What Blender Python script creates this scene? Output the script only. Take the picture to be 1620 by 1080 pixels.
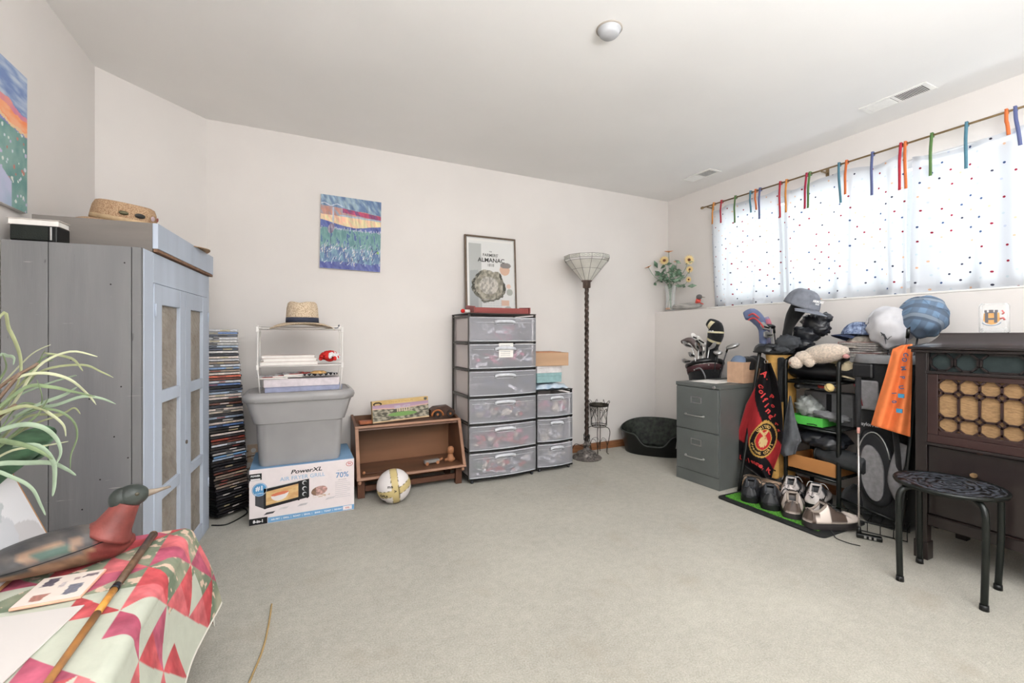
import bpy, math, random
import numpy as np
from mathutils import Vector, Matrix, noise
for _o in list(bpy.data.objects): bpy.data.objects.remove(_o)
sc = bpy.context.scene
COL = sc.collection
R = math.radians
PI = math.pi
# ------------------------------------------------------------------ camera, world, lights, exposure
CAM_H, YAW, F, HY = 1.0649, 0.4539, 697.03, 530.84
cd = bpy.data.cameras.new('camera'); cam = bpy.data.objects.new('camera', cd); COL.objects.link(cam)
cd.sensor_width = 36; cd.lens = 36 * F / 1620; cd.shift_y = (HY - 540) / 1620; cd.clip_start = .02
cam.location = (0, 0, CAM_H); cam.rotation_euler = (R(90), 0, -YAW); sc.camera = cam
w = bpy.data.worlds.new('overcast'); sc.world = w; w.use_nodes = True
_b = w.node_tree.nodes['Background']; _b.inputs[0].default_value = (.90, .95, 1, 1); _b.inputs[1].default_value = .75
def area(name, loc, rot, sx, sy, power, col=(1, 1, 1)):
    l = bpy.data.lights.new(name, 'AREA'); l.shape = 'RECTANGLE'; l.size = sx; l.size_y = sy; l.energy = power; l.color = col
    o = bpy.data.objects.new(name, l); COL.objects.link(o); o.location = loc; o.rotation_euler = rot; return o
area('daylight_at_window', (4.05, 1.3, 1.95), (0, R(90), 0), 1.5, 3.2, 44, (.93, .97, 1))
area('added_overhead_fill', (1.0, -.25, 2.40), (0, 0, 0), 2.6, 2.0, 20, (.94, .97, 1))  # downward fill added behind the camera; no known ceiling fixture
area('added_camera_side_fill', (.2, -1.3, 1.5), (R(84), 0, R(-30)), 2.4, 1.8, 24, (.95, .975, 1))  # large soft fill added behind the camera to brighten the room
area('added_ceiling_uplight', (1.0, -.6, 1.6), (R(180), 0, 0), 1.4, .9, 84, (.94, .97, 1))  # unseen upward fill, added to lift the ceiling brightness
sc.view_settings.view_transform = 'Standard'; sc.view_settings.look = 'None'
sc.view_settings.exposure = 0.54; sc.view_settings.gamma = 1; sc.view_settings.use_curve_mapping = False
sc.cycles.max_bounces = 10; sc.cycles.diffuse_bounces = 5; sc.cycles.transparent_max_bounces = 16
sc.cycles.use_denoising = True; sc.cycles.caustics_reflective = False; sc.cycles.caustics_refractive = False
sc.cycles.sample_clamp_indirect = 6

# ------------------------------------------------------------------ helpers
cs, sn = math.cos(YAW), math.sin(YAW)
def at(u, v, x=None, y=None, z=None):
    "surveyed point: where the sight line of a photo position meets a real plane of the room"
    l = (u - 810) / F; h = -(v - HY) / F
    a, b = l * cs + sn, cs - l * sn
    t = x / a if x is not None else y / b if y is not None else (z - CAM_H) / h
    return Vector((a * t, b * t, CAM_H + h * t))
def lin(c):
    c = np.asarray(c, float) / 255.0
    return np.where(c <= .04045, c / 12.92, ((c + .055) / 1.055) ** 2.4)
def C4(c): return tuple(float(x) for x in lin(c)) + (1.0,)
MATS = {}
def nodes(m):
    m.use_nodes = True; nt = m.node_tree; return nt, nt.nodes, nt.links
def mat(name, col, rough=.6, metal=0, var=.06, scale=30, bump=0, bscale=None, spec=.4, alpha=1, trans=0, sheen=0, stretch=None, col2=None, coat=0, detail=4):
    if name in MATS: return MATS[name]
    m = bpy.data.materials.new(name); nt, N, L = nodes(m); p = N['Principled BSDF']
    p.inputs['Roughness'].default_value = rough; p.inputs['Metallic'].default_value = metal
    p.inputs['Specular IOR Level'].default_value = spec
    p.inputs['Coat Weight'].default_value = coat
    if sheen: p.inputs['Sheen Weight'].default_value = sheen
    if alpha < 1: p.inputs['Alpha'].default_value = alpha
    if trans: p.inputs['Transmission Weight'].default_value = trans
    tc = N.new('ShaderNodeTexCoord'); mp = N.new('ShaderNodeMapping')
    L.new(tc.outputs['Object'], mp.inputs[0])
    if stretch: mp.inputs['Scale'].default_value = stretch
    nz = N.new('ShaderNodeTexNoise'); nz.inputs['Scale'].default_value = scale; nz.inputs['Detail'].default_value = detail
    L.new(mp.outputs[0], nz.inputs[0])
    base = np.array(C4(col)[:3]); c2 = np.array(C4(col2)[:3]) if col2 else None
    rp = N.new('ShaderNodeValToRGB'); e = rp.color_ramp.elements; e[0].position = .32; e[1].position = .68
    if c2 is None:
        e[0].color = (*np.clip(base * (1 - var * 2), 0, 1), 1); e[1].color = (*np.clip(base * (1 + var * 2), 0, 1), 1)
    else:
        e[0].color = (*base, 1); e[1].color = (*c2, 1)
    L.new(nz.outputs[0], rp.inputs[0]); L.new(rp.outputs[0], p.inputs['Base Color'])
    if bump:
        n2 = N.new('ShaderNodeTexNoise'); n2.inputs['Scale'].default_value = bscale or scale * 3; n2.inputs['Detail'].default_value = 3
        L.new(mp.outputs[0], n2.inputs[0])
        bp = N.new('ShaderNodeBump'); bp.inputs['Strength'].default_value = bump; bp.inputs['Distance'].default_value = .004
        L.new(n2.outputs[0], bp.inputs['Height']); L.new(bp.outputs[0], p.inputs['Normal'])
    MATS[name] = m; return m
def vmat(name, rough=.6, spec=.3, bump=0, bscale=200, trans=0):
    "printed / dyed surface whose colours are laid down per point by a pattern function"
    if name in MATS: return MATS[name]
    m = bpy.data.materials.new(name); nt, N, L = nodes(m); p = N['Principled BSDF']
    p.inputs['Roughness'].default_value = rough; p.inputs['Specular IOR Level'].default_value = spec
    a = N.new('ShaderNodeAttribute'); a.attribute_name = 'Col'; L.new(a.outputs['Color'], p.inputs['Base Color'])
    if bump:
        tc = N.new('ShaderNodeTexCoord'); n2 = N.new('ShaderNodeTexNoise'); n2.inputs['Scale'].default_value = bscale
        L.new(tc.outputs['Object'], n2.inputs[0]); bp = N.new('ShaderNodeBump'); bp.inputs['Strength'].default_value = bump; bp.inputs['Distance'].default_value = .003
        L.new(n2.outputs[0], bp.inputs['Height']); L.new(bp.outputs[0], p.inputs['Normal'])
    MATS[name] = m; return m

class MB:
    def __init__(s): s.v = []; s.f = []; s.m = []; s.sm = []; s.col = None
    def add(s, V, Fc, mi=0, sm=False):
        b = len(s.v); s.v += [tuple(p) for p in V]
        for q in Fc: s.f.append(tuple(i + b for i in q)); s.m.append(mi); s.sm.append(sm)
        return s
    def box(s, a, b, mi=0, M=None):
        x0, y0, z0 = a; x1, y1, z1 = b
        V = [Vector(p) for p in ((x0, y0, z0), (x1, y0, z0), (x1, y1, z0), (x0, y1, z0), (x0, y0, z1), (x1, y0, z1), (x1, y1, z1), (x0, y1, z1))]
        if M is not None: V = [M @ p for p in V]
        return s.add(V, [(0, 3, 2, 1), (4, 5, 6, 7), (0, 1, 5, 4), (1, 2, 6, 5), (2, 3, 7, 6), (3, 0, 4, 7)], mi)
    def rings(s, rs, mi=0, sm=True, cap0=True, cap1=True, closed=False):
        n = len(rs[0]); V = [p for r in rs for p in r]; Fc = []
        k = len(rs)
        for i in range(k if closed else k - 1):
            a, b = i * n, ((i + 1) % k) * n
            for j in range(n): Fc.append((a + j, a + (j + 1) % n, b + (j + 1) % n, b + j))
        s.add(V, Fc, mi, sm)
        if not closed:
            b = len(s.v) - len(V)
            if cap0: s.f.append(tuple(b + j for j in reversed(range(n)))); s.m.append(mi); s.sm.append(False)
            if cap1: s.f.append(tuple(b + (k - 1) * n + j for j in range(n))); s.m.append(mi); s.sm.append(False)
        return s
    def tube(s, P, r, n=8, mi=0, closed=False, cap=True, flat=1.0):
        P = [Vector(p) for p in P]; k = len(P); rs = []
        up = Vector((0, 0, 1)); prev = None
        for i, p in enumerate(P):
            if closed: t = P[(i + 1) % k] - P[i - 1]
            else: t = P[min(i + 1, k - 1)] - P[max(i - 1, 0)]
            if t.length < 1e-9: t = Vector((0, 0, 1))
            t.normalize()
            if prev is None:
                a = up if abs(t.z) < .9 else Vector((1, 0, 0)); nn = (a - t * a.dot(t)).normalized()
            else:
                nn = (prev - t * prev.dot(t))
                nn = nn.normalized() if nn.length > 1e-6 else prev
            prev = nn; bb = t.cross(nn); rr = r[i] if isinstance(r, (list, tuple)) else r
            rs.append([p + nn * (math.cos(q) * rr * flat) + bb * (math.sin(q) * rr) for q in (2 * PI * j / n for j in range(n))])
        return s.rings(rs, mi, True, cap, cap, closed)
    def cyl(s, p, q, r, r2=None, n=16, mi=0, cap=True):
        return s.tube([p, q], [r, r if r2 is None else r2], n, mi, cap=cap)
    def lathe(s, prof, c=(0, 0, 0), n=24, mi=0, sm=True, cap0=False, cap1=False, sx=1, sy=1, ph=0):
        return s.rings([[(c[0] + r * math.cos(2 * PI * j / n + ph) * sx, c[1] + r * math.sin(2 * PI * j / n + ph) * sy, c[2] + z) for j in range(n)] for r, z in prof], mi, sm, cap0, cap1)
    def ell(s, c, r, n=14, k=8, mi=0, M=None):
        rs = []
        for i in range(k + 1):
            t = PI * (i / k) if 0 < i < k else (.02 if i == 0 else PI - .02)
            ring = []
            for j in range(n):
                p = Vector((math.sin(t) * math.cos(2 * PI * j / n) * r[0], math.sin(t) * math.sin(2 * PI * j / n) * r[1], -math.cos(t) * r[2]))
                if M is not None: p = M @ p
                ring.append(p + Vector(c))
            rs.append(ring)
        return s.rings(rs, mi, True)
    def grid(s, fn, nu, nv, mi=0, sm=True, closed_u=False):
        V = [fn(i / nu, j / nv) for j in range(nv + 1) for i in range(nu if closed_u else nu + 1)]
        k = nu if closed_u else nu + 1; Fc = []
        for j in range(nv):
            for i in range(nu):
                a = j * k + i; b = j * k + (i + 1) % k
                Fc.append((a, b, b + k, a + k))
        return s.add(V, Fc, mi, sm)
    def prism(s, poly, z0, z1, ax='z', mi=0, M=None):
        n = len(poly)
        def P(a, b, c): return {'z': (a, b, c), 'y': (a, c, b), 'x': (c, a, b)}[ax]
        V = [Vector(P(a, b, z0)) for a, b in poly] + [Vector(P(a, b, z1)) for a, b in poly]
        if M is not None: V = [M @ p for p in V]
        return s.add(V, [tuple(reversed(range(n))), tuple(range(n, 2 * n))] + [(i, (i + 1) % n, n + (i + 1) % n, n + i) for i in range(n)], mi)
    def build(s, name, ms, parent=None, bevel=0, solid=0, sub=0, loc=None, rot=None, angle=None, fixn=True):
        me = bpy.data.meshes.new(name); me.from_pydata(s.v, [], s.f)
        if not isinstance(ms, (list, tuple)): ms = [ms]
        for m in ms: me.materials.append(m)
        me.polygons.foreach_set('material_index', s.m); me.polygons.foreach_set('use_smooth', s.sm); me.update()
        if s.col is not None:
            a = me.color_attributes.new('Col', 'FLOAT_COLOR', 'POINT')
            cc = np.ones((len(s.v), 4), np.float32); cc[:, :3] = lin(s.col); a.data.foreach_set('color', cc.ravel())
        if fixn:
            import bmesh
            bm = bmesh.new(); bm.from_mesh(me); bmesh.ops.recalc_face_normals(bm, faces=bm.faces); bm.to_mesh(me); bm.free()
        if angle: me.set_sharp_from_angle(angle=R(angle))
        o = bpy.data.objects.new(name, me); COL.objects.link(o)
        if parent is not None: o.parent = parent
        if loc is not None: o.location = loc
        if rot is not None: o.rotation_euler = rot
        if solid:
            k = o.modifiers.new('thickness', 'SOLIDIFY'); k.thickness = solid; k.offset = 0
        if bevel:
            k = o.modifiers.new('bevel', 'BEVEL'); k.width = bevel; k.segments = 2; k.limit_method = 'ANGLE'; k.angle_limit = R(35)
        if sub:
            k = o.modifiers.new('sub', 'SUBSURF'); k.levels = sub; k.render_levels = sub
        return o
def tag(o, label, cat=None, group=None, kind=None):
    if label: o['label'] = label
    if cat: o['category'] = cat
    if group: o['group'] = group
    if kind: o['kind'] = kind
    return o
def thing(name, label, cat, loc=(0, 0, 0), rz=0, group=None, rot=None):
    o = bpy.data.objects.new(name, None); COL.objects.link(o); o.location = loc
    o.rotation_euler = rot if rot else (0, 0, rz); o.empty_display_size = .05
    return tag(o, label, cat, group)
def bx(name, a, b, m, parent=None, bevel=.0015, **k): return MB().box(a, b).build(name, m, parent, bevel=bevel, **k)
def rrect(w, d, r, n=5, cx=0, cy=0, z=0):
    P = []
    for (sx, sy, a0) in ((1, 1, 0), (-1, 1, 90), (-1, -1, 180), (1, -1, 270)):
        for i in range(n + 1):
            a = R(a0 + 90 * i / n); P.append((cx + sx * (w / 2 - r) + r * math.cos(a), cy + sy * (d / 2 - r) + r * math.sin(a), z))
    return P
def text(body, size, m, parent, loc, rot=(R(90), 0, 0), bold=0, sx=1, ext=.0004, name='lettering', align='CENTER', shear=0):
    c = bpy.data.curves.new(name, 'FONT'); c.body = body; c.size = size; c.extrude = ext; c.offset = bold; c.align_x = align; c.align_y = 'CENTER'; c.shear = shear
    c.resolution_u = 3
    c.materials.append(m); o = bpy.data.objects.new(name, c); COL.objects.link(o); o.parent = parent; o.location = loc; o.rotation_euler = rot
    o.scale = (sx, 1, 1); return o
def fbm(x, y, sc_, seed=0, oct=4):
    "cheap tileable-free value noise on numpy arrays, -1..1"
    out = np.zeros(np.broadcast(x, y).shape); amp = 1; tot = 0
    for o in range(oct):
        X = np.asarray(x) * sc_ + 17.3 * o + seed; Y = np.asarray(y) * sc_ + 9.1 * o + seed * 1.7
        xi = np.floor(X); yi = np.floor(Y); fx = X - xi; fy = Y - yi; fx = fx * fx * (3 - 2 * fx); fy = fy * fy * (3 - 2 * fy)
        h = lambda a, b: np.modf(np.abs(np.sin(a * 127.1 + b * 311.7) * 43758.5453))[0] * 2 - 1
        out = out + amp * ((h(xi, yi) * (1 - fx) + h(xi + 1, yi) * fx) * (1 - fy) + (h(xi, yi + 1) * (1 - fx) + h(xi + 1, yi + 1) * fx) * fy)
        tot += amp; amp *= .5; sc_ *= 2
    return out / tot
def mixc(a, b, t):
    t = np.clip(t, 0, 1)[..., None]; return np.asarray(a, float) * (1 - t) + np.asarray(b, float) * t
def art(name, w, h, nx, ny, fn, m, parent, loc=(0, 0, 0), rot=None, face='-y', bend=None):
    "flat print w x h, origin bottom-left, colours from fn(U,V) in 0..1 (sRGB 0..255)"
    U, V = np.meshgrid(np.linspace(0, 1, nx + 1), np.linspace(0, 1, ny + 1))
    b = MB(); b.col = fn(U.ravel(), V.ravel()).reshape(-1, 3)
    z0 = (lambda u, v: 0) if bend is None else bend
    b.grid(lambda u, v: (u * w, z0(u, v), v * h), nx, ny, sm=bend is not None)
    o = b.build(name, m, parent, loc=loc, rot=rot, fixn=False); return o
def smooth(P, n=6, closed=False):
    "Catmull-Rom through points"
    P = [Vector(p) for p in P]; k = len(P); out = []
    for i in range(k if closed else k - 1):
        p0 = P[(i - 1) % k] if closed or i > 0 else P[0]; p1 = P[i]; p2 = P[(i + 1) % k]; p3 = P[(i + 2) % k] if closed or i + 2 < k else P[-1]
        for j in range(n):
            t = j / n; out.append(.5 * ((2 * p1) + (p2 - p0) * t + (2 * p0 - 5 * p1 + 4 * p2 - p3) * t * t + (3 * p1 - p0 - 3 * p2 + p3) * t ** 3))
    if not closed: out.append(P[-1])
    return out
def copy_tree(o, parent=None):
    c = o.copy(); COL.objects.link(c); c.parent = parent
    for ch in list(o.children): copy_tree(ch, c)
    return c
rnd = random.Random(7)

# ------------------------------------------------------------------ materials used widely
black_pl = mat('black plastic', (18, 19, 19), .45, var=.1)
black_metal = mat('black enamelled tube', (19, 22, 21), .32, .3, var=.08, spec=.6)
black_cloth = mat('black cloth', (17, 18, 20), .85, var=.2, scale=60, bump=.4, bscale=260, sheen=.2)
black_gloss = mat('black vinyl', (20, 21, 24), .34, var=.15, spec=.6)
dark_grey = mat('charcoal cloth', (60, 62, 66), .9, var=.12, bump=.3, bscale=300)
grey_cloth = mat('grey nylon', (128, 126, 128), .75, var=.07, scale=50, bump=.25, bscale=400)
white_pl = mat('white paint', (236, 234, 230), .45, var=.02)
white_cloth = mat('white cloth', (232, 230, 230), .8, var=.03, bump=.2)
paper = mat('white paper', (236, 232, 226), .7, var=.02)
chrome = mat('brushed steel', (190, 190, 188), .28, .9, var=.05)
silver = mat('bright nickel', (205, 205, 205), .3, .85, var=.04)
gold = mat('gold trim', (200, 170, 110), .5, .3)
red_p = mat('red print', (200, 50, 50), .6)
black_ink = mat('black ink', (26, 26, 28), .6, var=.02)
white_ink = mat('white ink', (240, 240, 240), .6, var=.01)
tan_m = mat('tan vinyl', (206, 160, 88), .55, var=.06)
cardboard = mat('cardboard', (196, 160, 132), .8, var=.04, bump=.1)

# ================================================================== THE SETTING
XL, XR, XK, YB, ZC, LED = -.9275, 3.426, 3.245, 3.364, 2.44, 1.303
XC = -.5174; YD = YB - (XC - XL); YF = -1.45
wall_m = mat('warm white wall paint', (228, 223, 219), .85, var=.012, scale=2.2, bump=.05, bscale=220, spec=.15)
ceil_m = mat('ceiling paint', (238, 236, 234), .9, var=.012, scale=1.5, bump=.05, bscale=160, spec=.1)
# carpet
m = bpy.data.materials.new('grey green carpet'); nt, N, L = nodes(m); p = N['Principled BSDF']
p.inputs['Roughness'].default_value = .95; p.inputs['Specular IOR Level'].default_value = .1; p.inputs['Sheen Weight'].default_value = .25
tc = N.new('ShaderNodeTexCoord')
def nz(scale, det=4, rgh=.6):
    n = N.new('ShaderNodeTexNoise'); n.inputs['Scale'].default_value = scale; n.inputs['Detail'].default_value = det; n.inputs['Roughness'].default_value = rgh
    L.new(tc.outputs['Object'], n.inputs[0]); return n
def ramp(src, stops):
    r = N.new('ShaderNodeValToRGB'); e = r.color_ramp.elements
    while len(e) < len(stops): e.new(.5)
    for q, (pos, c) in zip(e, stops): q.position = pos; q.color = C4(c)
    L.new(src, r.inputs[0]); return r
def mixn(a, b, fac, mode='MIX'):
    q = N.new('ShaderNodeMix'); q.data_type = 'RGBA'; q.blend_type = mode
    if isinstance(fac, float): q.inputs[0].default_value = fac
    else: L.new(fac, q.inputs[0])
    for s_, i in ((a, 6), (b, 7)):
        if isinstance(s_, tuple): q.inputs[i].default_value = C4(s_)
        else: L.new(s_, q.inputs[i])
    return q.outputs[2]
big = ramp(nz(1.3, 3).outputs[0], [(.3, (166, 162, 153)), (.7, (182, 178, 168))])
fine = ramp(nz(170, 6, .8).outputs[0], [(.36, (120, 120, 110)), (.62, (230, 228, 222))])
c1 = mixn(big.outputs[0], fine.outputs[0], .65, 'SOFT_LIGHT')
mid = ramp(nz(26, 4, .7).outputs[0], [(.35, (150, 150, 145)), (.65, (200, 200, 195))])
c1 = mixn(c1, mid.outputs[0], .45, 'SOFT_LIGHT')
st = ramp(nz(3.7, 2).outputs[0], [(.60, (0, 0, 0)), (.72, (135, 135, 135))])
c1 = mixn(c1, (150, 134, 110), st.outputs[0])
L.new(c1, p.inputs['Base Color'])
bp = N.new('ShaderNodeBump'); bp.inputs['Strength'].default_value = .7; bp.inputs['Distance'].default_value = .006
L.new(nz(240, 4, .8).outputs[0], bp.inputs['Height']); L.new(bp.outputs[0], p.inputs['Normal'])
carpet_m = m
def st(name, b, m, **k):
    o = b.build(name, m, **k); o['kind'] = 'structure'; return o
st('floor', MB().prism([(XL - .1, YF - .1), (XR + .1, YF - .1), (XR + .1, YB + .1), (XC - .04, YB + .1), (XL - .1, YD + .04)], -.08, 0), carpet_m)
st('ceiling', MB().prism([(XL - .1, YF - .1), (XR + .1, YF - .1), (XR + .1, YB + .1), (XC - .04, YB + .1), (XL - .1, YD + .04)], ZC, ZC + .08), ceil_m)
st('wall_back', MB().box((XC - .042, YB, 0), (XR + .1, YB + .1, ZC)), wall_m)
st('wall_left', MB().box((XL - .1, YF - .1, 0), (XL, YD, ZC)), wall_m)
st('wall_corner', MB().prism([(XL, YD), (XC, YB), (XC - .07, YB + .07), (XL - .07, YD + .07)], 0, ZC), wall_m)
st('wall_front', MB().box((XL, YF - .1, 0), (XR, YF, ZC)), wall_m)
WY0, WY1, WZ0, WZ1 = -.1, 2.72, 1.36, 2.16
wr = MB()
wr.box((XR, YF, LED), (XR + .1, YB, WZ0)); wr.box((XR, YF, WZ1), (XR + .1, YB, ZC))
wr.box((XR, WY1, WZ0), (XR + .1, YB, WZ1)); wr.box((XR, YF, WZ0), (XR + .1, WY0, WZ1))
st('wall_right', wr, wall_m)
st('wall_right_low', MB().box((XK, YF, 0), (XR + .1, YB, LED)), wall_m, bevel=.004)
oak = mat('varnished oak trim', (150, 102, 70), .35, var=.12, scale=6, stretch=(1, 1, 12), spec=.5)
bb = MB().box((XC, YB - .013, 0), (XK, YB, .058)); bb.box((XC, YB - .009, .058), (XK, YB, .066))
st('baseboard_back', bb, oak, bevel=.002)
bb = MB().box((XK - .013, YF, 0), (XK, YB - .013, .06)); st('baseboard_right', bb, oak, bevel=.002)
bb = MB().box((XL, YF, 0), (XL + .013, YD, .06)); st('baseboard_left', bb, oak, bevel=.002)
# window
win = bpy.data.objects.new('window_1', None); COL.objects.link(win); win['kind'] = 'structure'; win.location = (XR + .05, 0, 0)
vin = mat('window vinyl', (232, 234, 236), .4, var=.01)
fr = MB(); t = .05
fr.box((-.03, WY0, WZ0), (.03, WY1, WZ0 + t)); fr.box((-.03, WY0, WZ1 - t), (.03, WY1, WZ1))
fr.box((-.03, WY1 - t, WZ0 + t), (.03, WY1, WZ1 - t)); fr.box((-.03, WY0, WZ0 + t), (.03, WY0 + t, WZ1 - t))
fr.build('window_frame', vin, win, bevel=.003)
for yc in (2.13, 1.55, .95, .35):
    MB().box((-.028, yc - .03, WZ0 + t), (.028, yc + .03, WZ1 - t)).build('mullion', vin, win, bevel=.003)
gm = bpy.data.materials.new('window glass'); nt, N, L = nodes(gm)
N.remove(N['Principled BSDF']); g1 = N.new('ShaderNodeBsdfTransparent'); g2 = N.new('ShaderNodeBsdfGlossy'); g2.inputs['Roughness'].default_value = .02
mx = N.new('ShaderNodeMixShader'); mx.inputs[0].default_value = .05; g1.inputs[0].default_value = (.96, .98, .98, 1)
L.new(g1.outputs[0], mx.inputs[1]); L.new(g2.outputs[0], mx.inputs[2]); L.new(mx.outputs[0], N['Material Output'].inputs[0])
ye = [WY1 - t, 2.16, 2.10, 1.58, 1.52, .98, .92, .38, .32, WY0 + t]
for i in range(0, 10, 2): MB().box((-.004, ye[i + 1], WZ0 + t), (.004, ye[i], WZ1 - t)).build('pane', gm, win)
sill = st('window_sill', MB().box((XK - .002, YF, LED), (XR + .02, WY1 + .02, LED + .012)), white_pl, bevel=.003)

# ceiling fittings
t_ = thing('smoke_detector', 'round white smoke detector on the ceiling', 'smoke detector', (1.259, 1.585, ZC))
MB().lathe([(.052, 0), (.052, -.008), (.046, -.010), (.044, -.024), (.036, -.032), (.0, -.033)], n=36).build('cover', mat('detector plastic', (186, 187, 190), .5, var=.01), t_)
MB().lathe([(.058, 0), (.058, -.004), (.05, -.005)], n=36).build('base_ring', mat('detector base', (168, 160, 150), .6, var=.02), t_)
def vent(loc, ln, label):
    t = thing('ceiling_vent', label, 'vent', loc, group=None)
    wd = .145; fr = MB()
    fr.box((-wd / 2, -ln / 2, -.006), (-wd / 2 + .022, ln / 2, 0)); fr.box((wd / 2 - .022, -ln / 2, -.006), (wd / 2, ln / 2, 0))
    fr.box((-wd / 2 + .022, -ln / 2, -.006), (wd / 2 - .022, -ln / 2 + .025, 0)); fr.box((-wd / 2 + .022, ln / 2 - .025, -.006), (wd / 2 - .022, ln / 2, 0))
    fr.box((-wd / 2 + .022, -.008, -.006), (wd / 2 - .022, .008, 0)); fr.build('frame', white_pl, t, bevel=.002)
    MB().box((-wd / 2 + .02, -ln / 2 + .02, -.0015), (wd / 2 - .02, ln / 2 - .02, -.0005)).build('backing', mat('vent dark', (120, 117, 113), .8), t)
    for h in (-1, 1):
        n = 14
        for i in range(n):
            y = h * (.012 + (ln / 2 - .04) * (i + .5) / n)
            M = Matrix.Translation((0, y, -.005)) @ Matrix.Rotation(R(38 * -h), 4, 'X')
            MB().box((-wd / 2 + .022, -.0042, -.0006), (wd / 2 - .022, .0042, .0006), M=M).build('slat', white_pl, t)
vent((3.125, 1.319, ZC), .32, 'near white ceiling vent grille above the right side of the curtains')
vent((3.115, 2.69, ZC), .30, 'far small white ceiling vent grille near the back corner')

# wall outlet
t_ = thing('wall_outlet', 'wall socket plate behind the air fryer box', 'outlet', (-.258, YB, .29))
bx('plate', (-.036, -.006, -.058), (.036, 0, .058), mat('outlet plastic', (214, 190, 166), .5, var=.02), t_, .002)
for z in (-.02, .02): MB().tube([(0, -.0055, z), (0, -.0075, z)], .015, 16).build('socket', white_pl, t_)
cord = mat('brown cord', (120, 92, 70), .5)
b = MB(); b.tube(smooth([(-.285, YB - .02, .31), (-.33, YB - .04, .30), (-.36, YB - .05, .25), (-.34, YB - .05, .20), (-.30, YB - .05, .19), (-.27, YB - .03, .21)], 6), .003, 6)
b.tube(smooth([(-.25, YB - .02, .28), (-.31, YB - .05, .27), (-.345, YB - .06, .22), (-.30, YB - .06, .16), (-.26, YB - .05, .1), (-.24, YB - .06, .0)], 6), .003, 6)
tag(b.build('power_cord', cord), 'thin brown cords looping from the wall socket behind the cardboard box', 'cord')

# curtains -----------------------------------------------------------
cm = bpy.data.materials.new('sheer dotted curtain'); nt, N, L = nodes(cm); N.remove(N['Principled BSDF'])
uvn = N.new('ShaderNodeUVMap'); vo = N.new('ShaderNodeTexVoronoi'); vo.voronoi_dimensions = '2D'; vo.inputs['Scale'].default_value = 1; vo.inputs['Randomness'].default_value = .3
L.new(uvn.outputs[0], vo.inputs[0])
lt = N.new('ShaderNodeMath'); lt.operation = 'LESS_THAN'; lt.inputs[1].default_value = .095; L.new(vo.outputs['Distance'], lt.inputs[0])
sep = N.new('ShaderNodeSeparateColor'); L.new(vo.outputs['Color'], sep.inputs[0])
def ramp2(src, stops, interp='CONSTANT'):
    r = N.new('ShaderNodeValToRGB'); e = r.color_ramp.elements; r.color_ramp.interpolation = interp
    while len(e) < len(stops): e.new(.5)
    for q, (pos, c) in zip(e, stops): q.position = pos; q.color = C4(c)
    L.new(src, r.inputs[0]); return r
dr = ramp2(sep.outputs[0], [(0, (150, 40, 60)), (.2, (70, 90, 130)), (.35, (205, 215, 220)), (.55, (230, 190, 160)), (.7, (70, 70, 85)), (.82, (200, 205, 220))])
base = mixn((222, 223, 226), dr.outputs[0], lt.outputs[0])
tl = N.new('ShaderNodeBsdfTranslucent'); df = N.new('ShaderNodeBsdfDiffuse'); tr = N.new('ShaderNodeBsdfTransparent')
L.new(base, tl.inputs[0]); L.new(base, df.inputs[0]); L.new(base, tr.inputs[0])
m1 = N.new('ShaderNodeMixShader'); m1.inputs[0].default_value = .5; L.new(tl.outputs[0], m1.inputs[1]); L.new(df.outputs[0], m1.inputs[2])
m2 = N.new('ShaderNodeMixShader'); m2.inputs[0].default_value = .13; L.new(m1.outputs[0], m2.inputs[1]); L.new(tr.outputs[0], m2.inputs[2])
L.new(m2.outputs[0], N['Material Output'].inputs[0]); curtain_m = cm
ROD_Z = 2.240
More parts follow.
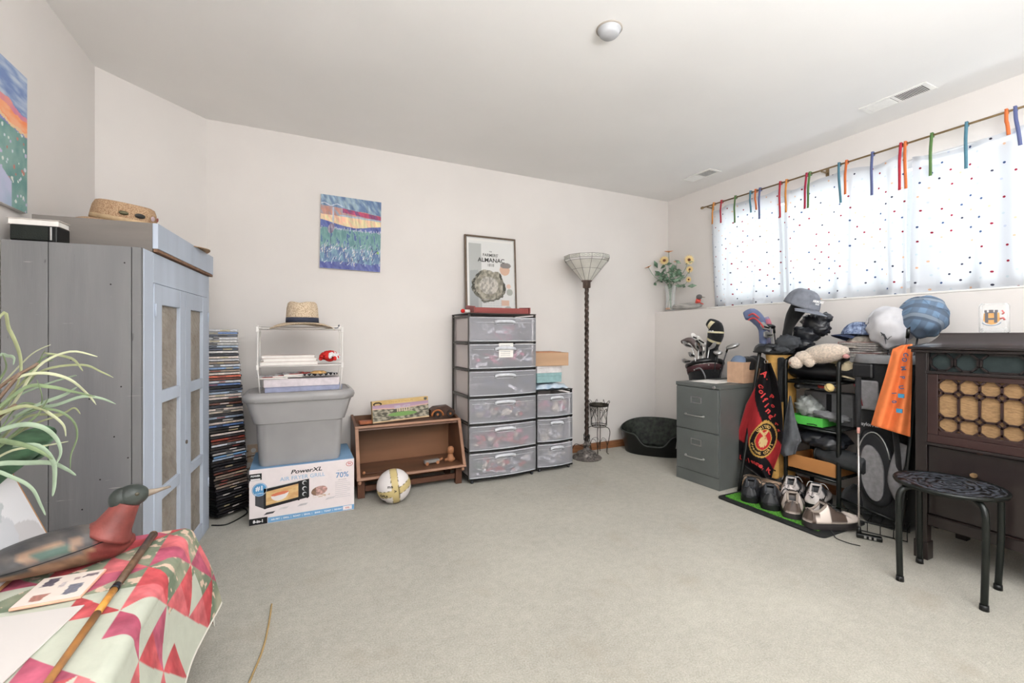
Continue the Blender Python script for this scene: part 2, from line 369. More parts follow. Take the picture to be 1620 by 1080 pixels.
def curtain(y1, y0, label, ties, seed, top_dips, ztop=2.205, folds=()):
    "y1 = far edge, y0 = near edge; ties = (y, colour, length, lean)"
    t = thing('curtain', label, 'curtain', (XR - .075, 0, 0), group=None)
    wdt = y1 - y0
    def P(u, v, off=0):
        y = y1 - u * wdt
        k = u * wdt
        amp = .012 + .026 * (1 - v)
        x = amp * (math.sin(k * 21 + seed) * .8 + math.sin(k * 47 + seed * 2.1) * .35 + .5 * math.sin(k * 9 + 3 * v + seed))
        x += .010 * noise.noise(Vector((k * 3, v * 3, seed)))
        sag = 0
        for (c, a) in top_dips: sag += a * math.exp(-((u - c) / .16) ** 2)
        z = 1.318 + (ztop - sag - 1.318) * v
        y += .012 * math.sin(k * 21 + seed + 1.2) * (1 - v * .5)
        return (x + off, y, z)
    nu, nv = 110, 40
    def panel(name, u0, u1, v0, v1, off, m, nu, nv):
        b = MB(); b.grid(lambda a, c: P(u0 + (u1 - u0) * a, v0 + (v1 - v0) * c, off), nu, nv)
        o = b.build(name, m, t, fixn=False); me = o.data; uv = me.uv_layers.new(name='UVMap')
        vv = [((p_[1] + p_[2]) * 11.5 + seed, (p_[1] - p_[2]) * 11.5) for p_ in b.v]
        for lp in me.loops: uv.data[lp.index].uv = vv[lp.vertex_index]
        return o
    panel('cloth', 0, 1, 0, 1, 0, curtain_m, nu, nv)
    panel('bottom_hem', 0, 1, 0, .055, .003, curtain_m, nu, 2)
    panel('top_hem', 0, 1, .965, 1, .003, curtain_m, nu, 2)
    panel('side_hem', 0, .03, 0, 1, .003, curtain_m, 3, nv); panel('side_hem', .97, 1, 0, 1, .003, curtain_m, 3, nv)
    for (ya, yb) in folds: panel('turned_fold', (y1 - ya) / wdt, (y1 - yb) / wdt, .03, .93, .012, curtain_m, 8, nv)
    for (yy, colr, ln, lean) in ties:
        u = (y1 - yy) / wdt; q = P(min(max(u, 0), 1), 1)
        rb = MB(); rm = mat('ribbon ' + colr, RIB[colr], .5, var=.04, spec=.5)
        xo = -.018
        pts = [(xo, yy, ROD_Z + .012), (xo - .004, yy - lean * .2, ROD_Z - .05), (xo - .006, yy - lean * .6, ROD_Z - ln * .55), (xo - .004, yy - lean, ROD_Z - ln)]
        pts = smooth(pts, 5); wv = .0078
        rb.grid(lambda a, c: tuple(Vector(pts[min(int(c * 15 + .5), 15)]) + Vector((.002 * math.sin(c * 9), (a - .5) * 2 * wv * (1 if c > .12 else .8), 0))), 2, 15)
        rb.tube([(x_ * 1.0, yy, ROD_Z + z_) for x_, z_ in [(.013 * math.cos(g) , .013 * math.sin(g)) for g in np.linspace(0, 2 * PI, 9)[:-1]]], .003, 6, closed=True)
        ro = rb.build('ribbon', rm, t, solid=.0008); ro['label'] = colr + ' ribbon'
    return t
RIB = {'orange': (226, 120, 62), 'red': (190, 42, 62), 'green': (92, 130, 72), 'teal': (84, 134, 154), 'blue': (98, 108, 156), 'amber': (226, 150, 70), 'crimson': (176, 36, 72)}
def yy(u): return at(u, 300, x=XR - .09).y
curtain(2.775, 2.15, 'left sheer dotted curtain panel nearest the back corner', [(yy(1129), 'amber', .18, -.01), (yy(1141), 'red', .19, .0), (yy(1163), 'green', .22, 0), (yy(1187), 'teal', .17, .01), (yy(1195), 'orange', .16, .012), (yy(1202), 'blue', .24, 0), (yy(1234), 'red', .27, .004)], 1.3, [(.08, .03), (.45, .015), (.8, .02)])
curtain(2.115, 1.352, 'middle sheer dotted curtain panel behind the grey cap', [(yy(1244), 'amber', .24, 0), (yy(1276), 'crimson', .25, -.01), (yy(1281), 'green', .25, -.01), (yy(1327), 'teal', .27, .015), (yy(1339), 'orange', .22, -.005), (yy(1380), 'blue', .27, 0), (yy(1425), 'red', .28, -.004)], 2.6, [(.12, .05), (.45, .02), (.8, .045)], 2.208, folds=((yy(1338), yy(1346)), (yy(1402), yy(1412))))
curtain(1.338, -.2, 'right sheer dotted curtain panel above the radio cabinet', [(yy(1432), 'orange', .28, .006), (yy(1474), 'green', .24, -.004), (yy(1529), 'teal', .25, 0), (yy(1592), 'orange', .13, .01), (yy(1606), 'blue', .2, .02)], 4.4, [(.05, .06), (.16, .02), (.27, .05), (.55, .03), (.8, .05)], 2.212, folds=((yy(1456), yy(1488)), (yy(1574), yy(1606))))
t_ = thing('curtain_rod', 'thin brass curtain rod along the top of the window', 'curtain rod', (XR - .075, 0, ROD_Z))
MB().cyl((0, 2.86, 0), (0, -.4, 0), .006, n=12).build('rod', mat('brass rod', (150, 128, 96), .35, .8), t_)
MB().ell((0, 2.875, 0), (.012, .02, .012)).build('finial', mat('brass rod', (150, 128, 96)), t_)
for y in (2.82, 1.85, .3):
    b = MB(); b.box((.0, y - .006, -.012), (.075, y + .006, -.006)); b.box((.069, y - .01, -.03), (.075, y + .01, .02)); b.build('bracket', mat('brass rod', (150, 128, 96)), t_)

# ================================================================== LEFT SIDE
blue_p = mat('pale blue milk paint', (186, 195, 209), .7, var=.05, scale=5, stretch=(1, 1, .15), bump=.12, bscale=90, spec=.25)
grey_w = mat('weathered grey boards', (110, 110, 112), .7, var=.14, scale=7, stretch=(1, 1, .12), bump=.25, bscale=60, spec=.3, col2=(132, 131, 131))
grey_top = mat('weathered grey pine', (112, 106, 101), .7, var=.12, scale=8, stretch=(.15, 1, 1), bump=.25, bscale=60, col2=(136, 129, 123))
def scratch(m_):
    nt, N, L = nodes(m_); p = N['Principled BSDF']; src = p.inputs['Base Color'].links[0].from_socket; tc = N.new('ShaderNodeTexCoord')
    for (sc3, th, cc) in (((9, 1, 130), .70, (178, 174, 168)), ((40, 1, 12), .73, (84, 82, 84)), ((2.2, 1, 2.2), .60, (140, 134, 132))):
        mp = N.new('ShaderNodeMapping'); mp.inputs['Scale'].default_value = sc3; mp.inputs['Rotation'].default_value = (0, .2, 0); L.new(tc.outputs['Object'], mp.inputs[0]); n_ = N.new('ShaderNodeTexNoise'); n_.inputs['Scale'].default_value = 1; n_.inputs['Detail'].default_value = 3; L.new(mp.outputs[0], n_.inputs[0])
        r = N.new('ShaderNodeMapRange'); r.inputs[1].default_value = th; r.inputs[2].default_value = th + .05; L.new(n_.outputs[0], r.inputs[0]); q = N.new('ShaderNodeMix'); q.data_type = 'RGBA'; L.new(r.outputs[0], q.inputs[0]); L.new(src, q.inputs[6]); q.inputs[7].default_value = C4(cc); src = q.outputs[2]
    L.new(src, p.inputs['Base Color'])
scratch(grey_w)
raw_wood = mat('raw brown wood edge', (132, 100, 78), .8, var=.1)
# punched tin
tin = bpy.data.materials.new('aged punched tin'); nt, N, L = nodes(tin); p = N['Principled BSDF']; p.inputs['Roughness'].default_value = .55; p.inputs['Metallic'].default_value = .25
tc = N.new('ShaderNodeTexCoord')
n1 = ramp(nz(9, 5, .7).outputs[0], [(.3, (146, 136, 124)), (.7, (178, 171, 160))]); L.new(n1.outputs[0], p.inputs['Base Color'])
wv = N.new('ShaderNodeTexWave'); wv.wave_type = 'RINGS'; wv.rings_direction = 'SPHERICAL'; wv.inputs['Scale'].default_value = 14; wv.inputs['Distortion'].default_value = 5; wv.inputs['Detail Scale'].default_value = 3
L.new(tc.outputs['Object'], wv.inputs[0]); bp = N.new('ShaderNodeBump'); bp.inputs['Strength'].default_value = .5; bp.inputs['Distance'].default_value = .004
L.new(wv.outputs[0], bp.inputs['Height']); L.new(bp.outputs[0], p.inputs['Normal'])

CB = (-.514, 2.054); CR = -R(4.85); CW, CD_, CH = .885, .385, 1.39
c_ = thing('pie_safe_cupboard', 'tall grey cupboard with pale blue doors and punched tin panels against the left wall', 'cupboard', (CB[0], CB[1], 0), CR)
def dip(b, x0, x1, y0, y1, z0, z1, mi=0): return b.box((x0, y0, z0), (x1, y1, z1), mi)
# near side boards (face the camera), each its own plank with a fine joint
xs = [-CD_, -.262, -.030, -.0005]; nm = ['side_board'] * 3
for i in range(3): bx('side_board', (xs[i] + .0012, 0, 0), (xs[i + 1] - .0012, .02, CH), grey_w, c_, .0015)
bx('far_side', (-CD_, CW - .02, 0), (-.022, CW, CH), grey_w, c_)
bx('back_panel', (-CD_, .02, .02), (-CD_ + .01, CW - .02, CH - .02), grey_w, c_)
bx('top_board', (-CD_, .02, CH - .02), (-.022, CW - .02, CH), grey_w, c_); bx('bottom_board', (-CD_ + .01, .02, .05), (-.022, CW - .02, .07), grey_w, c_)
bx('front_stile', (-.022, .0205, 0), (0, .108, CH), blue_p, c_, .002); bx('front_stile', (-.022, .852, 0), (0, CW, CH), blue_p, c_, .002)
bx('top_rail', (-.022, .108, 1.272), (0, .852, CH), blue_p, c_, .002)
bx('bottom_rail', (-.022, .108, 0), (0, .852, .022), blue_p, c_, .002)
for s0, s1, p0, p1 in ((.110, .4785, .190, .407), (.4805, .850, .559, .758)):
    d = MB().box((-.022, s0, .024), (.003, p0, 1.270)); d.box((-.022, p1, .024), (.003, s1, 1.270))
    for z0, z1 in ((1.19, 1.270), (.79, .84), (.395, .44), (.024, .075)): d.box((-.022, p0, z0), (.002, p1, z1))
    do = d.build('door', blue_p, c_, bevel=.002)
    for z0, z1 in ((.84, 1.19), (.44, .79), (.075, .395)):
        tn = MB(); zc, yc = (z0 + z1) / 2, (p0 + p1) / 2
        def pt(u, v, p0=p0, p1=p1, z0=z0, z1=z1, zc=zc, yc=yc):
            y = p0 + (p1 - p0) * u; z = z0 + (z1 - z0) * v; dy = (y - yc) / (p1 - p0) * 2; dz = (z - zc) / (z1 - z0) * 2
            r = math.hypot(dy, dz * 1.0); h = .0012 * math.cos(r * 16) * (r < .62) + .0012 * math.cos(abs(abs(dy) - .8) * 30) * (abs(dz) > .7) * (r > .7)
            h += .0012 * math.cos(math.atan2(dz, dy) * 8) * (.15 < r < .5)
            return (-.012 + h, y, z)
        tn.grid(pt, 26, 40); tn.box((-.018, p0, z0), (-.016, p1, z1)); tn.build('tin_panel', tin, do)
    hy = s0 + .004 if s0 < .3 else s1 - .004
    for z in (1.14, .24): MB().cyl((.006, hy, z), (.006, hy, z + .05), .004, n=8).build('hinge', blue_p, do)
MB().tube([(.003, .487, .565), (.008, .487, .565)], .009, 10).build('keyhole_plate', mat('worn iron', (110, 100, 92), .6, .4), c_)
nb = MB()
for (x, z) in ((-.09, 1.25), (-.06, .88), (-.15, .84), (-.08, .70), (-.04, .62), (-.12, .55), (-.2, .98), (-.05, 1.33), (-.17, .45), (-.03, .5), (-.1, .39)):
    nb.tube([(x, -.0006, z), (x, .001, z)], .0028, 6)
nb.build('nail_hole', mat('dark knot', (40, 36, 34), .9), c_)['kind'] = 'stuff'

# drawer frame lying on the cupboard ----------------------------------
t_ = thing('wooden_tray', 'shallow grey blue wooden tray resting on top of the cupboard and holding hats', 'drawer', (-.491, 2.166, CH + .004), CR)
Hd, Wd, Dd = .112, .80, .375
bx('front_board', (-.018, 0, .012), (0, Wd, Hd), blue_p, t_, .002); bx('near_side', (-Dd, .0, .0), (-.0185, .016, Hd), grey_top, t_, .002)
bx('far_side', (-Dd, Wd - .016, 0), (-.0185, Wd, Hd), grey_top, t_, .002); bx('back_board', (-Dd, .0165, 0), (-Dd + .014, Wd - .0165, Hd), grey_top, t_, .002)
bx('bottom_panel', (-Dd + .014, .0165, .0), (-.0185, Wd - .0165, .008), raw_wood, t_, .001)
bx('edge_lip', (-.016, .002, .0), (-.002, Wd - .002, .0118), raw_wood, t_, .001)

def weave(name, c, c2, sc_=180):
    if name in MATS: return MATS[name]
    m = bpy.data.materials.new(name); nt, N, L = nodes(m); p = N['Principled BSDF']; p.inputs['Roughness'].default_value = .75; p.inputs['Specular IOR Level'].default_value = .25
    tc = N.new('ShaderNodeTexCoord'); ch = N.new('ShaderNodeTexVoronoi'); ch.inputs['Scale'].default_value = sc_; L.new(tc.outputs['Object'], ch.inputs[0])
    r = N.new('ShaderNodeValToRGB'); r.color_ramp.elements[0].color = C4(c); r.color_ramp.elements[1].color = C4(c2); r.color_ramp.elements[0].position = .2; r.color_ramp.elements[1].position = .75
    L.new(ch.outputs['Distance'], r.inputs[0]); L.new(r.outputs[0], p.inputs['Base Color'])
    b = N.new('ShaderNodeBump'); b.inputs['Strength'].default_value = .6; b.inputs['Distance'].default_value = .003; L.new(ch.outputs['Distance'], b.inputs['Height']); L.new(b.outputs[0], p.inputs['Normal'])
    MATS[name] = m; return m
straw = weave('natural straw', (236, 218, 192), (188, 164, 136)); straw2 = weave('tan straw', (214, 184, 150), (160, 124, 94), 300)
def hat(name, label, loc, rz, crown_r, crown_h, brim_r, droop, band_m, sm, tilt=(0, 0), pinch=.03, oval=1.12, parts=None):
    t = thing(name, label, 'hat', loc, rz, rot=(tilt[0], tilt[1], rz))
    b = MB(); n = 48
    def ring(r, z, k=0, pin=0):
        out = []
        for j in range(n):
            a = 2 * PI * j / n; c, s_ = math.cos(a), math.sin(a)
            dz = -pin * (math.exp(-(s_ / .42) ** 2)) * 1.0
            out.append((r * c * oval, r * s_, z + dz))
        return out
    rs = [ring(crown_r, .0), ring(crown_r * .99, crown_h * .35), ring(crown_r * .95, crown_h * .7), ring(crown_r * .88, crown_h * .93), ring(crown_r * .78, crown_h * 1.0, pin=pinch * .25), ring(crown_r * .5, crown_h * .98, pin=pinch), ring(crown_r * .12, crown_h * .95, pin=pinch * 1.3)]
    b.rings(rs, cap0=False); b.build('crown', sm, t, solid=.003)
    bb = MB()
    def brim(u, v):
        a = 2 * PI * u; r = crown_r + (brim_r - crown_r) * v
        z = -droop * v ** 1.6 * (1 - .55 * abs(math.cos(a)) ** 2) + .012 * math.sin(2 * a + .5) * v * v
        return (r * math.cos(a) * (oval + (1.03 - oval) * v), r * math.sin(a), z)
    bb.grid(brim, 56, 8, closed_u=True); bb.build('brim', sm, t, solid=.003)
    if band_m:
        k = MB(); k.rings([[(p[0] * 1.02, p[1] * 1.02, p[2]) for p in ring(crown_r * 1.0, .003)], [(p[0] * 1.02, p[1] * 1.02, p[2]) for p in ring(crown_r * .985, crown_h * .26)]], cap0=False, cap1=False)
        k.build('hat_band', band_m, t, solid=.002)
    return t
q = hat('straw_boater', 'tan straw hat with badges on its band lying in the tray on the cupboard', (-.67, 2.44, CH + .158), R(30), .098, .082, .155, .05, mat('pale tan band', (196, 168, 132), .8, var=.1), straw2, tilt=(R(10), R(2)), pinch=.004)
for (a, c, s_) in ((-75, (90, 86, 60), (.016, .003, .008)), (-48, (60, 58, 56), (.02, .003, .01)), (-20, (214, 190, 196), (.011, .003, .011)), (-2, (160, 90, 84), (.009, .003, .009))):
    ca, sa = math.cos(R(a - 30)), math.sin(R(a - 30)); M = Matrix.Rotation(R(a - 30 + 90), 3, 'Z')
    MB().ell((.103 * 1.12 * ca, .103 * sa, .040), s_, M=M).build('badge', mat('badge %d' % c[0], c, .4, .3), q)
hat('sun_hat', 'floppy pale straw hat whose brim tip pokes over the far tray edge', (-.610, 2.74, CH + .142), R(-12), .080, .020, .200, .022, None, straw2, tilt=(R(-3), R(6)), pinch=.02)

# stereo box and picture on the near end of the cupboard ----------------
q = at(38, 362, y=2.10)
t_ = thing('black_speaker', 'small black speaker lying on the cupboard top beside the wall', 'speaker', (-.77, 2.125, CH), CR)
b = bx('body', (-.12, -.012, .006), (.006, .13, .062), black_pl, t_, .004)
bx('silver_strip', (-.013, -.0135, .012), (-.008, -.0115, .058), silver, t_, .0003); bx('grille', (-.115, -.015, .010), (-.018, -.012, .058), mat('speaker cloth', (38, 42, 38), .9, bump=.5, bscale=500), t_, .001)
for x in (-.10, -.01): MB().cyl((x, .01, 0), (x, .01, .007), .006).build('foot', black_pl, t_)
t_ = thing('cream_book', 'cream board book lying on the black speaker', 'book', (-.77, 2.125, CH + .0625), CR)
bx('pages', (-.13, .0, .002), (.004, .15, .020), paper, t_, .001); bx('cover', (-.132, -.003, .0202), (.008, .152, .023), mat('cream cover', (206, 196, 188), .6), t_, .001); bx('cover', (-.132, -.003, 0), (.008, .152, .0018), mat('cream cover', (206, 196, 188)), t_, .0005)

# painting on the left wall --------------------------------------------
paint_v = vmat('painted canvas', .55, .3, .25, 260)
def paint_sunset(U, V):
    # U: 0 near .. 1 far, V up
    n = fbm(U * 3, V * 3, 2.2, 3); st_ = fbm(U * 2 + V * 1.5, V * 9, 3, 5)
    sky = mixc((122, 146, 196), (196, 208, 222), .5 + 1.1 * st_)
    c = sky; t1 = .80 - .10 * U + .03 * n
    pink = mixc((214, 128, 178), (236, 156, 150), .5 + n)
    c = np.where((V < t1)[:, None], pink, c); c = np.where((V < t1 - .045)[:, None], mixc((250, 140, 90), (252, 184, 140), .5 + 1.3 * st_), c)
    c = np.where((V < t1 - .12 + .02 * n)[:, None], mixc((246, 214, 170), (240, 190, 150), .5 + n), c)
    c = np.where((V < t1 - .15 + .03 * fbm(U * 6, 0 * V, 3, 8))[:, None], mixc((120, 122, 190), (150, 154, 212), .5 + st_), c)
    f = V < .60 - .05 * U; field = mixc((104, 150, 146), (142, 178, 170), .5 + fbm(U, V, 8, 2)); c = np.where(f[:, None], field, c)
    rs = np.random.RandomState(4)
    for k in range(110):
        u0, v0 = rs.rand(), rs.rand() * .57; r_ = .008 + .008 * rs.rand(); cc = [(220, 226, 232), (196, 130, 120), (206, 196, 222), (226, 232, 226)][k % 4]
        ins = ((U - u0) ** 2 + (V - v0) ** 2) < r_ ** 2; c = np.where((ins & f)[:, None], cc, c)
    lav = (U < .78) & (V < .34 - .5 * (U - .45)) & f; c = np.where(lav[:, None], mixc((170, 190, 212), (196, 200, 226), .5 + n), c)
    return c
t_ = thing('sunset_painting', 'unframed sunset meadow canvas on the left wall above the black speaker', 'painting', (XL + .002, 1.83, 1.52))
bx('canvas', (0, 0, 0), (.018, .445, .505), mat('canvas edge', (222, 218, 216), .8), t_, .001)
art('painted_face', .443, .503, 150, 170, paint_sunset, paint_v, t_, loc=(.0192, .001, .001), rot=(0, 0, R(90)))

# table, quilt -----------------------------------------------------------
TZ = .49; TX1, TY1 = -.305, 1.60
t_ = thing('low_table', 'low wooden table hidden under the red and green quilt', 'table', (-.6, 1.0, 0))
dk = mat('dark stained wood', (70, 46, 34), .5, var=.12)
bx('table_top', (-.31, -.45, TZ - .04), (.285, .585, TZ - .006), dk, t_, .003)
for x in (-.28, .25):
    for y in (-.42, .55): bx('leg', (x - .02, y - .02, 0), (x + .02, y + .02, TZ - .041), dk, t_, .002)
OV = .268; QX0 = XL + .03; s = .098
def quilt_pos(a, b):
    "a: metres from the wall side, b: metres from the far hem"
    dx = max(a - (TX1 - QX0), 0); dq = max(OV - b, 0)
    x = QX0 + min(a, TX1 - QX0); y = TY1 - max(b - OV, 0)
    L_ = math.hypot(dx, dq); z = TZ + .002
    wob = .003 * noise.noise(Vector((a * 9, b * 9, 1)))
    if L_ > 1e-6:
        r0 = .025; k = max(L_ - r0, 0)
        if L_ < r0 * 1.5: ang = L_ / (r0 * 1.5) * PI / 2; out = r0 * math.sin(ang); dn = r0 * (1 - math.cos(ang))
        else: out = r0 + (L_ - r0 * 1.5) * .26; dn = r0 + (L_ - r0 * 1.5) * .95
        fold = .016 * math.sin(math.atan2(dq, dx) * 6 + a * 7 + b * 9) * min(L_ / .15, 1)
        x += dx / L_ * (out + fold); y += dq / L_ * (out + fold); z -= dn
    return (x, y, z + wob)
def quilt_col(a, b):
    n = fbm(a, b, 40, 3); n2 = fbm(a, b, 14, 9)
    A_ = (TX1 - QX0 + OV) - a; e = b
    i = np.floor(A_ / s).astype(int); j = np.floor(e / s).astype(int); fu = A_ / s - i; fv = e / s - j
    par = (i + j) % 2 == 0; tri = np.where(par, fu > fv, fu + fv > 1)
    pat = (i // 1 + 2 * j) % 3
    reds = np.where((pat == 0)[..., None], np.array((186, 70, 74.)), np.where((pat == 1)[..., None], np.array((168, 72, 94.)), np.array((196, 92, 96.))))
    reds = reds * .9 + 22; reds = reds * (1 + .2 * n[..., None]) + 22 * n2[..., None]
    cream = np.array((184, 187, 172.)) * (1 + .03 * n[..., None])
    green = mixc((112, 124, 104), (160, 158, 136), .35 + 1.5 * n2)
    green = np.where((fbm(a, b, 60, 6, 2) > .32)[..., None], np.array((206, 180, 160.)), green)
    far = (j < 6) & ~((A_ < .17) & (j > 3))
    c = np.where(tri[..., None], reds, np.where(far[..., None], green, cream))
    c = np.where((tri & (j >= 5) & ((i + j) % 5 == 0))[..., None], cream, c)
    c = np.where(((e < .008) | (A_ < .008))[..., None], np.array((226, 222, 212.)), c)
    return c
b = MB(); nu, nv = 300, 420; WA, WBq = TX1 - QX0 + OV, 1.15
A_, B_ = np.meshgrid(np.linspace(0, WA, nu + 1), np.linspace(0, WBq, nv + 1)); b.col = quilt_col(A_.ravel(), B_.ravel())
b.grid(lambda u, v: quilt_pos(u * WA, v * WBq), nu, nv)
qm = vmat('quilted cotton', .85, .15, .5, 60)
tag(b.build('patchwork_quilt', qm, fixn=False, solid=.003), 'red green and cream patchwork quilt draped over the low table', 'quilt')
TT = TZ + .006

# duck decoy --------------------------------------------------------------
DL = (-.525, 1.43); DR = R(18)
t_ = thing('duck_decoy', 'large carved merganser decoy with russet breast on the quilt', 'duck decoy', (DL[0], DL[1], TT), DR)
def duck_body(n=28, k=30):
    rs = []
    for i in range(k + 1):
        t = i / k; x = -.165 + .315 * t
        wy = .058 * math.sin(PI * min(max(t, .0) ** .8, 1)) ** .55 if 0 < t < 1 else .006
        wy = max(wy, .012)
        top = .028 + .072 * math.sin(PI * min(t * .62 + .12, 1)) ** 1.2 - (.03 * (t - .85) / .15 if t > .85 else 0); bot = .002 + .030 * (1 - t) ** 2.5 + (.03 * ((t - .85) / .15) ** 2 if t > .85 else 0)
        if t < .25: top = .045 + (top - .045) * (t / .25) ** .7
        rs.append([(x, wy * math.cos(2 * PI * j / n), (top + bot) / 2 + (top - bot) / 2 * math.sin(2 * PI * j / n)) for j in range(n)])
    return rs
b = MB(); b.rings(duck_body())
V = np.array(b.v); x, y, z = V[:, 0], V[:, 1], V[:, 2]; n1 = fbm(x * 4 + y, z * 14, 9, 1); n2 = fbm(x, z * 3 + y, 60, 2)
c = mixc((58, 58, 60), (104, 96, 90), .45 + .8 * n1)
c = np.where(((z < .046 + .10 * (x + .0)) & (x > -.12))[:, None], mixc((142, 110, 86), (92, 68, 52), .5 + n1), c)
c = np.where((x > .072 + .3 * (z - .06))[:, None], mixc((128, 64, 58), (100, 46, 42), .5 + n1), c)
c = np.where((x < -.10)[:, None], mixc((34, 34, 38), (70, 66, 64), .4 + n1), c)
c = np.where(((abs(x - (-.0 + .5 * (z - .075))) < .05) & (z > .06 ) & (z < .082) & (abs(y) > .02))[:, None], mixc((150, 122, 100), (120, 96, 80), .5 + n2), c)
c = np.where(((abs(x - .0) < .034) & (z > .062) & (z < .078) & (abs(y) > .02))[:, None], (66, 88, 78), c)
b.col = c; b.build('body', vmat('painted old wood', .5, .4, .5, 60), t_)
nk = MB(); P = [(.095, 0, .06), (.112, 0, .09), (.126, 0, .118), (.134, 0, .135)]; nk.tube(smooth(P, 4), [.053, .051, .048, .040, .038, .036, .034, .032, .031, .030, .029, .028, .028][:13], 20)
nk.build('neck', mat('russet paint', (126, 64, 58), .5, var=.14, scale=22, bump=.3), t_)
hd = MB(); hd.ell((.142, 0, .150), (.037, .026, .029), 20, 14); hd.ell((.122, 0, .146), (.026, .023, .03), 16, 10)
hd.build('head', mat('dark green grey paint', (56, 62, 58), .42, var=.2, scale=26, bump=.25), t_)
bl = MB(); bl.rings([[(.165 + .0, .011 * math.cos(a), .148 + .012 * math.sin(a)) for a in np.linspace(0, 2 * PI, 13)[:-1]], [(.195, .007 * math.cos(a), .151 + .006 * math.sin(a)) for a in np.linspace(0, 2 * PI, 13)[:-1]], [(.224, .003 * math.cos(a), .155 + .0025 * math.sin(a)) for a in np.linspace(0, 2 * PI, 13)[:-1]]])
bl.build('bill', mat('horn coloured bill', (138, 126, 112), .5, var=.12), t_)
for sy in (-1, 1): MB().ell((.152, sy * .0235, .158), (.005, .003, .005), 10, 6).build('eye', mat('duck eye', (84, 80, 66), .2), t_)
cr = MB(); cr.tube([(-.165, .0, .03), (-.205, 0, .036)], [.03, .02], 12, flat=.35); cr.build('tail', mat('dark tail paint', (36, 36, 40), .5, var=.2), t_)
MB().tube([(x_, -.0575 * math.sin(PI * min(max((x_ + .165) / .315, 0) ** .8, 1)) ** .55 - .0006, .052 + .10 * x_) for x_ in np.linspace(-.10, .12, 14)], .0012, 5).build('crack', black_ink, t_)

# tile with pictures, paper, stick ---------------------------------------
def tile_col(U, V):
    c = np.ones(U.shape + (3,)) * (228, 216, 206)
    for (u, v, w_, h_, cc) in ((.12, .62, .20, .30, (96, 92, 104)), (.18, .1, .22, .22, (170, 120, 110)), (.62, .18, .22, .36, (120, 122, 134)), (.74, .78, .2, .12, (120, 110, 116)), (.45, .5, .08, .2, (190, 180, 180)), (.6, .72, .08, .1, (170, 150, 150))):
        e = fbm(U, V, 14, int(u * 90)) * .05
        c = np.where(((U > u + e) & (U < u + w_ + e) & (V > v + e) & (V < v + h_))[..., None], np.array(cc, float) * (1 + .2 * fbm(U, V, 30, 2)[..., None]), c)
    return c
t_ = thing('picture_tile', 'white ceramic tile printed with small ducks beside the decoy', 'tile', (-.535, 1.270, TT), R(6), rot=(0, 0, R(-3)))
bx('tile_body', (0, 0, 0), (.115, .125, .006), mat('tile biscuit', (226, 176, 150), .6), t_, .002)
o = art('printed_face', .111, .121, 60, 60, tile_col, vmat('glazed print', .3, .5), t_, loc=(.002, .002, .0064), rot=(R(-90), 0, 0)); o.rotation_euler = (R(-90), 0, 0)
def paper_col(U, V):
    c = np.ones(U.shape + (3,)) * (200, 194, 190)
    c = np.where((abs(V - .62 - .06 * np.sin(U * 9)) < .012)[..., None] & (U < .6)[..., None], (70, 74, 84), c)
    c = np.where((((U - .33) / .28) ** 2 + ((V - .50) / .05) ** 2 < 1)[..., None], (190, 150, 140), c)
    c = np.where((abs(V - .55 - .03 * np.sin(U * 11 + 1)) < .010)[..., None] & (U < .55)[..., None], (96, 100, 110), c); return c
t_ = thing('printed_paper', 'white sheet of paper with a line drawing at the near table end', 'paper', (-.705, 1.02, TT), 0, rot=(0, 0, R(-8)))
o = art('sheet', .27, .25, 70, 60, paper_col, vmat('matt print', .75, .2), t_, loc=(0, 0, .002)); o.rotation_euler = (R(-90), 0, 0)
b = MB(); b.box((0, 0, 0), (.27, .25, .0015)); b.build('sheet_edge', paper, t_)
t_ = thing('bamboo_cane', 'thin mottled bamboo cane lying along the quilt beside the tile', 'cane', (0, 0, 0))
p0, p1 = Vector((-.363, 1.555, TT + .010)), Vector((-.362, .86, TT + .008)); d = (p1 - p0)
def seg(a, c, r0, r1, m, nm_):
    b = MB(); b.tube([p0 + d * a, p0 + d * ((a + c) / 2), p0 + d * c], [r0, (r0 + r1) / 2, r1], 12); b.build(nm_, m, t_)
cane_d = mat('dark bamboo', (92, 70, 52), .45, var=.3, scale=40, coat=.3); cane_l = mat('amber bamboo', (196, 136, 58), .4, var=.14, scale=50, coat=.3)
seg(0, .40, .0095, .0078, cane_d, 'grip'); seg(.40, .43, .0088, .0086, mat('steel ferrule', (64, 66, 72), .3, .8), 'ferrule'); seg(.43, .56, .0074, .0070, cane_l, 'shaft_section'); seg(.56, 1, .0070, .0056, mat('mottled bamboo', (120, 86, 58), .45, var=.3, scale=26, col2=(176, 120, 62)), 'shaft_section')
MB().ell(p0, (.0105, .007, .0105)).build('end_cap', cane_d, t_)

# leaning framed print ----------------------------------------------------
def print_col(U, V):
    c = np.ones(U.shape + (3,)) * (228, 228, 230)
    for (u, v, r_, cc) in ((.80, .15, .20, (205, 203, 204)), (.55, .42, .22, (206, 208, 212)), (.4, .8, .25, (196, 200, 202)), (.45, .22, .07, (150, 154, 160)), (.72, .03, .1, (234, 234, 236)), (.2, .5, .3, (190, 194, 198)), (.62, .72, .1, (190, 196, 198))):
        e = fbm(U, V, 5, int(u * 70)) * .06
        c = np.where((((U - u) ** 2 + ((V - v) * .7) ** 2 + e * .4) < r_ ** 2)[..., None], cc, c)
    return c
PW, PH = .42, .235; far = Vector((-.592, 1.62, TT)); top = at(75, 738, x=-.675)
lean = math.atan2(.085, .22)
t_ = thing('framed_print', 'framed pale grey leaf print leaning behind the duck decoy', 'picture', (-.596, 1.62, TT), 0, rot=(0, -lean, 0))
bx('backing', (-.012, -PW, 0), (-.003, 0, PH), mat('slate backing', (92, 100, 112), .6), t_, .001)
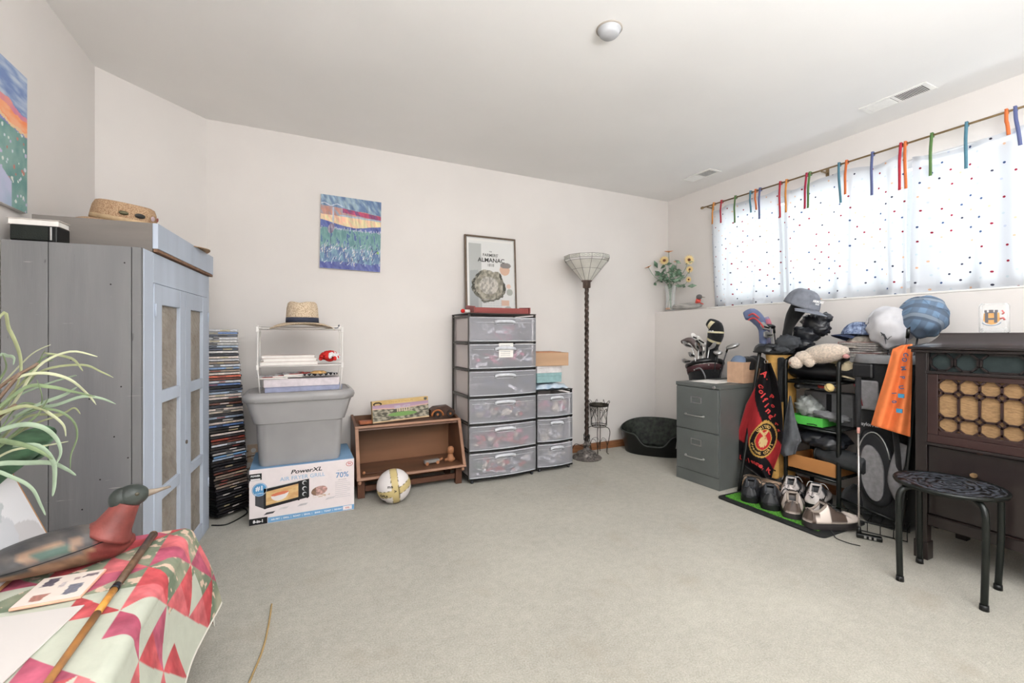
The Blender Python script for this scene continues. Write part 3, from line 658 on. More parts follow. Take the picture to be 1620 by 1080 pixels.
bx('wood_edge', (-.003, -PW, 0), (.004, -.0, .008), mat('picture wood', (176, 128, 86), .5), t_, .001); bx('wood_edge', (-.003, -.006, .0085), (.004, -.0, PH), mat('picture wood', (176, 128, 86)), t_, .001); bx('wood_edge', (-.003, -PW, PH - .006), (.004, -.0065, PH), mat('picture wood', (176, 128, 86)), t_, .001)
art('print', PW - .007, PH - .015, 90, 60, print_col, vmat('glossy print', .18, .5), t_, loc=(.0045, -PW, .0085), rot=(0, 0, R(90)))

# plant --------------------------------------------------------------------
t_ = thing('strap_leaf_plant', 'arching strap leaf houseplant spilling in from the left edge', 'plant', (-.80, 1.49, TT))
MB().lathe([(.0, 0), (.055, 0), (.075, .13), (.08, .135), (.08, .16), (.068, .16), (.064, .145), (0, .145)], n=28).build('pot', mat('white glazed pot', (214, 212, 206), .25, var=.03, coat=.3), t_)
MB().lathe([(.064, .14), (.03, .15), (0, .152)], n=20).build('soil', mat('potting soil', (54, 42, 34), .95, bump=.8, bscale=150), t_)
leaf_ms = [mat('leaf olive', (150, 156, 118), .5, var=.12, scale=20), mat('leaf green', (120, 138, 102), .5, var=.14, scale=20), mat('leaf pale', (186, 190, 156), .5, var=.08, scale=20), mat('leaf blue green', (148, 166, 142), .5, var=.1, scale=20)]
O = Vector((-.80, 1.49, TT))
def leaf(pts, wdt, m, nm_='leaf'):
    P = smooth(pts, 5); k = len(P); b = MB(); V = []
    for i, p_ in enumerate(P):
        t = i / (k - 1); wv_ = wdt * (math.sin(PI * min(t * .85 + .12, 1)) ** .6) * (1 if t < .97 else .5)
        tg = (P[min(i + 1, k - 1)] - P[max(i - 1, 0)]).normalized(); vd = Vector((0.44, .9, -.3)); sd = tg.cross(vd)
        sd = sd.normalized() if sd.length > 1e-4 else Vector((0, 0, 1)); nn = sd.cross(tg)
        V += [p_ - sd * wv_, p_ + nn * wv_ * .35, p_ + sd * wv_]
    b.add(V, [(3 * i + a, 3 * i + a + 1, 3 * i + a + 4, 3 * i + a + 3) for i in range(k - 1) for a in (0, 1)], 0, True)
    for q in range(len(b.v)): b.v[q] = tuple(Vector(b.v[q]) - O)
    o = b.build(nm_, m, t_, fixn=False, solid=.0009); return o
LP = [([(-30, 690), (20, 640), (60, 580), (110, 556), (154, 564)], 1.43, .0038, 2), ([(-20, 680), (20, 620), (70, 585), (130, 577), (160, 588), (179, 597)], 1.46, .0032, 0),
      ([(-10, 620), (30, 596), (70, 590), (110, 600), (140, 625), (152, 640)], 1.42, .0036, 2), ([(0, 500), (14, 520), (28, 550), (33, 575), (30, 600), (10, 650)], 1.50, .0045, 0),
      ([(-20, 660), (40, 613), (80, 612), (110, 618), (150, 627)], 1.40, .0045, 1), ([(-10, 700), (50, 650), (90, 640), (130, 627), (160, 630), (183, 639)], 1.44, .0042, 3),
      ([(0, 660), (50, 640), (80, 655), (100, 672), (104, 690)], 1.42, .0038, 2), ([(-20, 700), (40, 652), (85, 648), (115, 665), (122, 690), (112, 720), (111, 745)], 1.41, .0028, 1),
      ([(-20, 690), (30, 672), (65, 675), (88, 692), (96, 715), (88, 735)], 1.39, .0055, 3), ([(-20, 700), (20, 700), (55, 710), (83, 726)], 1.38, .0060, 1),
      ([(-10, 735), (40, 732), (80, 732), (105, 742), (120, 752)], 1.39, .0055, 3), ([(-20, 745), (20, 755), (50, 772), (65, 800), (72, 815)], 1.37, .0042, 3),
      ([(20, 705), (60, 705), (84, 730), (86, 765), (83, 785)], 1.37, .0055, 3), ([(-10, 570), (12, 563), (22, 566), (21, 577)], 1.50, .004, 3),
      ([(-10, 650), (30, 625), (80, 605), (115, 595), (121, 594)], 1.52, .003, 3), ([(10, 640), (50, 600), (65, 565), (72, 553)], 1.48, .0022, 1), ([(30, 610), (60, 573), (75, 562), (95, 560)], 1.5, .002, 1),
      ([(40, 600), (62, 575), (85, 570)], 1.5, .002, 1), ([(20, 660), (60, 640), (100, 625), (122, 612)], 1.41, .0045, 3), ([(-20, 720), (30, 680), (60, 655), (76, 630)], 1.42, .004, 1),
      ([(-30, 650), (0, 600), (10, 580), (4, 560)], 1.5, .004, 1), ([(70, 558), (100, 563), (118, 570), (131, 587)], 1.45, .003, 0), ([(-20, 720), (20, 690), (60, 668), (100, 656)], 1.44, .0035, 0),
      ([(-10, 690), (30, 640), (62, 640), (66, 625), (58, 600)], 1.42, .002, 1), ([(-20, 665), (10, 650), (40, 642), (75, 650)], 1.40, .005, 0), ([(-30, 640), (10, 600), (50, 560), (80, 545)], 1.55, .0025, 2),
      ([(-10, 705), (40, 660), (95, 655), (117, 645), (127, 655)], 1.43, .003, 0), ([(-25, 735), (20, 712), (70, 705), (108, 698)], 1.42, .0028, 2)]
for (pp, yv, wv_, mi) in LP:
    n_ = len(pp); pts = [at(u, v, y=yv + .05 * (1 - i / (n_ - 1))) for i, (u, v) in enumerate(pp)]
    if pp[0][0] < 12: pts = [Vector((-.80, 1.49, TT + .145)), (Vector((-.80, 1.49, TT + .2)) + pts[0]) / 2] + pts
    leaf(pts, wv_, leaf_ms[mi])
bm_ = mat('dark broad leaf', (62, 92, 68), .35, var=.3, scale=14, stretch=(1, 1, 4), coat=.2)
leaf([at(-60, 800, y=1.56), at(-10, 740, y=1.56), at(40, 705, y=1.56), at(88, 679, y=1.57)], .048, bm_, 'broad_leaf'); leaf([at(-60, 760, y=1.58), at(0, 730, y=1.58), at(50, 715, y=1.57), at(76, 712, y=1.57)], .03, bm_, 'broad_leaf')
st_m = mat('plant stem', (120, 100, 84), .6)
for (a, c) in (((-25, 660), (32, 590)), ((-25, 680), (25, 640)), ((-30, 640), (60, 575))):
    b = MB(); P = [Vector((0, 0, .14)), at(*a, y=1.47) - O, at(*c, y=1.46) - O]; b.tube(smooth(P, 5), .004, 6); b.build('stem', st_m, t_)

# thin twig on the carpet
b = MB(); b.tube(smooth([(-.09, 1.982, .004), (-.094, 1.844, .003), (-.105, 1.706, .003), (-.131, 1.568, .004), (-.15, 1.45, .004)], 5), .0032, 6)
tag(b.build('twig', mat('dry reed', (172, 144, 96), .7)), 'thin dry reed stem lying on the carpet near the quilt', 'twig')

# disc case tower ------------------------------------------------------------
t_ = thing('disc_tower', 'black wire disc stand behind the stack of film cases', 'rack', (-.47, 3.262, 0))
ORD = lambda n: '%d%s' % (n, 'th' if 10 <= n % 100 <= 20 else {1: 'st', 2: 'nd', 3: 'rd'}.get(n % 10, 'th'))
def cname(c):
    r, g, b_ = c
    if max(c) < 75: return 'black'
    if r > g + 50: return 'rust red'
    if b_ > r + 25: return 'blue'
    return 'pale grey' if min(c) > 165 else 'tan grey'
MB().cyl((0, .0, .012), (0, 0, 1.06), .006).build('pole', black_metal, t_); MB().lathe([(0, 0), (.07, 0), (.07, .008), (.03, .014), (0, .014)], n=28).build('base', black_metal, t_)
n_c = 68; top_c = [(196, 196, 200), (120, 150, 190), (210, 208, 206), (150, 166, 186), (60, 70, 90), (180, 178, 176), (90, 120, 170), (214, 200, 190), (200, 204, 210)]
low_c = [(34, 32, 32), (44, 40, 38), (28, 28, 30), (110, 66, 54), (150, 134, 120), (60, 58, 60), (30, 30, 32), (120, 108, 96), (40, 44, 56), (196, 184, 168)]
case_me = {}
for i in range(n_c):
    f_ = i / (n_c - 1); z = .022 + f_ * 1.068; colr = rnd.choice(low_c if rnd.random() > f_ * 1.25 - .2 else top_c)
    if i == n_c - 18: colr = (216, 110, 84)
    if i in (27,): colr = (150, 66, 50)
    if i in (21,): colr = (110, 150, 190)
    rz = R(8 + 34 * (1 - f_)) + R(rnd.uniform(-3, 3)); push = .048 * (1 - f_) ** 1.1 + rnd.uniform(-.002, .004)
    t = thing('disc_case', '%s film disc case, %s from the top of the tall stack' % (cname(colr), ORD(n_c - i)), 'disc case', (-.425 + push, 3.150 - push * .8, z), rz, group='film disc cases stacked on the spiral stand')
    key = colr
    if key not in case_me:
        m_ = mat('case %d %d %d' % colr, colr, .35, var=.12, scale=60, spec=.5)
        case_me[key] = (MB().box((-.095, -.066, 0), (.095, .066, .0125)), m_)
    dark = mat('case shell', (26, 26, 28) if colr[0] < 170 else (150, 152, 156), .35, spec=.5) if False else (black_gloss if sum(colr) < 420 or f_ < .45 else mat('clear case shell', (150, 152, 156), .3))
    MB().box((-.095, -.064, 0), (.095, .068, .0125)).build('shell', dark, t, bevel=.001)
    MB().box((-.090, -.0648, .0012), (.090, -.064, .0113)).build('spine', case_me[key][1], t)
    c2 = rnd.choice([(200, 196, 190), (40, 40, 44), (130, 66, 58), (176, 164, 130)]); x0 = rnd.uniform(-.07, .03)
    MB().box((x0, -.0653, .003), (x0 + rnd.uniform(.03, .055), -.0648, .0095)).build('title_strip', mat('strip %d' % c2[1], c2, .5), t)
b = MB(); b.tube(smooth([(-.43, 2.955, .004), (-.36, 2.93, .004), (-.30, 3.0, .004), (-.27, 3.08, .004), (-.30, 3.17, .004), (-.36, 3.24, .004)], 6), .004, 6)
tag(b.build('black_cable', black_pl), 'loop of black cable on the carpet beside the disc tower', 'cable')

# ================================================================== BACK WALL, LEFT TO RIGHT
def card(name, a, b, colr, parent, y=-.0006, rough=.6, nm=None):
    "flat printed patch on a -y face: a,b = (x,z) corners"
    return MB().box((a[0], y - .0003, a[1]), (b[0], y, b[1])).build(name, mat('print %d %d %d' % colr, colr, rough, var=.02), parent)
# air fryer carton
BW, BH, BD = .556, .313, .42
t_ = thing('air_fryer_box', 'white and blue printed air fryer grill carton under the grey tote', 'box', (-.241, 2.852, 0), 0)
box_w = mat('white carton print', (232, 222, 222), .5, var=.01); box_b = mat('blue carton print', (128, 168, 204), .5, var=.03)
bx('carton', (0, 0, 0), (BW, BD, BH), box_w, t_, .003)
MB().box((.002, .002, BH), (BW - .002, BD - .002, BH + .0012)).build('top_panel', box_b, t_)
card('blue_band', (.092, .004), (BW - .001, .034), (120, 168, 208), t_); card('black_corner', (.001, .003), (.09, .040), (20, 20, 22), t_)
text('8-in-1', .022, white_ink, t_, (.045, -.0011, .021), bold=.0008)
for i, w_ in enumerate(['AIR FRY', 'GRILL', 'ROAST', 'BROIL', 'BAKE', 'TOAST', 'REHEAT']): text(w_ + ('  |' if i < 6 else ''), .0125, white_ink, t_, (.135 + .055 * i, -.0011, .019), bold=.0002)
card('badge_plate', (BW - .065, .008), (BW - .014, .031), (236, 226, 226), t_, -.001)
text('XXL', .013, mat('salmon ink', (206, 130, 120), .6), t_, (BW - .04, -.0016, .019), bold=.0004)
text('PowerXL', .032, black_ink, t_, (.290, -.0006, .275), sx=1.35, shear=.25, bold=.0006)
text('AIR FRYER GRILL', .031, mat('pale blue ink', (140, 178, 208), .6), t_, (.272, -.0006, .240), sx=1.03)
text('70%', .044, mat('blue ink', (90, 140, 186), .6), t_, (.487, -.0006, .222), bold=.0004); text('LESS CALORIES', .007, mat('grey ink', (150, 150, 154), .6), t_, (.487, -.0006, .195))
text('UP TO', .008, mat('grey ink', (150, 150, 154), .6), t_, (.472, -.0006, .252))
for i in range(9): card('text_line', (.447, .182 - i * .0115), (.447 + (.085 if i % 3 else .07), .1838 - i * .0115), (190, 186, 190), t_)
text('TV', .014, red_p, t_, (.528, -.0006, .284), bold=.0006)
MB().tube([(.528 + .018 * math.cos(a), -.0012, .284 + .013 * math.sin(a)) for a in np.linspace(0, 2 * PI, 17)[:-1]], .0013, 4, closed=True).build('tv_outline', red_p, t_)
card('black_corner', (.001, .245), (.062, .290), (24, 24, 26), t_); card('white_label', (.008, .254), (.055, .262), (230, 226, 226), t_, -.001); text('POWER', .013, white_ink, t_, (.031, -.0011, .277), bold=.0004); card('white_label', (.003, .245), (.066, .253), (230, 222, 222), t_, -.001)
MB().tube([(.052, -.0004, .198), (.052, -.0014, .198)], .038, 28).build('round_seal', mat('blue seal', (88, 150, 196), .5), t_)
MB().tube([(.052 + .0345 * math.cos(a), -.0016, .198 + .0345 * math.sin(a)) for a in np.linspace(0, 2 * PI, 33)[:-1]], .0009, 4, closed=True).build('seal_ring', white_ink, t_)
text('#1', .036, white_ink, t_, (.052, -.0018, .205), bold=.001); text('IN AMERICA', .008, white_ink, t_, (.052, -.0018, .176))
# printed oven picture
pr = MB().prism([(.03, .112), (.072, .088), (.072, .196), (.03, .200)], -.0012, -.0006, 'y'); pr.build('oven_side_print', mat('print 70', (70, 70, 74), .5), t_)
MB().prism([(.072, .085), (.305, .118), (.305, .225), (.072, .200)], -.0014, -.0008, 'y').build('oven_print', mat('print oven', (28, 28, 30), .5), t_)
def bowl(U, V):
    c = mixc((226, 196, 140), (206, 160, 110), .5 + fbm(U, V, 5, 3)); 
    c = np.where(((((U - .42) / .27) ** 2 + ((V - .60) / .48) ** 2 < 1) & (V < .6))[..., None], np.array((232, 224, 222)), c)
    c = np.where((((U - .42) / .27) ** 2 + ((V - .62) / .12) ** 2 < 1)[..., None], np.array((214, 120, 90)), c); return c
o = art('oven_window_print', .165, .078, 60, 36, bowl, vmat('carton picture', .5), t_, loc=(.083, -.0019, .104)); o.data.transform(Matrix(((1, 0, 0, 0), (0, 1, 0, 0), (.14, 0, 1, 0), (0, 0, 0, 1))))
card('handle_print', (.080, .199), (.245, .204), (206, 204, 204), t_, -.0022).data.transform(Matrix(((1, 0, 0, 0), (0, 1, 0, 0), (.11, 0, 1, -.009), (0, 0, 0, 1))))
for z in (.206, .172, .140): MB().tube([(.280, -.0015, z), (.280, -.0022, z)], .012, 16).build('knob_print', mat('print 205', (205, 205, 206), .5), t_); 
for z in (.206, .172, .140): MB().tube([(.283, -.0021, z - .002), (.283, -.0026, z - .002)], .009, 14).build('knob_print', mat('print oven', (28, 28, 30)), t_)
for x in (.076, .246, .292): card('oven_foot_print', (x, .084 + (x - .07) * .13), (x + .008, .100 + (x - .07) * .13), (28, 28, 30), t_, -.0014)
def meat(U, V):
    c = np.ones(U.shape + (3,)) * (232, 222, 222); m1 = ((U - .45) / .38) ** 2 + ((V - .5 - .2 * (U - .4)) / .36) ** 2
    c = np.where((m1 < 1)[..., None], mixc((222, 176, 168), (150, 120, 112), .5 + fbm(U, V, 9, 4)), c); c = np.where(((m1 < 1) & (U < .3))[..., None], mixc((110, 84, 76), (150, 120, 96), .5 + fbm(U, V, 9, 7)), c)
    c = np.where(((V < .2) & (U > .15) & (U < .95) & (fbm(U, V, 14, 2) > 0))[..., None], np.array((206, 180, 160)), c); return c
art('roast_print', .115, .075, 50, 34, meat, vmat('carton picture', .5), t_, loc=(.308, -.0010, .108))
for (x, z, cc) in ((.10, .058, (66, 66, 70)), (.27, .078, (196, 190, 192)), (.17, .074, (214, 208, 208)), (.42, .092, (206, 200, 202))): MB().prism([(x - .028, z - .006), (x + .018, z - .003), (x + .03, z + .008), (x - .014, z + .006)], -.0012, -.0005, 'y').build('tray_print', mat('print tr%d' % cc[0], cc, .5), t_)

# grey tote with lid
TB = .3155; t_ = thing('storage_tote', 'large grey plastic storage tote standing on the air fryer carton', 'storage tote', (.021, 3.03, TB))
tote = mat('grey tote plastic', (158, 156, 156), .38, var=.03, scale=6, spec=.5)
b = MB(); S = [(.425, .29, 0, .04), (.44, .30, .02, .05), (.465, .315, .24, .055), (.470, .318, .243, .055), (.492, .330, .246, .055), (.545, .355, .335, .055), (.570, .365, .375, .055)]
b.rings([rrect(w_, d_, r_, 6, z=z) for w_, d_, z, r_ in S], cap1=False); b.build('tub', tote, t_, angle=35)
b = MB(); S = [(.565, .365, .368, .06), (.592, .395, .372, .085), (.606, .408, .392, .09), (.600, .402, .408, .088), (.575, .380, .420, .08), (.545, .350, .424, .06), (.530, .335, .416, .055)]
b.rings([rrect(w_, d_, r_, 8, z=z) for w_, d_, z, r_ in S], cap0=False); b.build('lid', tote, t_, angle=50)
for sx in (-1, 1): MB().box((sx * .235 - .004, -.05, .30), (sx * .235 + .004, .05, .335)).build('handle', tote, t_, bevel=.004).location = (sx * .035, 0, 0)
LZ = TB + .4165
# folding wire rack
RX0, RX1, RY0, RY1 = -.205, .252, 2.92, 3.10
wm = mat('white coated wire', (230, 226, 222), .4, var=.01)
t_ = thing('white_shelf_rack', 'white folding wire shelf rack standing on the grey tote lid', 'shelf rack', (0, 0, 0))
b = None
for y in (RY0, RY1):
    for x in (RX0, RX1):
        e = .012 if x < 0 else -.012
        MB().tube([(x + e, y, LZ), (x, y, .885), (x + .002, y, 1.125)], .0042, 8).build('leg', wm, t_)
        for z in (.885, 1.105): MB().box((x - .007, y - .008, z - .018), (x + .007, y + .008, z + .012)).build('bracket', wm, t_, bevel=.002)
for z in (.885, 1.105):
    f = MB(); f.tube([(RX0, RY0, z), (RX1, RY0, z), (RX1, RY1, z), (RX0, RY1, z)], .0038, 6, closed=True); so = f.build('shelf', wm, t_)
    for k in range(13):
        y = RY0 + (RY1 - RY0) * (k + .5) / 13; MB().cyl((RX0, y, z + .001), (RX1, y, z + .001), .0016, n=5).build('wire', wm, so)
for y in (RY0, RY1): MB().cyl((RX0, y, 1.118), (RX1, y, 1.118), .0022, n=6).build('rail', wm, t_)
h_ = hat('straw_sun_hat', 'straw sun hat with dark blue band on the white shelf rack', (.03, 3.00, 1.142), R(78), .090, .128, .190, .032, mat('navy hat band', (52, 58, 76), .7, var=.1, stretch=(1, 1, 9)), straw, pinch=.034, oval=1.02)
MB().tube(smooth([(.0, -.185, -.03), (.0, -.205, -.028), (.01, -.21, -.010), (.01, -.205, -.022)], 4), .003, 5).build('navy_cord', mat('navy hat band', (52, 58, 76)), h_)
for i, (x0, x1, y0, y1, z0, z1, rz) in enumerate(((-.195, .115, 2.93, 3.09, .8895, .9105, 0), (-.18, .105, 2.935, 3.09, .911, .931, 1), (-.185, .100, 2.94, 3.085, .9315, .948, -1))):
    t = thing('photo_album', ['cream album lying lowest on the middle rack shelf', 'cream album in the middle of the small pile on the rack', 'thin cream album on top of the small pile on the rack'][i], 'book', ((x0 + x1) / 2, (y0 + y1) / 2, z0), R(rz * 2), group='cream albums on the white rack')
    w_, d_, h2 = (x1 - x0) / 2, (y1 - y0) / 2, z1 - z0
    MB().box((-w_ + .003, -d_ + .003, .002), (w_ - .003, d_, h2 - .002)).build('pages', paper, t); cv = mat('cream album cover', (226, 214, 208), .5, var=.03)
    MB().box((-w_, -d_, 0), (w_, d_ + .001, .0018)).build('cover', cv, t); MB().box((-w_, -d_, h2 - .0018), (w_, d_ + .001, h2)).build('cover', cv, t)
t_ = thing('pompom_bunch', 'red and white crocheted pompom bunch at the right end of the rack shelf', 'pompoms', (.185, 2.99, .8895))
for k in range(80):
    a, c_2 = rnd.uniform(0, 2 * PI), rnd.uniform(-.1, 1); r_ = math.sqrt(max(1 - c_2 * c_2, 0)); isw = (math.cos(a) * r_ > -.25 and c_2 < .8) and rnd.random() < .72
    MB().ell((.052 * r_ * math.cos(a), .04 * r_ * math.sin(a), .036 + .036 * max(c_2, -.55)), (.0125,) * 3, 8, 6).build('pompom', white_cloth if isw else mat('red wool', (206, 42, 38), .8, bump=.5, bscale=300), t_)
MB().ell((0, 0, .034), (.030, .022, .022), 16, 10).build('core', mat('red wool', (206, 42, 38)), t_)
# boxes and things on the lid
t_ = thing('lilac_flat_box', 'flat lilac box at the bottom of the pile on the tote lid', 'box', (.035, 3.00, LZ), R(1)); bx('box_body', (-.205, -.075, 0), (.215, .085, .026), mat('lilac card', (158, 162, 188), .6), t_, .002); bx('lid_edge', (-.206, -.076, .0265), (.216, .086, .030), mat('lilac card', (158, 162, 188)), t_, .001)
t_ = thing('white_flat_box', 'flat pinkish white box on the lilac box on the tote lid', 'box', (.03, 3.00, LZ + .0305), R(0)); bx('box_body', (-.205, -.072, 0), (.205, .082, .040), mat('pinkish card', (218, 208, 212), .6), t_, .002); bx('lid_flap', (-.206, -.0735, .0405), (.206, .083, .046), mat('pinkish card', (218, 208, 212)), t_, .001)
PZ = LZ + .077
def mag(U, V):
    c = mixc((226, 224, 222), (206, 206, 208), .5 + fbm(U, V, 4, 2)); c = np.where((fbm(U, V, 3, 5) > .12)[..., None], (206, 84, 78), c); c = np.where((fbm(U, V, 5, 9) > .33)[..., None], (90, 92, 100), c); return c
for i, (x, y, rz, lb) in enumerate(((-.14, 2.935, 4, 'red and white magazine nearest the left rack leg'), (-.06, 2.945, -6, 'second red and white leaflet overlapping the magazine'), (.0, 2.95, 9, 'small red leaflet tucked under the black ruffled fan'))):
    t = thing('magazine', lb, 'magazine', (x, y, PZ + .002 + i * .0075), R(rz), group='printed leaflets on the white box', rot=(R(5), R(1), R(rz)))
    MB().box((-.07, -.0, 0), (.09, .095, .007)).build('pages', paper, t); o = art('cover_print', .158, .093, 40, 26, mag, vmat('matt print', .75, .2), t, loc=(-.069, .001, .0074), rot=(R(-90), 0, 0))
t_ = thing('ruffled_fan', 'black and white ruffled round pad with a gold disc on the magazines', 'fan', (.12, 2.985, PZ + .011))
b = MB(); b.grid(lambda u, v: ((.02 + .09 * v) * math.cos(2 * PI * u), (.02 + .05 * v) * math.sin(2 * PI * u), .008 + .010 * v * math.sin(2 * PI * u * 22) * .6), 132, 5, closed_u=True)
V = np.array(b.v); an = np.arctan2(V[:, 1] / .05, V[:, 0] / .09); b.col = np.where((np.sin(an * 22) > .55)[:, None] & (np.hypot(V[:, 0] / .11, V[:, 1] / .07) > .72)[:, None], (222, 220, 220), (26, 26, 30)); b.build('ruffle', vmat('ruffle cloth', .8), t_, fixn=False, solid=.002)
MB().lathe([(0, .010), (.045, .012), (.047, .020), (.03, .027), (0, .029)], n=24).build('gold_disc', mat('wicker gold', (212, 170, 112), .6, var=.15, scale=60), t_)
MB().lathe([(0, .006), (.06, .006), (.055, .012), (.0, .012)], n=20).build('pad', black_cloth, t_)

# wooden bench trough -----------------------------------------------------
bw = mat('brown varnished pine', (112, 78, 58), .45, var=.12, scale=7, stretch=(.12, 1, 1), bump=.08); bw2 = mat('edge pine', (160, 120, 96), .55, var=.1, scale=10, stretch=(.15, 1, 1)); bw3 = mat('dark inner wood', (88, 56, 40), .6, var=.15, scale=8, stretch=(.15, 1, 1))
BX0, BX1 = .345, 1.085
t_ = thing('wooden_trough_bench', 'brown wooden trough bench with a slanted open front beside the volleyball', 'bench', (0, 0, 0))
for x0, x1 in ((BX0, BX0 + .018), (BX1 - .018, BX1)):
    MB().prism([(2.975, .128), (3.10, .452), (3.345, .500), (3.345, .128)], x0, x1, 'x').build('end_panel', bw, t_, bevel=.002)
bx('bottom_board', (BX0 + .018, 2.99, .13), (BX1 - .018, 3.345, .146), bw, t_, .001)
bx('back_board', (BX0 + .018, 3.325, .146), (BX1 - .018, 3.345, .49), mat('inner back pine', (122, 86, 62), .5, var=.16, scale=5, stretch=(.15, 1, 1)), t_, .001)
MB().prism([(3.105, .440), (3.325, .452), (3.325, .438), (3.10, .426)], BX0 + .018, BX1 - .018, 'x').build('top_board', bw, t_)
tp = MB(); M = Matrix.Translation((0, 2.975, .128)) @ Matrix.Rotation(-math.atan2(.125, .324), 4, 'X'); ln = math.hypot(.125, .324)
for nm_, a, c in (('front_rail', (BX0, -.012, 0), (BX1, 0, .016)), ('front_rail', (BX0, -.012, ln - .012), (BX1, 0, ln + .004)), ('front_stile', (BX0, -.012, .0165), (BX0 + .022, 0, ln - .0125)), ('front_stile', (BX1 - .022, -.012, .0165), (BX1, 0, ln - .0125))):
    MB().box(a, c, M=M).build(nm_, bw2, t_, bevel=.0015)
for x in (BX0 + .01, BX1 - .06):
    bx('leg', (x, 3.02, 0), (x + .045, 3.06, .1275), bw3, t_, .002); bx('leg', (x, 3.28, 0), (x + .045, 3.32, .1275), bw3, t_, .002)
MB().box((BX0 + .06, 3.03, .04), (BX1 - .065, 3.05, .075)).build('stretcher', bw3, t_)
for x in (BX0 + .008, BX1 - .03): MB().ell((x + .01, 2.985, .115), (.012, .010, .014), 12, 8).build('peg', bw2, t_)
def stadium(U, V):
    c = mixc((196, 164, 110), (214, 186, 134), .5 + fbm(U, V, 6, 2)); n = fbm(U, V, 10, 4)
    m = (V < .80); c = np.where(m[..., None], mixc((168, 140, 164), (196, 166, 176), 1 - (V - .5) * 3), c)
    skl = .55 + .02 * n + .06 * (np.abs(U - .5) * 2); c = np.where((m & (V < skl))[..., None], mixc((92, 90, 80), (176, 168, 150), .4 + .35 * np.sin(U * 60 + 12 * V) + 1.3 * fbm(U, V, 16, 7) + n), c)
    c = np.where(((V > skl) & (V < skl + .05))[..., None], (212, 176, 160), c)
    c = np.where(((((U - .52) / .26) ** 2 + ((V - .30) / .10) ** 2) < 1)[..., None], (124, 160, 96), c)
    c = np.where(((abs(U - .52) < .14) & (abs(V - .64) < .07) & (fbm(U, V, 20, 3) > -.2))[..., None], (190, 176, 190), c)
    c = np.where(((abs(U - .53) < .12) & (abs(V - .5) < .08) & (np.sin(U * 150) > 0))[..., None], (206, 190, 160), c)
    c = np.where(((((U - .09) / .075) ** 2 + ((V - .86) / .09) ** 2 < 1) & (((U - .09) / .05) ** 2 + ((V - .83) / .06) ** 2 > 1))[..., None], (50, 44, 40), c)
    c = np.where(((((U - .95) / .03) ** 2 + ((V - .9) / .07) ** 2) < 1)[..., None], (96, 96, 92), c)
    c = np.where((V < .06)[..., None], (222, 194, 154), c); return c
t_ = thing('puzzle_box', 'long puzzle box showing a football stadium standing on the wooden bench', 'puzzle box', (.470, 3.150, .459), 0, rot=(R(-6), R(-2), R(2)))
bx('box_body', (0, 0, 0), (.40, .045, .15), mat('puzzle card side', (206, 176, 126), .6), t_, .002); art('cover_print', .398, .148, 160, 64, stadium, vmat('matt print', .75, .2), t_, loc=(.001, -.0015, .001))
text('KINNICK STADIUM', .018, mat('puzzle gold ink', (190, 150, 70), .5), t_, (.2, -.0018, .134), sx=1.1)
t_ = thing('wooden_brick_block', 'small reddish wooden block at the left end of the bench', 'block', (.385, 3.17, .4535), R(3)); bx('block', (0, 0, 0), (.085, .05, .022), mat('red brown wood', (158, 88, 56), .5, var=.12), t_, .003); bx('inlay', (.008, -.0008, .006), (.075, 0, .016), mat('red brown wood light', (178, 110, 74), .5), t_, .0003)
t_ = thing('wooden_toy_car', 'dark brown carved wooden toy car on the right end of the bench', 'toy car', (.885, 3.18, .458), R(-4))
cbm = mat('carved dark walnut', (70, 46, 36), .5, var=.2)
MB().prism([(0, .012), (0, .06), (.03, .078), (.13, .084), (.165, .06), (.185, .045), (.185, .012)], 0, .075, 'y').build('body', cbm, t_, bevel=.004)
MB().tube([(.05 + .042 * math.cos(a), -.004, .014 + .042 * math.sin(a)) for a in np.linspace(0, PI, 13)], .007, 8).build('fender', mat('amber wood', (178, 108, 58), .45, var=.1), t_)
for x in (.05, .145):
    w_ = MB().tube([(x, -.012, .026), (x, .0, .026)], .025, 20).build('wheel', mat('black wheel wood', (38, 28, 24), .5), t_); MB().tube([(x, -.014, .026), (x, -.012, .026)], .009, 12).build('hub', mat('amber wood', (178, 108, 58)), w_)
# toys inside the trough
t_ = thing('wooden_figure', 'small wooden figure standing inside the right end of the trough', 'figurine', (1.015, 3.11, .1465)); fm = mat('turned beech', (176, 122, 86), .5, var=.1)
MB().lathe([(0, 0), (.028, 0), (.03, .02), (.022, .03), (.018, .05), (0, .052)], n=16).build('base', fm, t_); MB().lathe([(.010, .05), (.022, .058), (.024, .09), (.016, .104), (0, .108)], n=16).build('head', fm, t_); MB().tube([(-.045, 0, .012), (.03, 0, .012)], .011, 10).build('arm', fm, t_)
t_ = thing('silver_toy_wagon', 'silver grey toy wagon lying inside the trough near the right', 'toy', (.86, 3.085, .1465), R(8)); bx('wagon_bed', (-.05, -.018, .012), (.06, .018, .034), mat('toy silver', (150, 148, 146), .4, .4), t_, .003)
for x in (-.035, .045): MB().tube([(x, -.022, .012), (x, .022, .012)], .0115, 14).build('wheel', fm, t_)
MB().tube([(.065, 0, .02), (.09, 0, .03)], .008, 10).build('tow_bar', fm, t_)
t_ = thing('dark_toy_knife', 'thin dark wooden toy lying inside the left end of the trough', 'toy', (.46, 3.03, .150), R(3)); b = MB(); b.tube(smooth([(-.06, 0, .01), (0, 0, .003), (.07, .002, .008), (.12, .004, .012)], 5), .005, 8); b.build('stick_part', bw3, t_); MB().ell((-.065, 0, .014), (.010, .007, .011)).build('knob', fm, t_)

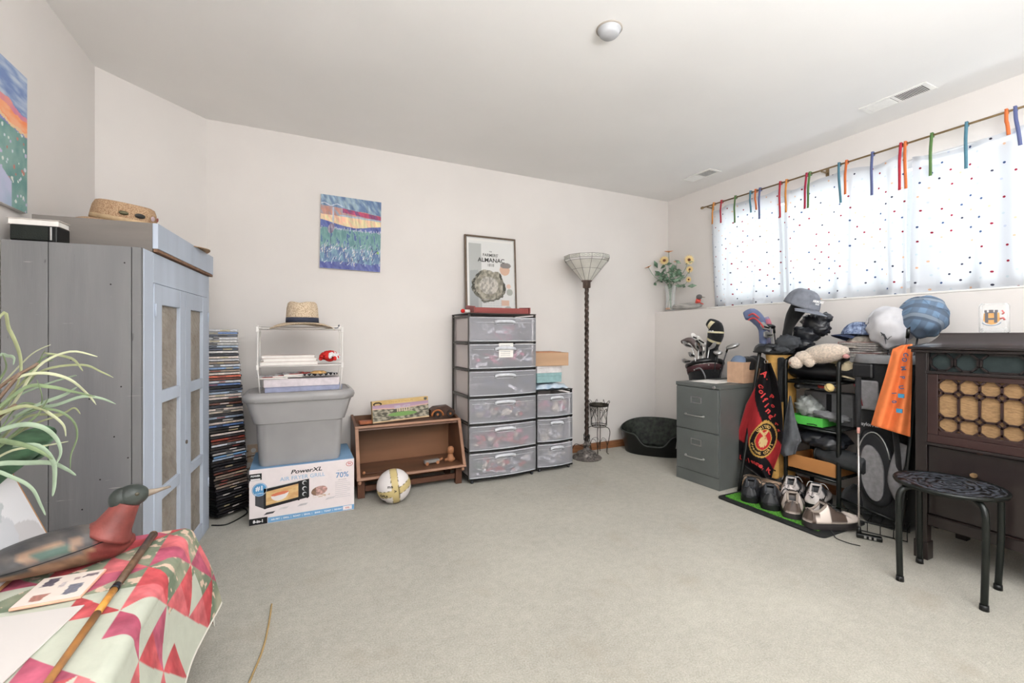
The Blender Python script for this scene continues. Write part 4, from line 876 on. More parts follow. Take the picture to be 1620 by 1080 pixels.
# volleyball ------------------------------------------------------------------
bp_ = at(623, 768, z=.107)
t_ = thing('volleyball', 'white and gold panelled volleyball on the carpet before the bench', 'ball', (bp_.x, bp_.y, .107), 0, rot=(R(8), R(-6), R(-8)))
b = MB(); b.ell((0, 0, 0), (.106, .106, .106), 96, 64); V = np.array(b.v); r_ = np.linalg.norm(V, axis=1, keepdims=True); Vn = V / np.maximum(r_, 1e-6); V = Vn * .106
X_, Y_, Z_ = Vn.T
g1 = (np.abs(X_ - .05) < .20) & (Y_ < .35); g2 = (np.abs(Z_ - .02 - .22 * X_) < .20); c = np.where(g1[:, None] | g2[:, None], (204, 184, 130), (226, 220, 218))
ln1 = (np.abs(np.abs(X_ - .05) - .20) < .012) & (Y_ < .35); ln2 = (np.abs(np.abs(Z_ - .02 - .22 * X_) - .20) < .012) & ~((np.abs(X_ - .05) < .19) & (Y_ < .35)); c = np.where((ln1 | ln2)[:, None], (96, 84, 52), c)
b.col = c; V = V * np.where(ln1 | ln2, .992, 1)[:, None]; b.v = [tuple(p_) for p_ in V]; b.build('ball_shell', vmat('ball leather', .5, .35), t_)
for (body, sz, az, el) in (('GALA', .022, -128, -8), ('SET', .022, -140, -36), ('>', .03, -88, 6), ('FIVB', .018, -104, 22)):
    a, e = R(az), R(el); n_ = Vector((math.cos(a) * math.cos(e), math.sin(a) * math.cos(e), math.sin(e)))
    o = text(body, sz, black_ink, t_, n_ * .1068, rot=(R(90) - e, 0, a + R(90)), bold=.0006)

# canvas on the back wall ------------------------------------------------------
def paint_lav(U, V):
    st_ = fbm(U * 4 + V * 3, V * 1.5 - U * .6, 6, 3); n = fbm(U, V, 4, 6); st2 = fbm(U * 7 + V * 1.2, V * 2, 5, 9)
    c = mixc((92, 118, 158), (160, 184, 196), .5 + st_ * 1.2)
    c = np.where((V < .86 - .06 * U + .02 * n)[..., None], mixc((206, 140, 120), (150, 158, 176), .4 + st_), c); c = np.where((abs(V - .80 + .08 * (U - .5)) < .030)[..., None] & (U > .35)[..., None], mixc((196, 70, 104), (110, 70, 120), .4 + st_ * 1.4), c)
    c = np.where((abs(V - .745 + .02 * U) < .012)[..., None] & (U > .3)[..., None], (170, 186, 202), c)
    c = np.where((V < .735 - .02 * U)[..., None], mixc((250, 190, 160), (240, 226, 170), .5 + 1.2 * st_ + .3 * (U - .5)), c)
    hill = .625 + .035 * np.sin(U * 5 + 2) + .01 * n; c = np.where((V < hill)[..., None], mixc((66, 78, 146), (104, 118, 182), .5 + st_), c)
    fld = .555 + .012 * fbm(U, V, 20, 3); c = np.where((V < fld)[..., None], mixc((104, 152, 152), (128, 170, 160), .5 + st2 * 1.3), c)
    c = np.where(((V < fld) & (st2 > .3))[..., None], mixc((70, 104, 140), (80, 90, 150), .5 + st_), c); c = np.where((V < .30 + .06 * n)[..., None], mixc((92, 116, 168), (120, 156, 172), .5 + st2 * 1.5), c)
    c = np.where((V < .10 + .03 * n)[..., None], mixc((72, 80, 150), (110, 120, 180), .5 + st_), c)
    rs = np.random.RandomState(3)
    for k in range(170):
        u0, v0 = rs.rand(), .04 + .30 * rs.rand() ** .8; L_ = .03 + .05 * rs.rand(); an = R(60 + 50 * rs.rand() - (30 if rs.rand() < .4 else 0)); du, dv = (U - u0), (V - v0); al = du * math.cos(an) + dv * math.sin(an); pe = -du * math.sin(an) + dv * math.cos(an)
        cc = [(206, 214, 222), (176, 192, 206), (132, 156, 190), (64, 70, 110), (226, 220, 206)][k % 5]; c = np.where(((al > 0) & (al < L_) & (abs(pe) < .006 * (1 - al / L_) + .0015))[..., None], cc, c)
    for k in range(60):
        u0, v0 = rs.rand(), .54 + .03 * rs.rand(); c = np.where((((U - u0) / .008) ** 2 + ((V - v0) / .012) ** 2 < 1)[..., None], (186, 190, 212), c)
    c = np.where(((abs(U - .20) < .010 + .01 * (V - .6)) & (V > .6) & (V < .84))[..., None], (190, 196, 212), c)
    c = np.where((((U - .17 - .2 * (V - .55)) / .05) ** 2 + ((V - .55) / .07) ** 2 < 1)[..., None], mixc((196, 186, 202), (110, 90, 110), .5 + 1.5 * st2), c)
    c = np.where(((abs(U - .165) < .006) & (V < .55) & (V > .25))[..., None], (76, 86, 120), c)
    c = np.where((abs(V - .875 - .015 * np.sin(U * 30)) < .006)[..., None] & (U < .35)[..., None], (206, 214, 224), c)
    c = np.where((((U - .955) / .02) ** 2 + ((V - .27) / .02) ** 2 < 1)[..., None], (150, 200, 110), c)
    c = c * (1 + .16 * st2[..., None]) ; c = c * .86 + np.array((160, 168, 182.)) * .14; return np.clip(c, 0, 255)
t_ = thing('meadow_painting', 'unframed canvas of blue green meadow and orange sky on the back wall', 'painting', (.140, 3.341, 1.538), 0, rot=(0, R(1.0), 0))
bx('canvas', (0, 0, 0), (.410, .022, .516), mat('canvas edge', (222, 218, 216)), t_, .001); art('painted_face', .408, .514, 190, 230, paint_lav, paint_v, t_, loc=(.001, -.0015, .001))

# framed almanac poster ---------------------------------------------------------
FW, FHt = .455, .655
t_ = thing('framed_almanac_poster', 'tall brown framed almanac poster leaning behind the big drawer tower', 'picture', (1.205, 3.300, 1.2255), 0, rot=(R(-3), 0, 0))
fm_ = mat('bronze brown frame', (104, 88, 74), .4, .3, var=.08)
for nm_, a, c in (('frame_side', (0, 0, 0), (.016, .02, FHt)), ('frame_side', (FW - .016, 0, 0), (FW, .02, FHt)), ('frame_rail', (.0165, 0, 0), (FW - .0165, .02, .016)), ('frame_rail', (.0165, 0, FHt - .016), (FW - .0165, .02, FHt))): bx(nm_, a, c, fm_, t_, .003)
for nm_, a, c in (('inner_slip', (.0165, .003, .0165), (.021, .016, FHt - .0165)), ('inner_slip', (FW - .021, .003, .0165), (FW - .0165, .016, FHt - .0165)), ('inner_slip', (.0215, .003, FHt - .021), (FW - .0215, .016, FHt - .0165))): MB().box(a, c).build(nm_, silver, t_)
def poster(U, V):
    c = np.ones(U.shape + (3,)) * (222, 222, 220); c = np.where(((U < .03) | (V > .965) | (U > .985))[..., None], (232, 230, 226), c)
    c = np.where(((U > .03) & (U < .30) & (V < .93))[..., None], (182, 184, 182), c); c = np.where(((U > .05) & (U < .22) & (V < .56 + .1 * U))[..., None], (160, 164, 164), c)
    m = ((U - .45) / .36) ** 2 + ((V - .37) / .22) ** 2 + .25 * fbm(U, V, 9, 3); eng = fbm(U, V, 28, 5); c = np.where((m < 1)[..., None], mixc((120, 116, 104), (178, 172, 156), .5 + 1.4 * eng), c)
    c = np.where(((m < 1.02) & (m > .72) & ((U < .3) | (U > .68)) & (eng > -.05))[..., None], (62, 62, 52), c); c = np.where(((m < 1) & (m > .8) & (V < .28))[..., None], (98, 96, 84), c)
    m2 = ((U - .45) / .2) ** 2 + ((V - .38) / .12) ** 2; c = np.where((m2 < 1)[..., None], mixc((150, 146, 138), (206, 200, 190), .5 + 1.6 * fbm(U, V, 30, 8)), c)
    c = np.where((((U - .80) / .11) ** 2 + ((V - .60) / .075) ** 2 < 1)[..., None], (214, 178, 156), c); c = np.where((((U - .82) / .12) ** 2 + ((V - .66) / .04) ** 2 < 1)[..., None], (140, 134, 132), c)
    c = np.where(((abs(U - .80) < .09) & (V > .12) & (V < .19))[..., None], (214, 180, 160), c); c = np.where((((U - .86) / .09) ** 2 + ((V - .06) / .05) ** 2 < 1)[..., None], (172, 174, 168), c)
    c = np.where((((U - .9) / .07) ** 2 + ((V - .30) / .045) ** 2 < 1)[..., None], (168, 170, 162), c); c = np.where((((U - .88) / .05) ** 2 + ((V - .38) / .03) ** 2 < 1)[..., None], (220, 190, 174), c); return c
art('poster', FW - .042, FHt - .037, 110, 150, poster, vmat('glazed poster', .2, .5), t_, loc=(.021, .0095, .016))
gi = mat('poster ink', (48, 46, 42), .5); MB().box((.021, .012, .016), (FW - .021, .018, FHt - .017)).build('backing', cardboard, t_)
text("FARMERS'", .034, gi, t_, (.225, .0088, .500), bold=.0003, sx=.95); text('ALMANAC', .048, gi, t_, (.232, .0088, .458), bold=.0008, sx=1.05); text('1818', .034, gi, t_, (.225, .0088, .418), sx=.9); text('THE', .014, gi, t_, (.225, .0088, .53))
for i in range(6): text('calculated for the use of the country folk', .0095, mat('grey ink', (150, 150, 154)), t_, (.225, .0088, .135 - i * .016), sx=1.2)

# drawer towers -------------------------------------------------------------------
twf = mat('dark brown grey plastic', (62, 58, 54), .4, var=.06); twb = mat('black frame plastic', (26, 26, 27), .35)
fro = bpy.data.materials.new('frosted clear plastic'); nt, N, L = nodes(fro); pB = N['Principled BSDF']; pB.inputs['Base Color'].default_value = C4((226, 227, 234)); pB.inputs['Roughness'].default_value = .4
trn = N.new('ShaderNodeBsdfTransparent'); trn.inputs[0].default_value = C4((232, 232, 240)); mx = N.new('ShaderNodeMixShader'); mx.inputs[0].default_value = .29
L.new(trn.outputs[0], mx.inputs[1]); L.new(pB.outputs[0], mx.inputs[2]); L.new(mx.outputs[0], N['Material Output'].inputs[0])
fro2 = bpy.data.materials.new('clouded drawer side'); nt, N, L = nodes(fro2); pB = N['Principled BSDF']; pB.inputs['Base Color'].default_value = C4((204, 196, 194)); pB.inputs['Roughness'].default_value = .45; pB.inputs['Subsurface Weight'].default_value = 0
pinkm, redm, purp, crm, greyt, grn = [mat('supply %s' % n, c, .6, var=.12) for n, c in (('pink', (222, 130, 150)), ('red', (206, 66, 70)), ('purple', (120, 84, 124)), ('cream', (230, 216, 190)), ('grey', (120, 124, 136)), ('green', (90, 110, 84)))]
def tower(name, label, x0, x1, y0, y1, zb, n, pitch, fm, stuff, double=None, dlabel=''):
    t = thing(name, label, 'drawer unit', (x0, y0, 0)); W, D_ = x1 - x0, y1 - y0; H_ = zb + n * pitch + .008
    for (a, c) in ((0, 0), (0, D_ - .02), (W - .014, 0), (W - .014, D_ - .02)): bx('upright', (a, c, zb - .012), (a + .014, c + (.016 if c == 0 else .02), H_), fm if True else fm, t, .003)
    for k in range(n + 1):
        z = zb + k * pitch; th = .010 if not (double and k == double) else .020
        if k == n: bx('top_panel', (-.002, -.006, H_), (W + .002, D_ + .002, H_ + .007), fm, t, .003)
        else: bx('shelf', (.0145, .018, z - .004), (W - .0145, D_ - .021, z + .001), fm, t, .001)
        for s_ in (0, W - .014): bx('side_rail', (s_, .0165, z - .012), (s_ + .013, D_ - .0205, z - .012 + th), fm, t, .002)
        # bowed front lip
        q = 14; poly = [(W * i / q, -.004 - .022 * math.sin(PI * i / q)) for i in range(q + 1)] + [(W, .012), (0, .012)]
        if k < n: MB().prism(poly, z - .010 if not (double and k == double) else z - .018, z + .0005).build('front_lip', twb, t)
    for k in range(n):
        z0 = zb + k * pitch + .003; z1 = zb + (k + 1) * pitch - .014; h = z1 - z0
        d = MB()
        def fr(u, v, off=0):
            x = .004 + (W - .008) * u; y = -.006 - .024 * math.sin(PI * u) + off; z = z0 + h * v
            return (x, y - .002 * math.sin(PI * v), z)
        d.grid(lambda u, v: fr(u, v), 24, 6)
        do = d.build('drawer', fro, t, fixn=False)
        ub = MB(); wi = .022; ub.box((wi, .018, z0 + .002), (W - wi, D_ - .03, z0 + .005)); 
        ub.build('drawer_floor', fro2, do)
        for s_ in (wi, W - wi - .003): MB().box((s_, .018, z0 + .005), (s_ + .003, D_ - .03, z1 - .008)).build('drawer_side', fro2, do)
        MB().box((wi, D_ - .033, z0 + .005), (W - wi, D_ - .030, z1 - .008)).build('drawer_back', fro2, do)
        hb = MB(); hw = .085 if W > .4 else .06; hz = z1 - .030; cx = W / 2
        hb.grid(lambda u, v: (cx - hw + 2 * hw * u, -.031 - .012 * math.sin(PI * v) - .004 * math.sin(PI * u), hz - .012 + .024 * v - .010 * (abs(2 * u - 1) ** 4)), 14, 6)
        hb.build('handle', mat('milky handle', (222, 224, 230), .35, alpha=.85), do, solid=.002)
        # raised rim and recess of each front
        rm = MB(); rm.tube([fr(.01 + .98 * i / 16, .965, -.002) for i in range(17)], .003, 6); rm.tube([fr(.01 + .98 * i / 16, .03, -.002) for i in range(17)], .003, 6); rm.tube([fr(.04 + .92 * i / 16, .78 if abs(i - 8) > 2.5 else .70, -.001) for i in range(17)], .0014, 5)
        rm.build('rim', mat('milky handle', (222, 224, 230)), do)
        if k < len(stuff):
            g = MB(); mats = stuff[k][1]; rs = random.Random(k * 13 + int(x0 * 100))
            for i in range(stuff[k][2]):
                xx = rs.uniform(.06, W - .06); y_ = rs.uniform(.004, .035); z_ = z0 + .014 + rs.uniform(0, h * .55); kk = rs.randrange(4); mi = rs.randrange(len(mats))
                M = Matrix.Rotation(rs.uniform(-1, 1), 4, 'Y') @ Matrix.Rotation(rs.uniform(-.6, .6), 4, 'Z')
                if kk == 0: g.ell((xx, y_, z_), (rs.uniform(.01, .03), .02, rs.uniform(.01, .018)), 10, 6, mi)
                elif kk == 1: g.box((-.03, -.01, -.01), (.03, .01, .012), mi, Matrix.Translation((xx, y_, z_)) @ M)
                elif kk == 2: g.tube([Vector((xx, y_, z_)) + (M @ Vector((e, 0, 0))) for e in (-.05, 0, .05)], rs.uniform(.003, .009), 8, mi)
                else: g.tube([(xx + .02 * math.cos(a), y_, z_ + .014 + .02 * math.sin(a)) for a in np.linspace(0, 2 * PI, 13)[:-1]], .005, 6, mi, closed=True)
            o = g.build('craft_supplies', mats); o.location = (x0, y0, 0); tag(o, stuff[k][0] + dlabel, 'craft supplies', kind='stuff')
    for (a, c) in ((.03, .01), (W - .03, .01), (.03, D_ - .03), (W - .03, D_ - .03)):
        w2 = MB(); w2.tube([(a - .007, c, .0125), (a + .007, c, .0125)], .012, 14); w2.box((a - .01, c - .006, .02), (a + .01, c + .012, zb - .012)); w2.build('caster', mat('caster plastic', (70, 72, 76), .35), t)
    return t
dl = ' of the tall tower'
tower('large_drawer_tower', 'tall six drawer plastic tower with dark frame beside the bench', 1.100, 1.650, 2.965, 3.335, .036, 6, .1965, twf,
      [('green and red beads and wires in the lowest drawer', [grn, redm, crm, white_pl, greyt], 60), ('pink and red ribbons in the fifth drawer down', [redm, pinkm, crm, pinkm], 30), ('white and purple craft bits in the fourth drawer down', [white_pl, purp, redm, crm, greyt], 34), ('grey jars in the third drawer down', [greyt, white_pl], 12), ('white tangled lace in the second drawer down', [white_pl, greyt, pinkm], 30), ('pale pink bits in the top drawer', [pinkm, white_pl, greyt], 22)], double=3, dlabel=dl)
tower('small_drawer_tower', 'short three drawer plastic tower standing right of the tall one', 1.672, 2.005, 2.995, 3.335, .036, 3, .196, twb,
      [('cream odds and ends in the lowest drawer', [crm, greyt, white_pl], 14), ('white and peach bits in the middle drawer', [white_pl, crm, greyt], 16), ('pink and cream spools in the top drawer', [pinkm, crm, purp, white_pl], 24)], dlabel=' of the short tower')
lt_ = thing('paper_label', 'white printed paper stuck on the second drawer of the tall tower', 'label', (1.325, 2.9325, .905)); MB().box((0, 0, 0), (.115, .0008, .105)).build('sheet', paper, lt_)
for i in range(6): MB().box((.012, -.0006, .015 + i * .014), (.09, -.0002, .0175 + i * .014)).build('text_line', mat('grey ink', (150, 150, 154)), lt_)
# red tray and roll on the tall tower
TT1 = .036 + 6 * .1965 + .008 + .0075
rt = mat('red stained wood', (148, 70, 66), .45, var=.08, scale=6, stretch=(.15, 1, 1))
t_ = thing('red_wooden_tray', 'red stained wooden letter tray on the tall drawer tower', 'tray', (1.145, 2.972, TT1), R(0))
bx('base_board', (0, 0, 0), (.46, .17, .006), rt, t_, .001); bx('front_board', (.012, -.0, .0065), (.445, .010, .040), rt, t_, .001)
MB().prism([(0, .0065), (0, .048), (.15, .062), (.17, .062), (.17, .0065)], .0, .010, 'x').build('side_board', rt, t_); MB().prism([(-.004, .0065), (-.004, .048), (.15, .056), (.17, .056), (.17, .0065)], .450, .460, 'x').build('side_board', rt, t_)
t_ = thing('red_capped_roll', 'small white roll with red end at the tower corner', 'roll', (1.075, 3.06, TT1 + .0145), 0)
MB().tube([(.03, 0, 0), (.075, 0, 0)], .013, 14).build('roll_body', paper, t_); MB().ell((.018, 0, .001), (.018, .015, .0150), 16, 10).build('red_end', mat('red wool', (206, 42, 38)), t_)
# pile on the short tower
TS = .036 + 3 * .196 + .008 + .0075
t_ = thing('blue_plastic_bag', 'pale blue shiny plastic bag flat on the short drawer tower', 'bag', (1.825, 3.11, TS + .001))
b = MB(); b.grid(lambda u, v: ((u - .5) * .31, (v - .5) * .21, .006 + .040 * (math.sin(PI * u) * math.sin(PI * v)) ** .35 + .012 * noise.noise(Vector((u * 7, v * 5, 2)))), 40, 26); b.grid(lambda u, v: ((u - .5) * .31, (v - .5) * .21, .001 + .004 * math.sin(PI * u) * math.sin(PI * v)), 10, 8)
b.build('bag_body', mat('blue plastic film', (160, 184, 206), .22, var=.25, scale=18, spec=.7, col2=(214, 222, 230)), t_, fixn=False)
def pbox(name, label, cat, x0, x1, y0, y1, z0, z1, m, rz=0, lid=None):
    t = thing(name, label, cat, ((x0 + x1) / 2, (y0 + y1) / 2, z0), R(rz)); w_, d_, h = (x1 - x0) / 2, (y1 - y0) / 2, z1 - z0
    bx('box_body', (-w_, -d_, 0), (w_, d_, h * (.68 if lid else 1)), m, t, .002)
    if lid: bx('box_lid', (-w_ - .001, -d_ - .001, h * .69), (w_ + .001, d_ + .001, h), lid, t, .002)
    return t
pbox('teal_box', 'pale teal lidded box on the blue bag on the short tower', 'box', 1.695, 1.925, 3.03, 3.21, TS + .052, TS + .128, mat('pale teal card', (146, 180, 182), .45), 1, mat('pale teal card', (146, 180, 182)))
pbox('white_card_box', 'plain white card box above the teal box on the short tower', 'box', 1.70, 1.925, 3.03, 3.20, TS + .1285, TS + .185, mat('white card', (216, 212, 212), .6), -1, mat('white card', (216, 212, 212)))
t_ = thing('oak_drawer_box', 'open light oak wooden box topmost on the short drawer tower pile', 'box', (1.815, 3.12, TS + .1855), R(-6)); ow = mat('light oak', (186, 152, 122), .5, var=.1, scale=8, stretch=(.12, 1, 1), bump=.05)
for nm_, a, c in (('front_side', (-.165, -.11, 0), (.165, -.098, .105)), ('back_side', (-.165, .098, 0), (.165, .11, .105)), ('left_side', (-.165, -.0975, 0), (-.153, .0975, .105)), ('right_side', (.153, -.0975, 0), (.165, .0975, .105)), ('floor_panel', (-.1525, -.0975, 0), (.1525, .0975, .006))): bx(nm_, a, c, ow, t_, .0015)
b = MB().box((-.16, -.10, .106), (.10, .09, .111), M=Matrix.Rotation(R(4), 4, 'Z')); b.build('loose_slat', mat('reddish oak', (186, 128, 90), .5, var=.1), t_)
# lamp -----------------------------------------------------------------------------
LX, LY = 2.268, 3.165
t_ = thing('torchiere_lamp', 'tall bronze torchiere floor lamp with leaded glass bowl shade', 'floor lamp', (LX, LY, 0))
bz = mat('antique bronze', (70, 58, 52), .4, .6, var=.2, scale=30); bz2 = mat('aged pewter bronze', (112, 106, 102), .5, .5, var=.35, scale=50, bump=.6, bscale=120)
MB().lathe([(0, 0), (.125, 0), (.13, .008), (.118, .016), (.095, .022), (.085, .034), (.080, .052), (.060, .062), (.040, .068), (.03, .08), (.022, .10), (.034, .112), (.036, .12), (.022, .13), (.020, .15)], n=40).build('base', bz2, t_, angle=50)
pl = MB(); n = 12; k = 340
pl.rings([[((.0165 + .0035 * math.cos(3 * (2 * PI * j / n - i * .16))) * math.cos(2 * PI * j / n), (.0165 + .0035 * math.cos(3 * (2 * PI * j / n - i * .16))) * math.sin(2 * PI * j / n), .15 + 1.325 * i / k) for j in range(n)] for i in range(k + 1)]); pl.build('pole', bz, t_)
MB().lathe([(.014, 1.475), (.034, 1.482), (.034, 1.530), (.045, 1.536), (.048, 1.545), (.0, 1.545)], n=28).build('cup', mat('bronze cup', (122, 106, 98), .35, .6, var=.1), t_)
gl = mat('milky leaded glass', (218, 216, 208), .35, var=.04, scale=14, spec=.5, alpha=.93); ld = mat('lead came', (96, 94, 90), .5, .4)
NS = 12; rr = [(.046, 1.546), (.125, 1.640), (.183, 1.706), (.195, 1.722), (.197, 1.752)]
def pol(r, a, z): return (r * math.cos(a), r * math.sin(a), z)
for i in range(NS):
    a0, a1 = 2 * PI * i / NS + .13, 2 * PI * (i + 1) / NS + .13
    for j, nm_ in ((0, 'lower_pane'), (1, 'upper_pane'), (3, 'rim_pane')):
        (r0, z0), (r1, z1) = rr[j], rr[j + 1] if j != 1 else rr[2]
        MB().add([pol(r0, a0, z0), pol(r0, a1, z0), pol(r1, a1, z1), pol(r1, a0, z1)], [(0, 1, 2, 3)]).build(nm_, gl, t_, solid=.002)
cm_ = MB()
for i in range(NS):
    a0, a1 = 2 * PI * i / NS + .13, 2 * PI * (i + 1) / NS + .13; am = (a0 + a1) / 2
    cm_.tube([pol(r * 1.005, a0, z) for r, z in rr], .0017, 5)
    for j in (1, 2, 3, 4): cm_.tube([pol(rr[j][0] * 1.004, a0, rr[j][1]), pol(rr[j][0] * 1.004, a1, rr[j][1])], .0017, 5)
    for (f0, f1) in ((.15, .5), (.5, .85)):
        q0 = a0 + (a1 - a0) * f0; q1 = a0 + (a1 - a0) * f1; qm = (q0 + q1) / 2
        cm_.tube([pol(.1975 * .985, q0, 1.737), pol(.1975 * .985, qm, 1.745), pol(.1975 * .985, q1, 1.737), pol(.1975 * .985, qm, 1.729)], .001, 4, closed=True)
cm_.build('lead_lines', ld, t_)
cb = MB(); cb.tube(smooth([(-.02, -.03, .15), (-.05, -.05, .11), (-.12, -.02, .14), (-.13, .02, .10), (-.14, .05, .02), (-.09, .07, .004)], 6), .0025, 6); cb.tube(smooth([(-.15, .08, .01), (-.15, .10, .2), (-.16, .13, .36), (-.19, .14, .41)], 6), .0022, 6)
for z in (.16, .175, .19, .2): cb.tube([pol(.026, a, z + .006 * math.sin(a)) for a in np.linspace(0, 2 * PI, 15)[:-1]], .003, 5, closed=True)
cb.build('cord', black_pl, t_)
# wrought iron plant stand ------------------------------------------------------------
SX, SY = 2.452, 3.235
t_ = thing('iron_plant_stand', 'small wrought iron scroll plant stand between the lamp and black dog bed', 'plant stand', (SX, SY, 0)); ir = mat('wrought iron', (62, 56, 50), .55, .5, var=.15)
for i in range(4):
    a = R(45 + 90 * i); P = [(.052, .245), (.085, .235), (.098, .20), (.090, .14), (.074, .07), (.070, .02), (.088, .003)]
    MB().tube(smooth([pol(r, a, z) for r, z in P], 6), .0032, 6).build('leg', ir, t_)
    MB().tube(smooth([pol(.070, a, .26), pol(.070, a, .34), pol(.080, a, .42), pol(.084, a, .435)], 4), .003, 6).build('basket_upright', ir, t_)
    b = MB()
    for sg in (-1, 1):
        P = [(.02, .262), (.032, .275), (.034, .31), (.014, .345), (.004, .37), (.014, .395), (.034, .405), (.036, .385), (.024, .38)]
        am = a + PI / 4; tv = Vector((-math.sin(am), math.cos(am), 0)); c0 = Vector((math.cos(am), math.sin(am), 0)) * .056
        MB().tube(smooth([c0 * (1 + (z - .26) * .8) + tv * (sg * x) + Vector((0, 0, z)) for x, z in P], 4), .0020, 5).build('scroll', ir, t_)
        P = [(.0, .446), (.012, .47), (.028, .484), (.036, .472), (.028, .464)]
        MB().tube(smooth([c0 * (1.35 + x * 5) + tv * (sg * (x + .012)) + Vector((0, 0, z - .006)) for x, z in P], 4), .0022, 5).build('scroll', ir, t_)
        P = [(.055, .02), (.05, .08), (.03, .125), (.0, .135)]
        MB().tube(smooth([c0 * 1.0 + tv * (sg * x) + Vector((0, 0, z)) for x, z in P], 4), .0018, 5).build('scroll', ir, t_)
for nm_, r, z in (('ring', .084, .437), ('ring', .086, .446), ('ring', .070, .262), ('ring', .062, .248)): MB().tube([pol(r, a, z) for a in np.linspace(0, 2 * PI, 33)[:-1]], .0035, 6, closed=True).build(nm_, ir, t_)
MB().lathe([(0, .430), (.082, .430), (.083, .446), (.080, .446), (.079, .434), (0, .434)], n=32).build('dish', mat('dark dish', (54, 50, 40), .6, var=.3, scale=60), t_)
# dog bed ----------------------------------------------------------------------------
DBX, DBY, DBA = 2.965, 3.06, math.atan2(-.76, .65)
t_ = thing('dog_bed', 'black plastic dog bed basket in the corner beside the filing cabinet', 'dog bed', (DBX, DBY, 0), DBA)
def bed(u, v, inner=0):
    a = 2 * PI * u; fx = .27 + .045 * v; fy = .185 + .035 * v
    rimz = .205 + .065 * max(math.sin(a), 0) ** 1.2
    d_ = (a - 1.5 * PI) ; rimz -= .095 * math.exp(-(d_ / .34) ** 4) - .0 * v; rimz -= .02 * (math.sin(a) < 0) * abs(math.sin(a))
    k_ = 1 - .02 * inner / .02 if inner else 1
    return (fx * math.copysign(abs(math.cos(a)) ** .8, math.cos(a)) * k_, fy * math.copysign(abs(math.sin(a)) ** .8, math.sin(a)) * k_, (.012 if inner else 0) + rimz * v - (.001 if inner else 0) * v)
b = MB(); b.grid(lambda u, v: bed(u, v), 96, 14, closed_u=True); n0 = len(b.v); b.f.append(tuple(range(96))[::-1]); b.m.append(0); b.sm.append(False)
b.build('basket', mat('black bed plastic', (20, 22, 21), .3, var=.08, spec=.55), t_, fixn=False)
b = MB(); b.grid(lambda u, v: bed(u, v, .02), 96, 14, closed_u=True); b.f.append(tuple(range(96))); b.m.append(0); b.sm.append(False)
b.build('inner_lining', mat('dusty black plastic', (24, 27, 25), .6, var=.8, scale=26, col2=(66, 72, 64), detail=8), t_, fixn=False)
MB().tube([bed(i / 96, 1.0) for i in range(96)], .006, 8, closed=True).build('rim', mat('bed rim', (52, 56, 54), .35), t_)
st_p = Vector(bed(.885, .55)); b = MB(); b.grid(lambda u, v: tuple(Vector(bed(.84 + .07 * u, .45 + .5 * v)) * 1.012), 6, 3); b.build('paper_tag', mat('bed tag', (176, 170, 166), .6), t_, fixn=False)
b = MB(); b.grid(lambda u, v: tuple(Vector(bed(.872 + .025 * u, .52 + .14 * v)) * 1.018), 4, 2); b.build('tag_print', mat('tag red', (180, 70, 60), .6), t_, fixn=False)

# ================================================================== RIGHT SIDE
# filing cabinet -----------------------------------------------------------
FC = (2.588, 2.268); FR = R(2.9)
t_ = thing('filing_cabinet', 'two drawer dark grey steel filing cabinet against the window wall', 'filing cabinet', (FC[0], FC[1], 0), FR)
fg = mat('dark grey steel', (100, 104, 102), .42, .15, var=.05, scale=5, spec=.5)
bx('shell', (.006, -.1825, .0), (.62, .1825, .694), fg, t_, .002); bx('top_cap', (-.002, -.186, .6945), (.622, .186, .722), fg, t_, .003); bx('base_panel', (0, -.1825, .0), (.0055, .1825, .082), fg, t_, .001)
for z0, z1, hz, lz in ((.386, .690, .492, .602), (.086, .380, .190, .300)):
    d = bx('drawer', (-.006, -.176, z0), (.0055, .176, z1), fg, t_, .003)
    b = MB(); b.tube(smooth([(-.006, .085, hz), (-.028, .080, hz), (-.030, .0, hz), (-.028, -.055, hz), (-.006, -.060, hz)], 4), .0045, 8); b.build('handle', chrome, d)
    for y in (.088, -.063): MB().tube([(-.006, y, hz), (-.014, y, hz)], .009, 12).build('handle_end', chrome, d)
    b = MB()
    for a, c in (((-.010, -.045, lz - .024), (-.006, .045, lz - .017)), ((-.010, -.045, lz + .017), (-.006, .045, lz + .024)), ((-.010, -.045, lz - .017), (-.006, -.037, lz + .017)), ((-.010, .037, lz - .017), (-.006, .045, lz + .017))): b.box(a, c)
    b.build('label_holder', chrome, d)
MB().tube([(-.003, -.145, .706), (-.012, -.145, .706)], .011, 18).build('lock', chrome, t_)
CT = .723
for i, (x, y, rz, lb) in enumerate(((.19, .04, 4, 'loose white paper lying on the filing cabinet top'), (.36, -.02, -3, 'second white paper partly under the cardboard box on the cabinet'))):
    t = thing('paper_sheet', lb, 'paper', (FC[0] + x, FC[1] + y, CT + i * .001), FR + R(rz)); MB().grid(lambda u, v: (-.12 + .24 * u, -.12 + .22 * v, .0012 + .0015 * noise.noise(Vector((u * 4, v * 3, i)))), 12, 12).build('sheet', paper, t, solid=.0006)
t_ = thing('open_cardboard_box', 'open cardboard box of caps on the filing cabinet', 'box', (2.838, 2.085, CT + .003), FR)
for nm_, a, c in (('front_side', (0, 0, 0), (.004, .125, .150)), ('back_side', (.296, 0, 0), (.30, .125, .150)), ('left_side', (.0045, .121, 0), (.2955, .125, .150)), ('right_side', (.0045, 0, 0), (.2955, .004, .150)), ('floor_panel', (.0045, .0045, 0), (.2955, .1205, .004))): bx(nm_, a, c, cardboard, t_, .001)

